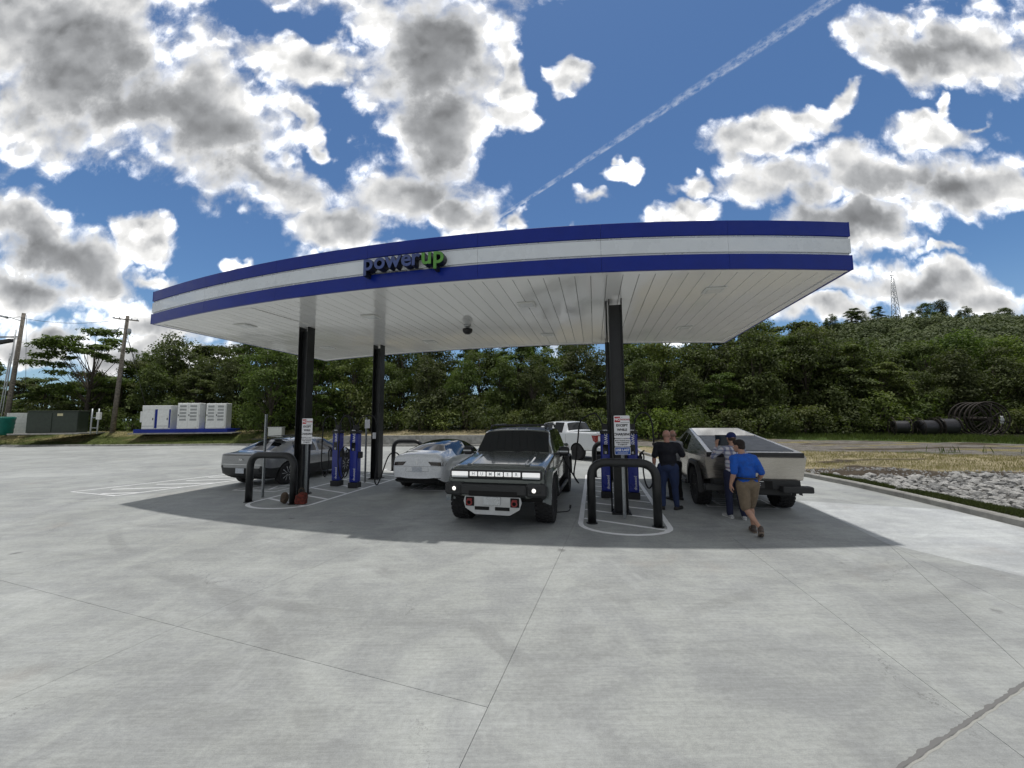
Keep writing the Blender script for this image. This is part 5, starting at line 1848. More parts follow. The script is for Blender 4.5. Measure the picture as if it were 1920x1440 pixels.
def split_parts(me, root, names, islands=()):
    """Each material of the mesh becomes a part; materials in islands give one part per connected piece."""
    res = {}
    for mi, nm in names.items():
        bm = bmesh.new(); bm.from_mesh(me)
        bmesh.ops.delete(bm, geom=[f for f in bm.faces if f.material_index != mi], context='FACES')
        if not bm.faces: bm.free(); continue
        groups = []
        if mi in islands:
            seen = set()
            bm.faces.ensure_lookup_table()
            for f in bm.faces:
                if f.index in seen: continue
                st = [f]; seen.add(f.index); g = []
                while st:
                    q = st.pop(); g.append(q.index)
                    for e in q.edges:
                        for h in e.link_faces:
                            if h.index not in seen: seen.add(h.index); st.append(h)
                groups.append(set(g))
        else:
            groups = [None]
        for g in groups:
            b2 = bm.copy()
            b2.faces.ensure_lookup_table()
            if g is not None:
                if len(g) < 4: b2.free(); continue
                bmesh.ops.delete(b2, geom=[f for f in b2.faces if f.index not in g], context='FACES')
            for f in b2.faces: f.material_index = 0
            m2 = bpy.data.meshes.new(nm); b2.to_mesh(m2); b2.free()
            m2.materials.append(me.materials[mi])
            o = mesh_obj(nm, m2, root); res.setdefault(nm, []).append(o)
        bm.free()
    return res

class Skin:
    """Lays patches on a body surface by casting rays at it."""
    def __init__(s, me, root):
        s.root = root
        s.bvh = BVHTree.FromPolygons([v.co.copy() for v in me.vertices], [tuple(p.vertices) for p in me.polygons])
    def patch(s, name, corners, d, mat, n=8, m=4, off=.004, thick=.006, parent=None):
        """corners: four 3D points (a,b,c,d) around the patch, outside the body; d: casting direction."""
        a, b, c, e = map(Vector, corners); d = Vector(d).normalized(); vs = []; ok = True
        for j in range(m + 1):
            for i in range(n + 1):
                u_, v_ = i / n, j / m
                p = (a * (1 - u_) + b * u_) * (1 - v_) + (e * (1 - u_) + c * u_) * v_
                h = s.bvh.ray_cast(p - d * 1.5, d)
                if h[0] is None: q = p
                else: q = h[0] - d * off
                vs.append(q)
        fs = [(j * (n + 1) + i, j * (n + 1) + i + 1, (j + 1) * (n + 1) + i + 1, (j + 1) * (n + 1) + i) for j in range(m) for i in range(n)]
        k = len(vs); vs2 = vs + [p + d * thick for p in vs]
        f2 = fs + [tuple(q + k for q in reversed(f)) for f in fs]
        rim = [(i, i + 1) for i in range(n)] + [(j * (n + 1) + n, (j + 1) * (n + 1) + n) for j in range(m)] + [(m * (n + 1) + i + 1, m * (n + 1) + i) for i in range(n)] + [((j + 1) * (n + 1), j * (n + 1)) for j in range(m)]
        f2 += [(p, p + k, q + k, q) for p, q in rim]
        return MB().add(vs2, f2, smooth=False).build(name, mat, parent or s.root)
    def line(s, pts, w, d, name='seam', mat=None, off=.0015, parent=None):
        """Narrow strip along pts laid on the surface (w is measured along the third axis)."""
        d = Vector(d).normalized(); L = []
        P = [Vector(p) for p in pts]
        Q = []
        for a, b in zip(P, P[1:]):
            for k in range(6): Q.append(a.lerp(b, k / 6))
        Q.append(P[-1]); hit = []
        for p in Q:
            h = s.bvh.ray_cast(p - d * 1.5, d)
            if h[0] is not None: hit.append(h[0] - d * off)
        if len(hit) < 2: return
        vs = []
        for i, p in enumerate(hit):
            t = (hit[min(i + 1, len(hit) - 1)] - hit[max(0, i - 1)]).normalized(); nn = t.cross(d).normalized() * w / 2
            vs += [p - nn, p + nn]
        fs = [(2 * i, 2 * i + 1, 2 * i + 3, 2 * i + 2) for i in range(len(hit) - 1)]
        return MB().add(vs, fs).build(name, mat or M['well'], parent or s.root)

def make_wheel(root, x, y, r, w, rim_r, style, name='wheel', blocks=False):
    s = 1 if x > 0 else -1
    wheel = empty(name, (x, y, r)); wheel.parent = root
    t = MB()
    h = w / 2
    prof = [(rim_r * .98, -h * .85), (rim_r * 1.06, -h * .98), (r * .86, -h), (r * .955, -h * .90), (r * .992, -h * .70), (r, -h * .3), (r, h * .3), (r * .992, h * .70), (r * .955, h * .90), (r * .86, h), (rim_r * 1.06, h * .98), (rim_r * .98, h * .85)]
    t.lathe(prof, 40, 'X')
    if blocks:
        for k in range(30):
            a = 2 * math.pi * k / 30
            for c, da in ((-.78, 0), (-.27, .5), (.27, 0), (.78, .5)):
                aa = a + da * 2 * math.pi / 30
                Mx = Matrix.Rotation(aa, 3, 'X')
                ctr = Mx @ Vector((c * h, 0, r * (1.0 if abs(c) < .5 else .985) + .002))
                q = []
                hx, hy, hz = h * .20, r * .068, .012
                for zz in (-hz, hz):
                    for xx, yy in ((-hx, -hy), (hx, -hy), (hx, hy), (-hx, hy)): q.append(ctr + Mx @ Vector((xx, yy, zz)))
                t.add(q, [(3, 2, 1, 0), (4, 5, 6, 7), (0, 1, 5, 4), (1, 2, 6, 5), (2, 3, 7, 6), (3, 0, 4, 7)])
                if abs(c) > .5:
                    ctr = Mx @ Vector(((1 if c > 0 else -1) * (h - .004), 0, r * .93)); q = []
                    for zz in (-.035, .035):
                        for xx, yy in ((-.010, -hy), (.010, -hy), (.010, hy), (-.010, hy)): q.append(ctr + Mx @ Vector((xx, yy, zz)))
                    t.add(q, [(3, 2, 1, 0), (4, 5, 6, 7), (0, 1, 5, 4), (1, 2, 6, 5), (2, 3, 7, 6), (3, 0, 4, 7)])
    t.build('tyre', M['tyre'], wheel)
    face = s * h * .72
    b = MB()
    b.lathe([(rim_r, s * -h * .8), (rim_r, s * h * .86), (rim_r * .95, s * h * .90), (rim_r * .93, s * h * .62), (rim_r * .9, s * h * .1), (.02, s * h * .05)], 36, 'X', mi=0)
    mi_l = 1
    if style == 'five_v':      # split spokes, two tone
        for k in range(5):
            for da in (-.16, .16):
                a = 2 * math.pi * k / 5 + .3
                p0 = Vector((face, rim_r * .14 * math.cos(a), rim_r * .14 * math.sin(a))); p1 = Vector((face + s * .01, rim_r * .92 * math.cos(a + da * 1.7), rim_r * .92 * math.sin(a + da * 1.7)))
                b.tube([p0, p0.lerp(p1, .5) + Vector((0, 0, 0)), p1], [rim_r * .07, rim_r * .055, rim_r * .05], 6, mi=1)
            a2 = 2 * math.pi * (k + .5) / 5 + .3
            b.tube([(face - s * .02, rim_r * .2 * math.cos(a2), rim_r * .2 * math.sin(a2)), (face - s * .02, rim_r * .9 * math.cos(a2), rim_r * .9 * math.sin(a2))], rim_r * .05, 6, mi=0)
    else:
        n = {'ten': 10, 'six': 6, 'seven': 7}.get(style, 8)
        for k in range(n):
            a = 2 * math.pi * k / n
            p0 = Vector((face, rim_r * .14 * math.cos(a), rim_r * .14 * math.sin(a))); p1 = Vector((face, rim_r * .93 * math.cos(a), rim_r * .93 * math.sin(a)))
            b.tube([p0, p1], [rim_r * .10, rim_r * .08], 6, mi=1 if style != 'six' else 0)
    b.lathe([(rim_r * .2, face - s * .03), (rim_r * .2, face + s * .012), (rim_r * .08, face + s * .02), (.001, face + s * .02)], 18, 'X', mi=0)
    b.lathe([(rim_r * .96, face + s * .012), (rim_r * 1.0, face + s * .016), (rim_r * 1.0, face - s * .02)], 36, 'X', mi=1 if style != 'six' else 0)
    b.build('rim', [M['rim_dark'], M['rim_light'] if style in ('five_v', 'ten') else M['rim_dark']], wheel)
    return wheel

def place_car(t, pos, heading):
    t.location = (pos[0], pos[1], .001); t.rotation_euler = (0, 0, math.atan2(-heading[0], heading[1]))

def sec(y, zf, ws, wm, zm, zs, wb, zb, wr, zr, zt):
    return (y, [(0, zf), (ws - .18, zf), (ws, zf + .05), (wm, zm), (wm * .99, zs), (wb, zb), (wr, zr), (wr * .6, zr + (zt - zr) * .72), (0, zt)])

# ---- white sedan -----------------------------------------------------------------
def white_sedan():
    t = thing('parked_sedan', 'white electric sedan with black glass roof, rear towards us, charging beside the dark truck', 'car')
    P = paint('pearl_white_paint', (.84, .86, .88), .22, .05)
    st = [sec(-.985, .40, .58, .66, .56, .74, .64, .90, .56, .95, .985),
          sec(-.95, .30, .72, .78, .52, .76, .74, .955, .64, 1.02, 1.06),
          sec(-.80, .22, .80, .87, .50, .80, .80, .985, .66, 1.09, 1.125),
          sec(-.50, .18, .82, .92, .50, .82, .83, .99, .66, 1.125, 1.16),
          sec(-.42, .17, .82, .92, .50, .82, .83, .99, .66, 1.135, 1.175),
          sec(.05, .16, .82, .925, .50, .82, .83, .975, .62, 1.25, 1.315),
          sec(.15, .16, .82, .925, .50, .82, .83, .975, .615, 1.27, 1.34),
          sec(.70, .15, .82, .925, .50, .80, .83, .965, .59, 1.345, 1.42),
          sec(1.15, .15, .82, .92, .50, .80, .83, .955, .58, 1.365, 1.44),
          sec(1.24, .15, .82, .92, .50, .80, .83, .955, .58, 1.365, 1.44),
          sec(1.95, .15, .82, .92, .50, .78, .83, .94, .58, 1.32, 1.40),
          sec(2.40, .15, .82, .92, .50, .77, .83, .92, .62, 1.13, 1.22),
          sec(2.85, .15, .82, .92, .50, .75, .82, .90, .68, .95, 1.01),
          sec(3.00, .16, .82, .92, .50, .74, .82, .89, .66, .93, .97),
          sec(3.35, .18, .80, .89, .50, .70, .79, .82, .60, .85, .89),
          sec(3.62, .22, .72, .80, .48, .62, .70, .70, .52, .73, .76),
          sec(3.71, .30, .60, .68, .46, .56, .60, .60, .44, .62, .64)]
    def mf(i, j):
        y = (st[i][0] + st[i + 1][0]) / 2
        if j >= 6 and -.42 < y < 2.85: return 1
        if j == 5 and (.05 < y < 1.15 or 1.24 < y < 2.4): return 1
        if j <= 1: return 2
        return 0
    cuts = [arch_cutter(0, y, .335, .375, x0, x1, 2) for y in (0, 2.875) for x0, x1 in ((.55, 1.2), (-1.2, -.55))]
    me = loft_body(st, [P, M['glass'], M['well']], mf, {2: .3, 5: .5}, {}, 2, (0, 0), cuts)
    parts = split_parts(me, t, {0: 'body', 1: 'window', 2: 'underbody'}, (1,))
    sk = Skin(me, t)
    for s in (-1, 1):
        sk.patch('taillight', [(s * .84, -1, .865), (s * .34, -1, .885), (s * .44, -1, .775), (s * .83, -1, .755)], (0, 1, 0), M['dark_lens'], 8, 3)
        sk.patch('reflector', [(s * .72, -1, .425), (s * .50, -1, .425), (s * .50, -1, .405), (s * .72, -1, .405)], (0, 1, 0), M['dark_lens'], 3, 1)
        make_wheel(t, s * .80, 0, .335, .235, .235, 'ten')
        make_wheel(t, s * .80, 2.875, .335, .235, .235, 'ten')
        mr = MB().box((s * .98, 2.18, .99), (.17, .12, .13), bev=.035).build('mirror', P, t)
        MB().box((s * .90, 2.20, .95), (.10, .05, .03)).build('mirror_arm', M['trim_black'], mr)
        sk.line([(s * 1.2, .62, .28), (s * 1.2, .70, .96)], .008, (-s, 0, 0))
        sk.line([(s * 1.2, 1.20, .25), (s * 1.2, 1.20, .95)], .008, (-s, 0, 0))
        sk.patch('door_handle', [(s * 1.2, .78, .80), (s * 1.2, .98, .80), (s * 1.2, .98, .775), (s * 1.2, .78, .775)], (-s, 0, 0), M['chrome'], 2, 1)
    # trunk outline, plate, badge, diffuser
    sk.line([(-.34, -1.2, .72), (-.36, -1.2, .60), (.36, -1.2, .60), (.34, -1.2, .72)], .006, (0, 1, 0))
    sk.line([(-.80, -1.2, .74), (-.42, -1.2, .745), (.42, -1.2, .745), (.80, -1.2, .74)], .006, (0, 1, 0))
    sk.patch('number_plate', [(-.155, -1, .725), (.155, -1, .725), (.155, -1, .585), (-.155, -1, .585)], (0, 1, 0), M['plate'], 2, 2, .010, .008)
    sk.patch('diffuser', [(-.66, -1, .32), (.66, -1, .32), (.60, -1, .20), (-.60, -1, .20)], (0, 1, .0), M['trim_black'], 8, 2, .012, .02)
    put_text('T', .085, M['chrome'], t, (0, -.992, .84), (R(90), 0, 0), 'emblem', extrude=.002, offset=.004)
    put_text('DUAL MOTOR', .030, M['trim_grey'], t, (.56, -.972, .67), (R(90), 0, R(9)), 'badge', extrude=.001)
    return t
sedan = white_sedan()
place_car(sedan, (-2.60, 12.42), (.208, .978))

# ---- grey crossover ---------------------------------------------------------------
def crossover():
    t = thing('parked_crossover', 'grey electric crossover parked at the far left bay, seen from behind', 'car')
    P = paint('moonscape_grey_paint', (.27, .275, .28), .30, .3)
    st = [sec(-.93, .52, .72, .78, .72, .92, .74, 1.03, .66, 1.05, 1.055),
          sec(-.90, .40, .80, .87, .66, .90, .83, 1.045, .74, 1.075, 1.085),
          sec(-.72, .28, .84, .92, .60, .88, .87, 1.04, .74, 1.085, 1.10),
          sec(-.55, .22, .85, .935, .60, .88, .86, 1.04, .70, 1.115, 1.14),
          sec(-.50, .22, .85, .935, .60, .88, .86, 1.04, .69, 1.13, 1.16),
          sec(.05, .20, .85, .94, .60, .88, .85, 1.06, .66, 1.34, 1.40),
          sec(.22, .20, .85, .94, .60, .88, .85, 1.06, .655, 1.40, 1.47),
          sec(.30, .20, .85, .94, .60, .88, .85, 1.055, .65, 1.41, 1.485),
          sec(.85, .18, .85, .93, .58, .86, .85, 1.03, .64, 1.455, 1.54),
          sec(1.35, .18, .85, .93, .58, .86, .85, 1.01, .63, 1.46, 1.55),
          sec(1.43, .18, .85, .93, .58, .86, .85, 1.01, .63, 1.46, 1.55),
          sec(2.05, .18, .85, .93, .58, .84, .85, .99, .63, 1.41, 1.50),
          sec(2.50, .18, .85, .93, .58, .84, .85, .98, .66, 1.22, 1.30),
          sec(2.92, .18, .85, .93, .58, .82, .84, .97, .70, 1.03, 1.08),
          sec(3.10, .20, .85, .93, .58, .80, .83, .94, .68, .98, 1.03),
          sec(3.50, .24, .82, .89, .55, .74, .79, .85, .62, .89, .93),
          sec(3.70, .30, .70, .78, .52, .66, .68, .74, .52, .77, .80),
          sec(3.75, .36, .60, .66, .50, .60, .58, .66, .44, .68, .70)]
    def mf(i, j):
        y = (st[i][0] + st[i + 1][0]) / 2
        if j >= 6 and -.50 < y < .05: return 1
        if j >= 6 and 2.05 < y < 2.92: return 1
        if j == 5 and (.30 < y < 1.35 or 1.43 < y < 2.5): return 1
        if j <= 1: return 2
        if j == 2 : return 3
        return 0
    cuts = [arch_cutter(0, y, .365, .42, x0, x1, 2) for y in (0, 2.9) for x0, x1 in ((.58, 1.2), (-1.2, -.58))]
    me = loft_body(st, [P, M['glass'], M['well'], M['trim_black']], mf, {2: .3, 5: .45}, {1: .4}, 2, (0, 0), cuts)
    split_parts(me, t, {0: 'body', 1: 'window', 2: 'underbody', 3: 'sill_trim'}, (1, 3))
    sk = Skin(me, t)
    # tail lamp line under the ducktail, black lower bumper, plate, chrome line, badge
    sk.patch('taillight', [(-.84, -1, 1.035), (.84, -1, 1.035), (.82, -1, 1.012), (-.82, -1, 1.012)], (0, 1, 0), M['dark_lens'], 14, 1, .014, .02)
    sk.patch('lower_bumper', [(-.70, -1, .62), (.70, -1, .62), (.86, -1, .36), (-.86, -1, .36)], (0, 1, 0), M['trim_black'], 14, 3, .02, .03)
    sk.patch('chrome_strip', [(-.88, -1, .735), (.88, -1, .735), (.88, -1, .722), (-.88, -1, .722)], (0, 1, 0), M['chrome'], 14, 1, .006)
    MB().box((0, -.975, .54), (.33, .012, .16)).build('number_plate', M['plate'], t)
    put_text('KIA', .10, M['chrome'], t, (0, -.955, .88), (R(86), 0, 0), 'badge', extrude=.003, offset=.003, space=.9)
    # roof spoiler split at the middle
    for s in (-1, 1):
        MB().box((s * .36, .10, 1.475), (.52, .30, .028), bev=.010, rx=R(-4)).build('spoiler', M['black_plastic'], t)
        MB().tube([(s * .60, .35, 1.50), (s * .62, .5, 1.545), (s * .62, 1.7, 1.56), (s * .60, 1.85, 1.52)], .014, 8).build('roof_rail', M['trim_black'], t)
        make_wheel(t, s * .815, 0, .365, .25, .265, 'five_v')
        make_wheel(t, s * .815, 2.9, .365, .25, .265, 'five_v')
        mr = MB().box((s * 1.02, 2.28, 1.07), (.20, .12, .14), bev=.04).build('mirror', P, t)
        MB().box((s * .92, 2.30, 1.02), (.12, .05, .03)).build('mirror_arm', M['trim_black'], mr)
        for y0 in (.55, 1.39, 2.42):
            sk.line([(s * 1.3, y0 - (.1 if y0 < 1 else 0), .36), (s * 1.3, y0, 1.0)], .008, (-s, 0, 0))
        for y0 in (.68, 1.52):
            sk.patch('door_handle', [(s * 1.3, y0, .885), (s * 1.3, y0 + .2, .885), (s * 1.3, y0 + .2, .86), (s * 1.3, y0, .86)], (-s, 0, 0), M['trim_black'], 2, 1)
        # dark quarter panel trim running to the tail lamp
        sk.line([(s * 1.3, -.70, .99), (s * 1.3, -.35, .92), (s * 1.3, -.05, .88)], .022, (-s, 0, 0), 'lamp_tail', M['dark_lens'], .004)
    MB().box((0, .7, 1.555), (.05, .16, .05), bev=.015).build('antenna_fin', M['black_plastic'], t)
    MB().tube([(-.3, 1.0, 1.552), (.3, 1.0, 1.556)], .012, 6).build('roof_bar', M['trim_black'], t)
    return t
cross = crossover()
place_car(cross, (-8.42, 13.35), (.25, .968))

# ---- big dark truck facing us ------------------------------------------------------
def dark_truck():
    t = thing('electric_truck', 'big dark grey green electric off-road truck facing us with lit front bar', 'truck')
    P = paint('dark_green_grey_paint', (.11, .125, .118), .25, .45)
    def s2(y, zf, ws, wm, zm, zs, wb, zb, wr, zr, zt):
        return sec(y, zf, ws, wm, zm, zs, wb, zb, wr, zr, zt)
    st = [s2(-1.0, .62, .84, .92, .75, 1.12, .92, 1.27, .86, 1.30, 1.31),
          s2(-.95, .52, .90, .98, .70, 1.14, .97, 1.29, .89, 1.34, 1.35),
          s2(.30, .45, .92, 1.00, .65, 1.16, .98, 1.31, .88, 1.345, 1.355),
          s2(.36, .45, .92, 1.00, .65, 1.16, .97, 1.31, .80, 1.75, 1.79),
          s2(.50, .45, .92, 1.00, .65, 1.16, .965, 1.31, .78, 1.82, 1.87),
          s2(1.30, .45, .92, 1.00, .65, 1.15, .965, 1.30, .78, 1.86, 1.905),
          s2(1.38, .45, .92, 1.00, .65, 1.15, .965, 1.30, .78, 1.86, 1.905),
          s2(2.20, .45, .92, 1.00, .65, 1.14, .965, 1.29, .78, 1.83, 1.87),
          s2(2.30, .45, .92, 1.00, .65, 1.14, .965, 1.29, .79, 1.79, 1.84),
          s2(2.78, .45, .92, 1.00, .65, 1.13, .97, 1.28, .86, 1.335, 1.36),
          s2(2.90, .45, .92, 1.00, .65, 1.12, .975, 1.26, .89, 1.31, 1.33),
          s2(3.60, .45, .92, 1.00, .68, 1.06, .975, 1.19, .88, 1.24, 1.265),
          s2(4.06, .50, .92, .99, .70, 1.02, .965, 1.13, .87, 1.175, 1.19),
          s2(4.16, .55, .90, .97, .72, .98, .95, 1.09, .86, 1.13, 1.145),
          s2(4.20, .60, .88, .95, .74, .95, .93, 1.04, .84, 1.07, 1.08)]
    def mf(i, j):
        y = (st[i][0] + st[i + 1][0]) / 2
        if j >= 6 and 2.30 < y < 2.78: return 1
        if j == 5 and (.50 < y < 1.30 or 1.38 < y < 2.20): return 1
        if j >= 6 and .5 < y < 2.2: return 3
        if j <= 1: return 2
        if j == 2: return 4
        return 0
    r = .53
    poly = lambda cy: [(cy - .60, .30), (cy - .52, .80), (cy - .30, 1.01), (cy + .30, 1.01), (cy + .52, .80), (cy + .60, .30)]
    cuts = [arch_cutter(0, y, .45, r, x0, x1, 2, poly=poly(y)) for y in (0, 3.44) for x0, x1 in ((.55, 1.3), (-1.3, -.55))]
    me = loft_body(st, [P, M['glass'], M['well'], M['black_plastic'], M['trim_black']], mf, {1: .5, 2: .6, 3: .6, 4: .6, 5: .85, 6: .8}, {0: .8, 1: .8, 2: .9, 3: .9, 9: .8, 12: .5, 13: .7, 14: .9}, 2, (0, 0), cuts)
    split_parts(me, t, {0: 'body', 1: 'window', 2: 'underbody', 3: 'roof_panel', 4: 'sill_trim'}, (1, 4))
    sk = Skin(me, t)
    F = 4.20
    # hood bulge with side ridges
    for s in (-1, 1):
        MB().box((s * .60, 3.42, 1.268), (.10, 1.25, .05), rx=R(-7.0), bev=.02).build('hood_ridge', P, t)
        MB().box((s * .30, 2.98, 1.325), (.34, .22, .02), rx=R(-6), bev=.006).build('hood_vent', M['black_plastic'], t)
    MB().box((0, 3.40, 1.262), (1.10, 1.22, .05), rx=R(-7.2), bev=.02).build('hood_panel', P, t)
    # light bar across the nose
    fr = MB().box((0, F + .01, 1.035), (1.86, .07, .165), bev=.02).build('front_panel', M['black_plastic'], t)
    for s in (-1, 1):
        MB().box((s * .72, F + .052, 1.045), (.34, .02, .085), bev=.006).build('headlight', M['drl'], fr)
        MB().box((s * .72, F + .050, .985), (.34, .02, .030), bev=.004).build('lamp_lens', M['head_lens'], fr)
    for k, ch in enumerate('HUMMER'):
        x = .435 - k * .174
        MB().box((x, F + .052, 1.045), (.150, .02, .085), bev=.005).build('light_block', M['drl'], fr)
        put_text(ch, .085, M['trim_grey'], fr, (x, F + .064, 1.045), (R(90), 0, R(180)), 'lettering', extrude=.001, offset=.002)
    MB().box((0, F + .015, .905), (1.80, .06, .085), bev=.015).build('nose_panel', P, t)
    # bumper
    bm_ = MB(); bm_.box((0, F + .06, .76), (1.30, .30, .19), bev=.03)
    bm_.box((0, F + .02, .55), (1.02, .22, .28), bev=.03)
    for s in (-1, 1):
        bm_.box((s * .80, F - .02, .76), (.40, .34, .24), bev=.04, rz=R(-12 * s))
    bm_.build('bumper', M['trim_black'], t)
    MB().box((0, F + .20, .70), (.95, .03, .10)).build('air_intake', M['well'], t)
    for s in (-1, 1):
        f = MB().box((s * .80, F + .145, .775), (.22, .05, .11), bev=.015, rz=R(-12 * s)).build('fog_housing', M['black_plastic'], t)
        MB().lathe([(.040, 0), (.034, .012), (.001, .016)], 16, 'Y', (s * .79, F + .175, .775)).build('fog_lamp', M['fog_on'], f)
        pass
    # silver skid plate with recovery hooks
    skd = MB()
    poly = [(-.54, .65), (.54, .65), (.57, .56), (.53, .43), (.34, .32), (-.34, .32), (-.53, .43), (-.57, .56)]
    skd.extr([(x, F + .20, z) for x, z in poly], (0, .035, 0))
    SK = varied('silver_skid_plate', (.50, .51, .52), .06, 6, .4, metal=.5)
    so = skd.build('skid_plate', SK, t)
    MB().box((0, F + .25, .575), (.34, .02, .15), bev=.004).build('number_plate', M['trim_grey'], so)
    for x in (-.20, .20): MB().box((x, F + .24, .435), (.28, .02, .06)).build('slot', M['well'], so)
    for s in (-1, 1):
        MB().box((s * .44, F + .24, .555), (.17, .02, .17), bev=.008).build('hook_recess', M['well'], so)
        hk = MB()
        ring = [Vector((s * .44 + .050 * math.cos(a), F + .29, .545 + .048 * math.sin(a))) for a in [2 * math.pi * k / 16 for k in range(17)]]
        hk.tube(ring, .014, 8); hk.box((s * .44, F + .26, .595), (.10, .05, .035), bev=.01)
        hk.build('tow_hook', principled('red_hook', (.22, .014, .014), .45, 0, .3), so)
    # cab
    for s in (-1, 1):
        make_wheel(t, s * .885, 0, .455, .33, .235, 'six', blocks=True)
        make_wheel(t, s * .885, 3.44, .455, .33, .235, 'six', blocks=True)
        mr = MB().box((s * 1.17, 2.52, 1.36), (.24, .14, .20), bev=.04).build('mirror', M['black_plastic'], t)
        MB().box((s * 1.02, 2.54, 1.30), (.14, .06, .04)).build('mirror_arm', M['black_plastic'], mr)
        MB().box((s * 1.17, 2.615, 1.36), (.20, .012, .03)).build('mirror_lamp', M['trim_grey'], mr)
        # fender flares
        for cy in (0, 3.44):
            pts_o = [(cy - .66, .50), (cy - .57, .86), (cy - .33, 1.08), (cy + .33, 1.08), (cy + .57, .86), (cy + .66, .50)]
            pts_i = [(cy - .59, .50), (cy - .51, .81), (cy - .295, 1.01), (cy + .295, 1.01), (cy + .51, .81), (cy + .59, .50)]
            fl = MB(); n = len(pts_o)
            vs = [(s * .97, a, b) for a, b in pts_o] + [(s * 1.075, a, b - .03) for a, b in pts_o] + [(s * 1.075, a, b) for a, b in pts_i] + [(s * .90, a, b) for a, b in pts_i]
            fs = []
            for L in range(3):
                for i in range(n - 1): fs.append((L * n + i, L * n + i + 1, (L + 1) * n + i + 1, (L + 1) * n + i))
            fl.add(vs, fs).build('fender_flare', M['trim_black'] if cy == 0 else P, t)
        MB().tube([(s * 1.03, .70, .42), (s * 1.03, 2.75, .42)], .045, 8).build('side_step', M['black_plastic'], t)
        # roof rail and rack lights
        MB().tube([(s * .70, .55, 1.88), (s * .70, .65, 1.955), (s * .70, 2.05, 1.945), (s * .70, 2.18, 1.87)], .022, 8).build('roof_rail', M['black_plastic'], t)
        for y0 in (.42, 1.34, 2.36):
            sk.line([(s * 1.4, y0, .52), (s * 1.4, y0, 1.28)], .010, (-s, 0, 0))
        for y0 in (.62, 1.50):
            sk.patch('door_handle', [(s * 1.4, y0, 1.19), (s * 1.4, y0 + .22, 1.19), (s * 1.4, y0 + .22, 1.15), (s * 1.4, y0, 1.15)], (-s, 0, 0), M['black_plastic'], 2, 1, .03, .03)
    for y0 in (.75, 1.35, 1.95):
        MB().box((0, y0, 1.945), (1.42, .06, .03), bev=.008).build('rack_bar', M['black_plastic'], t)
    for x in (-.24, 0, .24):
        MB().box((x, 2.255, 1.862), (.05, .03, .022)).build('marker_lamp', M['lens'], t)
    # wipers, number of small things on the cowl
    for x, a in ((-.25, 8), (.42, 6)):
        MB().tube([(x + .30, 2.845, 1.350), (x - .22, 2.80, 1.395)], .010, 6).build('wiper', M['black_plastic'], t)
    # charge cap on the left rear side is open with the plug in it
    MB().box((.99, .10 + .0, 1.14), (.06, .16, .16), bev=.01).build('charge_flap', M['black_plastic'], t)
    return t
truck = dark_truck()
_h = Vector((-.235, -.972, 0)).normalized()
_fa = Vector((-.16, 8.40, 0))
_ra = _fa - _h * 3.44
place_car(truck, (_ra.x, _ra.y), (_h.x, _h.y))

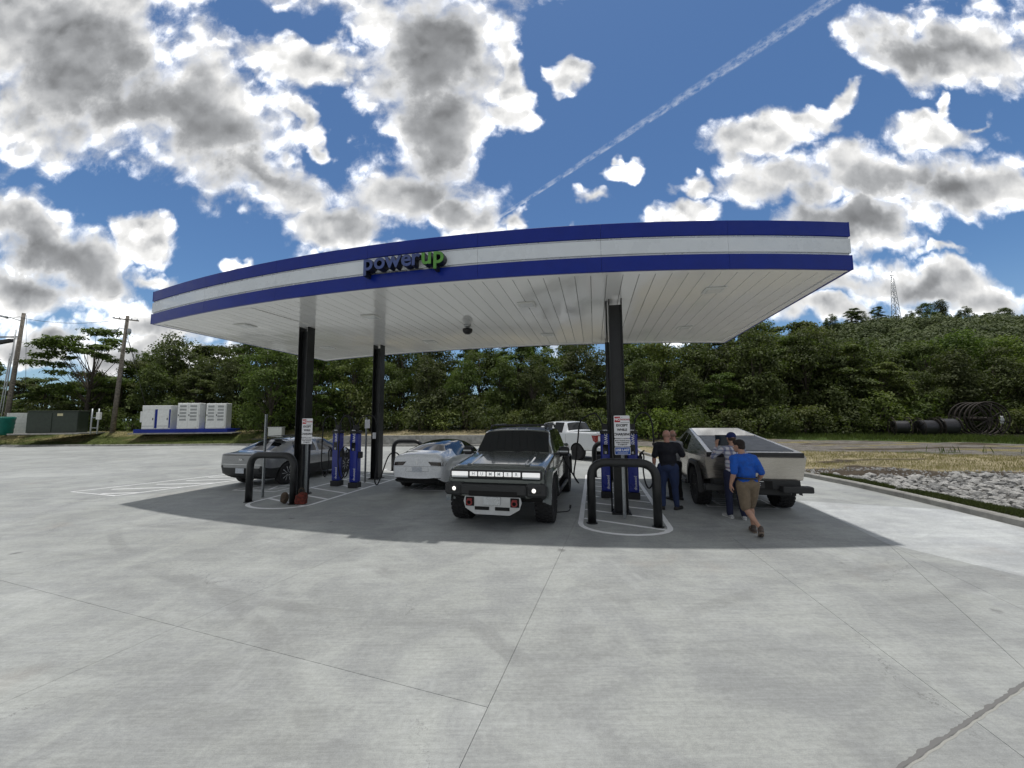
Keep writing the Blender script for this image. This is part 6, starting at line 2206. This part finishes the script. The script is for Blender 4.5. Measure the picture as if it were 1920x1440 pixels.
# ---- white pickup in the distance --------------------------------------------------
def pickup():
    t = thing('pickup_truck', 'white electric pickup truck parked further back behind the dark truck', 'truck')
    P = paint('white_paint', (.68, .70, .72), .25, 0)
    st = [sec(-1.22, .62, .90, .97, .75, 1.05, .97, 1.36, .93, 1.40, 1.41),
          sec(-1.17, .50, .94, 1.00, .70, 1.05, 1.0, 1.38, .94, 1.42, 1.43),
          sec(.62, .42, .94, 1.01, .65, 1.05, 1.0, 1.39, .94, 1.43, 1.44),
          sec(.68, .42, .94, 1.01, .65, 1.05, .99, 1.38, .86, 1.46, 1.50),
          sec(.86, .42, .94, 1.01, .65, 1.05, .985, 1.36, .76, 1.86, 1.92),
          sec(1.02, .42, .94, 1.01, .65, 1.05, .98, 1.35, .76, 1.90, 1.97),
          sec(1.72, .42, .94, 1.01, .65, 1.05, .98, 1.34, .76, 1.92, 1.99),
          sec(1.86, .42, .94, 1.01, .65, 1.05, .98, 1.34, .76, 1.92, 1.99),
          sec(2.55, .42, .94, 1.01, .65, 1.05, .98, 1.32, .77, 1.86, 1.94),
          sec(3.25, .42, .94, 1.01, .65, 1.05, .98, 1.30, .88, 1.38, 1.42),
          sec(3.45, .42, .94, 1.01, .65, 1.05, .98, 1.27, .90, 1.33, 1.37),
          sec(4.45, .46, .94, 1.00, .65, 1.0, .96, 1.17, .88, 1.21, 1.24),
          sec(4.62, .55, .88, .95, .65, .95, .92, 1.10, .80, 1.13, 1.15)]
    def mf(i, j):
        y = (st[i][0] + st[i + 1][0]) / 2
        if j >= 6 and (2.55 < y < 3.25 or .68 < y < .86): return 1
        if j == 5 and (1.02 < y < 1.72 or 1.86 < y < 2.8): return 1
        if j <= 1: return 2
        return 0
    cuts = [arch_cutter(0, y, .41, .47, x0, x1, 2) for y in (0, 3.69) for x0, x1 in ((.6, 1.3), (-1.3, -.6))]
    bb = MB().box((0, -.28, 1.40), (1.62, 1.66, .9)).mesh('cut'); bb.polygons.foreach_set('material_index', [2] * len(bb.polygons))
    cuts.append(bb)
    me = loft_body(st, [P, M['glass'], M['well']], mf, {2: .5, 3: .3, 5: .85, 6: .75}, {0: .8, 1: .8, 2: .95, 3: .9, 4: .6, 9: .6, 12: .7}, 2, (0, 0), cuts)
    split_parts(me, t, {0: 'body', 1: 'window', 2: 'underbody'}, (1,))
    sk = Skin(me, t)
    for s in (-1, 1):
        sk.patch('taillight', [(s * .98, -1.3, 1.27), (s * .80, -1.3, 1.27), (s * .84, -1.3, .90), (s * .98, -1.3, .90)], (0, 1, 0), M['red_lens'], 4, 4, .012, .02)
        sk.patch('taillight_side', [(s * 1.2, -1.20, 1.27), (s * 1.2, -.98, 1.27), (s * 1.2, -1.06, 1.02), (s * 1.2, -1.20, .92)], (-s, 0, 0), M['red_lens'], 3, 3, .008, .012)
        make_wheel(t, s * .875, 0, .405, .27, .255, 'seven'); make_wheel(t, s * .875, 3.69, .405, .27, .255, 'seven')
        mr = MB().box((s * 1.13, 2.72, 1.38), (.20, .14, .24), bev=.04).build('mirror', P, t)
        for y0 in (.78, 1.79, 2.85):
            sk.line([(s * 1.4, y0, .52), (s * 1.4, y0, 1.30)], .012, (-s, 0, 0))
    sk.patch('tail_strip', [(-.80, -1.3, 1.275), (.80, -1.3, 1.275), (.80, -1.3, 1.235), (-.80, -1.3, 1.235)], (0, 1, 0), M['red_lens'], 6, 1, .01, .012)
    sk.line([(-.80, -1.4, .75), (-.80, -1.4, 1.38)], .010, (0, 1, 0)); sk.line([(.80, -1.4, .75), (.80, -1.4, 1.38)], .010, (0, 1, 0))
    MB().box((0, -1.30, .62), (1.86, .18, .20), bev=.03).build('bumper', M['rim_light'], t)
    MB().box((0, -1.395, .62), (.32, .012, .15)).build('number_plate', M['plate'], t)
    put_text('F-150', .12, M['rim_dark'], t, (-.5, -1.235, 1.10), (R(90), 0, 0), 'badge', extrude=.002, offset=.004)
    MB().box((0, -.28, 1.405), (1.66, 1.70, .03)).build('bed_cover', M['green_metal'], t)
    return t
pk = pickup()
_h = Vector((-.62, .785, 0))
_left = Vector((-_h.y, _h.x, 0))
_c = Vector((3.36, 19.85, 0)) - _left * .875
place_car(pk, (_c.x, _c.y), (_h.x, _h.y))

# ---- angular stainless pickup --------------------------------------------------------
def steel_truck():
    t = thing('angular_steel_pickup', 'angular bare steel pickup with flat slanted bed cover, tail towards us', 'truck')
    m = principled('brushed_stainless', (.50, .47, .42), .30, 1.0)
    n = NT(m.node_tree); b = n.n['Principled BSDF']
    tc_ = n.new('ShaderNodeTexCoord')
    g = n.noise(n.mapping(tc_.outputs['Object'], (0, 0, 0), (0, 0, 0), (2, 2, 160)), 1.0, 3, .6)
    n.l.new(n.ramp(g, .3, .7, .24, .36), b.inputs['Roughness'])
    n.l.new(n.mix(n.ramp(n.noise(tc_.outputs['Object'], 1.4, 4, .6), .3, .7), (.45, .425, .38), (.53, .50, .455)), b.inputs['Base Color'])
    STEEL = m
    COVER = varied('grey_slatted_cover', (.10, .105, .11), .06, 6, .45)
    # closed hull
    hv = {}
    for s, k in ((1, 'R'), (-1, 'L')):
        hv['b0' + k] = (s * .93, -1.02, .76); hv['b1' + k] = (s * .95, .60, .44); hv['b2' + k] = (s * .95, 3.05, .44); hv['b3' + k] = (s * .90, 4.50, .52)
        hv['s0' + k] = (s * 1.00, -1.08, 1.235); hv['s1' + k] = (s * 1.015, 1.2, 1.17); hv['s3' + k] = (s * .95, 4.56, .95)
        hv['t0' + k] = (s * .935, -1.07, 1.345); hv['t1' + k] = (s * .665, 1.98, 1.79); hv['t3' + k] = (s * .86, 4.50, 1.02)
    keys = list(hv); idx = {k: i for i, k in enumerate(keys)}
    fs = []; mi = []
    def F(*k, m=0): fs.append(tuple(idx[q] for q in k)); mi.append(m)
    for k in 'RL':
        F('b0' + k, 'b1' + k, 's1' + k, 's0' + k); F('b1' + k, 'b2' + k, 's1' + k); F('b2' + k, 'b3' + k, 's3' + k, 's1' + k)
        F('s0' + k, 's1' + k, 't1' + k, 't0' + k); F('s1' + k, 's3' + k, 't3' + k, 't1' + k)
    F('b0R', 'b0L', 's0L', 's0R'); F('s0R', 's0L', 't0L', 't0R')
    F('b3R', 's3R', 's3L', 'b3L'); F('s3R', 't3R', 't3L', 's3L')
    F('t0R', 't0L', 't1L', 't1R'); F('t1R', 't1L', 't3L', 't3R')
    F('b0R', 'b1R', 'b1L', 'b0L', m=1); F('b1R', 'b2R', 'b2L', 'b1L', m=1); F('b2R', 'b3R', 'b3L', 'b2L', m=1)
    me = bpy.data.meshes.new('body'); me.from_pydata([hv[k] for k in keys], [], fs)
    for q in (STEEL, M['well']): me.materials.append(q)
    bm = bmesh.new(); bm.from_mesh(me); bm.faces.ensure_lookup_table()
    for i, q in enumerate(mi): bm.faces[i].material_index = q
    bmesh.ops.recalc_face_normals(bm, faces=bm.faces); bm.to_mesh(me); bm.free()
    o = bpy.data.objects.new('body', me); COL.objects.link(o)
    poly = lambda cy: [(cy - .62, .10), (cy - .50, .78), (cy - .30, .97), (cy + .30, .97), (cy + .50, .78), (cy + .62, .10)]
    cutters = []
    for cy in (0, 3.64):
        for x0, x1 in ((.55, 1.3), (-1.3, -.55)):
            cm = arch_cutter(0, cy, .45, .5, x0, x1, 1, poly=poly(cy))
            for q in (STEEL, M['well']): cm.materials.append(q)
            co = bpy.data.objects.new('cut', cm); COL.objects.link(co); cutters.append(co)
            b_ = o.modifiers.new('b', 'BOOLEAN'); b_.operation = 'DIFFERENCE'; b_.object = co; b_.solver = 'EXACT'
    out = evaluated(o)
    for c in cutters: bpy.data.objects.remove(c)
    bpy.data.objects.remove(o)
    split_parts(out, t, {0: 'body', 1: 'underbody'})
    sk = Skin(out, t)
    # sloping top: rails stay steel, cover slats, then glass
    def top_pt(f, side, w=.0):
        a = Vector(hv['t0R']); b = Vector(hv['t1R'])
        p = a.lerp(b, f); hw = (p.x - w); return Vector((side * hw, p.y, p.z))
    f0, f1, f2 = .04, .60, .985
    ns = 14
    for k in range(ns):
        a0 = f0 + (f1 - f0) * k / ns + .0015; a1 = f0 + (f1 - f0) * (k + 1) / ns - .0015
        q = [top_pt(a0, -1, .10), top_pt(a0, 1, .10), top_pt(a1, 1, .10), top_pt(a1, -1, .10)]
        MB().extr([p + Vector((0, 0, .0005)) for p in q], (0, -.001, .010)).build('cover_slat', COVER, t)
    q = [top_pt(f1 + .01, -1, .075), top_pt(f1 + .01, 1, .075), top_pt(f2, 1, .06), top_pt(f2, -1, .06)]
    MB().extr([p + Vector((0, 0, .0005)) for p in q], (0, -.001, .012)).build('rear_glass', M['glass'], t)
    def fr_pt(f, side, w):
        a = Vector(hv['t1R']); b = Vector(hv['t3R']); p = a.lerp(b, f); return Vector((side * (p.x - w), p.y, p.z))
    q = [fr_pt(.01, -1, .06), fr_pt(.01, 1, .06), fr_pt(.58, 1, .06), fr_pt(.58, -1, .06)]
    MB().extr([p + Vector((0, 0, .0005)) for p in q], (0, .001, .012)).build('windscreen', M['glass'], t)
    for s in (-1, 1):
        # side glass on the leaning upper side; the sail behind it stays steel
        def up(f_y, f_z):
            # point on upper side between shoulder and rail at length y
            y = f_y
            if y <= 1.2: sp = Vector(hv['s0R']).lerp(Vector(hv['s1R']), (y + 1.08) / 2.28)
            else: sp = Vector(hv['s1R']).lerp(Vector(hv['s3R']), (y - 1.2) / 3.36)
            if y <= 1.98: tp_ = Vector(hv['t0R']).lerp(Vector(hv['t1R']), (y + 1.07) / 3.05)
            else: tp_ = Vector(hv['t1R']).lerp(Vector(hv['t3R']), (y - 1.98) / 2.52)
            p = sp.lerp(tp_, f_z); return Vector((s * p.x, p.y, p.z))
        for (ya, yb, yc, yd) in ((.80, 1.55, 1.55, 1.15), (1.62, 2.95, 2.55, 1.62)):
            sk.patch('side_window', [up(yd, .86), up(yc if ya < 1 else 2.15, .88), up(yb, .16), up(ya, .16)], (-s, 0, -.25), M['glass'], 6, 3, .004, .008)
        for y0 in (.70, 1.60, 2.95):
            sk.line([(s * 1.5, y0, .50), (s * 1.5, y0, 1.12)], .010, (-s, 0, 0))
        sk.line([(s * 1.5, -.75, .80), (s * 1.5, -.78, 1.20)], .010, (-s, 0, 0))
        for cy in (0, 3.64):
            po = [(cy - .70, .40), (cy - .58, .86), (cy - .34, 1.07), (cy + .34, 1.07), (cy + .58, .86), (cy + .70, .40)]
            pi_ = [(cy - .58, .40), (cy - .49, .77), (cy - .29, .965), (cy + .29, .965), (cy + .49, .77), (cy + .58, .40)]
            n_ = 6
            vs = [(s * .97, a, b2) for a, b2 in po] + [(s * 1.045, a, b2 - .02) for a, b2 in po] + [(s * 1.045, a, b2) for a, b2 in pi_] + [(s * .90, a, b2) for a, b2 in pi_]
            ff = []
            for L in range(3):
                for i in range(n_ - 1): ff.append((L * n_ + i, L * n_ + i + 1, (L + 1) * n_ + i + 1, (L + 1) * n_ + i))
            MB().add(vs, ff).build('fender_flare', M['trim_black'], t)
            make_wheel(t, s * .87, cy, .445, .30, .26, 'seven', blocks=True)
        mr = MB().box((s * 1.14, 2.75, 1.24), (.20, .10, .15), bev=.02).build('mirror', M['black_plastic'], t)
        MB().box((s * 1.02, 1.9, .42), (.10, 2.3, .12), bev=.02).build('side_sill', M['trim_black'], t)
    # tail: black upper strip, steel tailgate sheet, deep bumper with plate
    MB().box((0, -1.092, 1.290), (1.90, .02, .100)).build('tail_strip', M['black_plastic'], t)
    MB().box((0, -1.099, 1.262), (1.84, .012, .012)).build('taillight', M['dark_lens'], t)
    MB().extr([(-.985, -1.092, 1.225), (.985, -1.092, 1.225), (.925, -1.045, .785), (-.925, -1.045, .785)], (0, .02, 0)).build('tailgate', STEEL, t)
    bp = MB(); bp.box((0, -.98, .66), (1.70, .26, .20), bev=.02)
    bp.box((0, -.88, .50), (1.45, .22, .16), bev=.02)
    for s in (-1, 1): bp.box((s * .74, -1.14, .585), (.60, .20, .13), bev=.02, rz=R(5 * s))
    bp.build('bumper', M['trim_black'], t)
    MB().box((0, -1.12, .66), (.62, .02, .17), bev=.005).build('plate_recess', M['well'], t)
    pl_ = MB().box((0, -1.135, .665), (.305, .008, .155)).build('number_plate', M['black_plastic'], t)
    MB().box((0, -1.1405, .735), (.27, .001, .012)).build('plate_border', M['lens'], pl_)
    put_text('S:5-00C', .062, M['lens'], pl_, (-.02, -1.1405, .665), (R(90), 0, 0), 'print', extrude=0, offset=.001)
    return t
ct = steel_truck()
_h = Vector((.225, .974, 0)).normalized()
place_car(ct, (5.50, 9.55), (_h.x, _h.y))

# ------------------------------------------------------------------ people
def skin_mat(name, col):
    m = varied(name, col, .07, 12, .5, bump=.15)
    b = m.node_tree.nodes['Principled BSDF']
    b.inputs['Subsurface Weight'].default_value = .15
    b.inputs['Subsurface Radius'].default_value = (.01, .004, .002)
    return m
SKIN = skin_mat('skin', (.42, .24, .17))
SKIN2 = skin_mat('skin_ruddy', (.46, .24, .18))
def cloth(name, col, var=.12):
    return varied(name, col, var, 14, .88, bump=.45, bscale=90)
def plaid_mat():
    m = principled('plaid_cloth', (.5, .5, .55), .9)
    t = NT(m.node_tree); b = t.n['Principled BSDF']
    tc_ = t.new('ShaderNodeTexCoord'); sp = t.new('ShaderNodeSeparateXYZ'); t.l.new(tc_.outputs['Object'], sp.inputs[0])
    def bars(s, f, w, ph=0.0):
        return t.ramp(t.math('PINGPONG', t.math('MULTIPLY_ADD', s, f, ph), .5), w, w + .04)
    xx = t.math('ADD', sp.outputs[0], t.math('MULTIPLY', sp.outputs[1], .6))
    a = bars(xx, 11, .28); b2 = bars(sp.outputs[2], 11, .28); c = bars(xx, 11, .46, .25); d = bars(sp.outputs[2], 11, .46, .25)
    col = t.mix(t.math('MULTIPLY', a, .7), (.55, .55, .60), (.07, .09, .20))
    col = t.mix(t.math('MULTIPLY', b2, .6), col, (.06, .08, .19))
    col = t.mix(t.math('MULTIPLY', c, .6), col, (.40, .08, .09)); col = t.mix(t.math('MULTIPLY', d, .5), col, (.60, .60, .62))
    t.l.new(col, b.inputs['Base Color'])
    return m

def hand(parts, wrist, dirn, palm_n, thumb_side, curl=.35, s=1.0):
    """Palm with four bent fingers and a thumb leaving its side."""
    d = Vector(dirn).normalized(); n = Vector(palm_n).normalized(); n = (n - d * n.dot(d)).normalized()
    w = d.cross(n).normalized() * thumb_side
    W = Vector(wrist)
    parts.append(('t', [W - d * .02, W + d * .03 * s], [.026 * s, .028 * s]))
    for k in range(4):
        off = w * (.027 - .018 * k) * s
        parts.append(('t', [W + d * .02 * s + off * .6, W + d * .088 * s + off], [.015 * s, .0115 * s]))
        L = (.072, .080, .075, .058)[k] * s
        p0 = W + d * .088 * s + off
        c1, c2 = curl * .6, curl * 1.6
        d1 = (d * math.cos(c1) + n * math.sin(c1)); d2 = (d * math.cos(c2) + n * math.sin(c2)); d3 = (d * math.cos(c2 * 1.5) + n * math.sin(c2 * 1.5))
        p1 = p0 + d1 * L * .42; p2 = p1 + d2 * L * .32; p3 = p2 + d3 * L * .26
        parts.append(('t', [p0, p1, p2, p3], [.0098 * s, .0092 * s, .0085 * s, .0072 * s]))
    t0 = W + d * .025 * s + w * .022 * s
    t1 = t0 + (d * .55 + w * .75 + n * .25).normalized() * .036 * s
    t2 = t1 + (d * .85 + w * .35 + n * .35).normalized() * .030 * s
    t3 = t2 + (d * .95 + w * .05 + n * .30).normalized() * .024 * s
    parts.append(('t', [t0, t1, t2, t3], [.016 * s, .0125 * s, .011 * s, .009 * s]))

def person(label, pos, facing, H, J, build, mats, opts):
    """J: joint positions for a 1.80 m figure, y forward; mats: skin, shirt, legs, shoes, hair."""
    t = thing('person', label, 'person', (*pos, 0), math.atan2(-facing[0], facing[1]))
    k = H / 1.80; B = build
    V = {a: Vector(b) for a, b in J.items()}
    sk, sh, lg, so, hr = mats
    # ---- body
    P = []
    hd = V['head']; nk = V['neck']; hf = V.get('hdir', Vector((0, 1, 0))).normalized()
    hx = hf.cross(Vector((0, 0, 1))).normalized(); hz = hx.cross(hf).normalized()
    Mh = Matrix((( hx.x, hf.x, hz.x), (hx.y, hf.y, hz.y), (hx.z, hf.z, hz.z)))
    E = lambda c, r: P.append(('e', hd + Mh @ Vector(c), r, Mh))
    E((0, -.012, .028), (.078, .098, .090)); E((0, .022, -.035), (.066, .078, .080)); E((0, .055, -.082), (.036, .034, .030))
    E((0, .092, .022), (.055, .016, .014)); E((0, .100, -.012), (.013, .022, .026)); E((0, .112, -.022), (.016, .012, .010))
    E((.040, .072, -.028), (.024, .020, .020)); E((-.040, .072, -.028), (.024, .020, .020)); E((0, .088, -.056), (.026, .012, .008))
    for s in (-1, 1): E((s * .082, -.008, -.008), (.010, .020, .032))
    P.append(('t', [hd + Mh @ Vector((0, -.025, -.05)), nk + Vector((0, 0, .03)), nk + Vector((0, -.005, -.05))], [.058, .060 * (1 + .1 * (B - 1)), .075]))
    ch = V['chest']; pv = V['pelvis']
    P.append(('e', ch, (.13, .075, .13), Matrix.Identity(3)))
    P.append(('t', [ch, pv], [.085, .085]))
    for s, n in ((-1, 'L'), (1, 'R')):
        P.append(('t', [V['sh' + n], V['el' + n], V['wr' + n]], [.048 * B, .040 * (1 + (B - 1) * .6), .027]))
        P.append(('t', [V['el' + n].lerp(V['wr' + n], .06), V['el' + n].lerp(V['wr' + n], .32), V['wr' + n]], [.040, .042 * (1 + (B - 1) * .5), .026]))
        d = V.get('hd' + n, V['wr' + n] - V['el' + n]); pn = V.get('pn' + n, Vector((-s, 0, 0)))
        hand(P, V['wr' + n], d, pn, 1 if s < 0 else 1, opts.get('curl', .4))
        hp, kn, an = V['hp' + n], V['kn' + n], V['an' + n]
        P.append(('t', [hp, hp.lerp(kn, .5), kn], [.085 * B, .072, .052]))
        P.append(('t', [kn, kn.lerp(an, .28), kn.lerp(an, .65), an], [.050, .057, .042, .034]))
        P.append(('t', [an, an + Vector((0, .06, -.03))], [.034, .03]))
    soft('body', P, sk, t, .0085, 2)
    # ---- shirt
    P = []
    P.append(('e', ch + Vector((0, 0, .03)), (.185 * B, .125 * B, .17), Matrix.Identity(3)))
    P.append(('e', ch.lerp(pv, .55) + Vector((0, .012 * (B - 1) * 8, 0)), (.160 * B, .125 * B * (1 + (B - 1) * .6), .20), Matrix.Identity(3)))
    hem = pv + Vector((0, 0, .0))
    P.append(('e', hem, (.168 * B, .125 * B, .10), Matrix.Identity(3)))
    P.append(('t', [nk + Vector((0, -.005, -.05)), nk + Vector((0, -.002, -.015))], [.085, .064]))
    f = opts.get('sleeve', .55)
    for n in 'LR':
        a, b, c = V['sh' + n], V['el' + n], V['wr' + n]
        P.append(('t', [ch.lerp(a, .55) + Vector((0, 0, .06)), a], [.085, .070 * B]))
        if f <= 1:
            e = a.lerp(b, f * 1.15)
            P.append(('t', [a, e], [.068 * B, .062 * (1 + (B - 1) * .6)]))
        else:
            P.append(('t', [a, b, b.lerp(c, f - 1)], [.066 * B, .055, .042]))
    shirt = soft('shirt', P, sh, t, .014, 3, .010, 9)
    # ---- trousers or shorts
    P = []
    P.append(('e', pv + Vector((0, -.012, -.03)), (.165 * B, .122 * B, .13), Matrix.Identity(3)))
    g = opts.get('leg', 2.0)
    for n in 'LR':
        hp, kn, an = V['hp' + n], V['kn' + n], V['an' + n]
        if g >= 2:
            P.append(('t', [hp, hp.lerp(kn, .5), kn, kn.lerp(an, .5), an + Vector((0, 0, .0))], [.106 * B, .092 * B, .074, .068, .064]))
        else:
            P.append(('t', [hp, hp.lerp(kn, .5), hp.lerp(kn, g)], [.108 * B, .098 * B, .088]))
    soft('trousers' if g >= 2 else 'shorts', P, lg, t, .014, 3, .009, 7)
    # ---- belt, shoes
    if opts.get('belt'):
        ring = [pv + Vector((.166 * B * math.cos(a), .128 * B * math.sin(a) - .004, .075)) for a in [2 * math.pi * q / 24 for q in range(25)]]
        MB().tube(ring, .016, 8, caps=False).build('belt', M['black_plastic'], t)
    for n in 'LR':
        an = V['an' + n]; fd = V.get('fd' + n, Vector((0, 1, 0))).normalized()
        toe = an + fd * .19; heel = an - fd * .055
        up = Vector((0, 0, 1)); up = (up - fd * up.dot(fd)).normalized(); dn = -up * .055
        P = [('t', [heel + dn, an + dn * .6, an + fd * .09 + dn, toe + dn * 1.05], [.040, .048, .042, .034]), ('t', [an + up * .02, an + dn], [.045, .045])]
        so_ = soft('shoe', P, so, t, .010, 2)
        sl = []
        side = fd.cross(up).normalized()
        outl = [(-.075, .035), (.02, .040), (.12, .050), (.20, .038), (.225, 0), (.20, -.036), (.12, -.046), (.02, -.038), (-.075, -.034), (-.092, 0)]
        poly = [an + fd * a + side * b - up * .088 for a, b in outl]
        MB().extr(poly, up * .028).build('sole', opts.get('sole', M['rubber']), so_)
    # ---- hair, cap
    hk = opts.get('hair', 'full')
    if hk == 'full':
        P = [('e', hd + Mh @ Vector((0, -.022, .045)), (.087, .104, .088), Mh), ('e', hd + Mh @ Vector((0, -.055, -.015)), (.078, .062, .070), Mh), ('e', hd + Mh @ Vector((0, .045, .088)), (.060, .050, .030), Mh)]
        soft('hair', P, hr, t, .010, 1, .006, 30)
    elif hk == 'short':
        P = [('e', hd + Mh @ Vector((0, -.035, -.005)), (.0815, .080, .062), Mh)]
        soft('hair', P, hr, t, .010, 1, .002, 30)
    elif hk == 'cap':
        soft('hair', [('e', hd + Mh @ Vector((0, -.040, -.010)), (.080, .072, .055), Mh)], hr, t, .010, 1)
        cp = soft('cap', [('e', hd + Mh @ Vector((0, -.010, .050)), (.092, .108, .085), Mh)], opts['cap'], t, .011, 2)
        br = MB(); vs = []
        for a in range(-70, 71, 14):
            ra = R(a)
            vs += [hd + Mh @ Vector((.088 * math.sin(ra), .05 + .05 * math.cos(ra), .045)), hd + Mh @ Vector((.092 * math.sin(ra), .07 + .115 * math.cos(ra), .030))]
        fs = [(2 * i, 2 * i + 1, 2 * i + 3, 2 * i + 2) for i in range(10)]
        br.add(vs, fs, smooth=True); b_ = br.build('brim', opts['cap'], cp)
        sm = b_.modifiers.new('t', 'SOLIDIFY'); sm.thickness = .005
    for s in (-1, 1):
        MB().lathe([(.001, -.010), (.008, -.006), (.0105, 0), (.008, .006), (.001, .010)], 10, 'Z', hd + Mh @ Vector((s * .030, .081, .005))).build('eye', M['lens'], t)
    t.scale = (k, k, k)
    return t, V, k

STAND = dict(pelvis=(0, 0, .98), chest=(0, -.01, 1.32), neck=(0, -.005, 1.51), head=(0, .02, 1.665), shL=(-.185, -.01, 1.43), shR=(.185, -.01, 1.43),
             elL=(-.245, -.04, 1.16), elR=(.245, -.04, 1.16), wrL=(-.255, .03, .92), wrR=(.255, .03, .92), hpL=(-.095, 0, .93), hpR=(.095, 0, .93),
             knL=(-.115, .02, .50), knR=(.115, .02, .50), anL=(-.13, -.02, .095), anR=(.13, -.02, .095))
def pose(**k):
    d = dict(STAND); d.update(k); return d

person('bald heavy man in black polo and blue jeans, back to us, beside the steel pickup', (3.62, 9.12), (.42, .90), 1.84,
       pose(hdir=(.35, .9, -.12), elR=(.33, .10, 1.20), wrR=(.30, .36, 1.28), pnR=(-1, 0, 0), elL=(-.285, -.05, 1.17), wrL=(-.30, .05, .93), hpL=(-.11, 0, .93), hpR=(.11, 0, .93),
            knL=(-.13, .02, .50), knR=(.13, .02, .50), anL=(-.14, -.02, .095), anR=(.15, .04, .095), shL=(-.205, -.01, 1.43), shR=(.205, -.01, 1.43), fdL=(-.2, 1, 0), fdR=(.5, .9, 0)),
       1.24, (SKIN2, cloth('black_polo', (.010, .011, .018)), cloth('blue_jeans', (.020, .035, .095)), varied('dark_shoe', (.02, .018, .018), .1, 10, .5), cloth('grey_stubble', (.36, .215, .165))),
       dict(sleeve=.75, hair='short', curl=.5))
person('balding man in a pale shirt and black trousers, mostly hidden behind the man in black', (4.20, 10.15), (-.25, .95), 1.80,
       pose(hdir=(.6, .8, -.1), elR=(.32, .12, 1.22), wrR=(.36, .38, 1.18), pnR=(-1, 0, 0), knL=(-.12, .04, .5), anL=(-.12, 0, .095)),
       1.08, (SKIN2, cloth('pale_shirt', (.30, .31, .33)), cloth('black_trousers', (.012, .012, .014)), varied('black_shoe', (.015, .015, .015), .1, 10, .5), cloth('grey_hair', (.30, .20, .16))),
       dict(sleeve=.7, hair='short'))
pl_t, V_, k_ = person('man in plaid shirt and navy cap photographing the steel pickup, his back to us', (4.68, 8.30), (.12, .99), 1.80,
       pose(hdir=(.05, 1, -.05), elL=(-.36, .12, 1.26), elR=(.34, .14, 1.28), wrL=(-.17, .36, 1.50), wrR=(.17, .36, 1.50), pnL=(.8, .5, 0), pnR=(-.8, .5, 0), hdL=(.15, .12, 1), hdR=(-.15, .12, 1),
            knL=(-.10, .05, .50), anL=(-.11, .02, .095), anR=(.12, -.10, .095), fdR=(.35, .95, 0), fdL=(-.3, 1, 0)),
       1.02, (SKIN, plaid_mat(), cloth('navy_trousers', (.014, .018, .050)), varied('pale_trainer', (.38, .38, .38), .1, 10, .6), cloth('brown_hair', (.045, .03, .02))),
       dict(sleeve=1.75, hair='cap', cap=cloth('navy_cap', (.012, .022, .11)), curl=.7, sole=principled('white_sole', (.62, .62, .60), .6)))
tab = thing('tablet', 'black tablet held up at eye level by the man in the plaid shirt', 'tablet', (0, 0, 0))
_f = Vector((.12, .99, 0)).normalized()
tab.location = Vector((4.68, 8.30, 1.60)) + _f * .40; tab.rotation_euler = (R(-6), 0, math.atan2(-_f.x, _f.y))
MB().box((0, 0, 0), (.36, .012, .24), bev=.004).build('case', M['black_plastic'], tab)
MB().box((0, -.0068, 0), (.33, .001, .21)).build('screen', principled('tablet_screen', (.02, .03, .04), .1), tab)

person('man in bright blue polo and khaki shorts walking towards the steel pickup', (4.31, 7.22), (.05, 1.0), 1.76,
       pose(pelvis=(0, -.02, .955), chest=(-.015, .05, 1.27), neck=(-.02, .10, 1.455), head=(-.03, .17, 1.60), hdir=(-.55, .8, -.12),
            shL=(-.20, .04, 1.38), shR=(.17, .05, 1.38), elL=(-.27, -.08, 1.13), wrL=(-.29, .02, .90), elR=(.25, -.06, 1.11), wrR=(.26, .14, .93), hdL=(-.02, .12, -1), hdR=(0, .3, -1),
            hpL=(-.095, -.02, .90), hpR=(.095, -.02, .90), knL=(-.07, -.02, .475), anL=(.03, -.30, .165), fdL=(.35, .80, -.42), knR=(.11, .14, .49), anR=(.12, .10, .095), fdR=(.25, 1, 0)),
       1.10, (SKIN, cloth('blue_polo', (.008, .085, .42)), cloth('khaki_shorts', (.17, .13, .088)), varied('brown_trainer', (.075, .055, .045), .15, 10, .6), cloth('dark_hair', (.018, .012, .010))),
       dict(sleeve=.8, leg=.96, hair='full', belt=True, sole=principled('tan_sole', (.22, .17, .13), .7)))

# ------------------------------------------------------------------ labels of look-alikes: name each by its side
seen_ = {}
for o in scene.objects:
    if o.parent is None and 'label' in o.keys() and 'category' in o.keys():
        seen_.setdefault(o['label'], []).append(o)
for lab, obs in seen_.items():
    if len(obs) < 2: continue
    obs.sort(key=lambda o: o.location.x / max(1.0, o.location.y))
    n_ = len(obs)
    words_ = {2: ['left one', 'right one'], 3: ['left one', 'middle one', 'right one'], 4: ['leftmost one', 'second from left', 'third from left', 'rightmost one']}.get(n_)
    if words_:
        for o, w_ in zip(obs, words_): o['label'] = lab + ', ' + w_
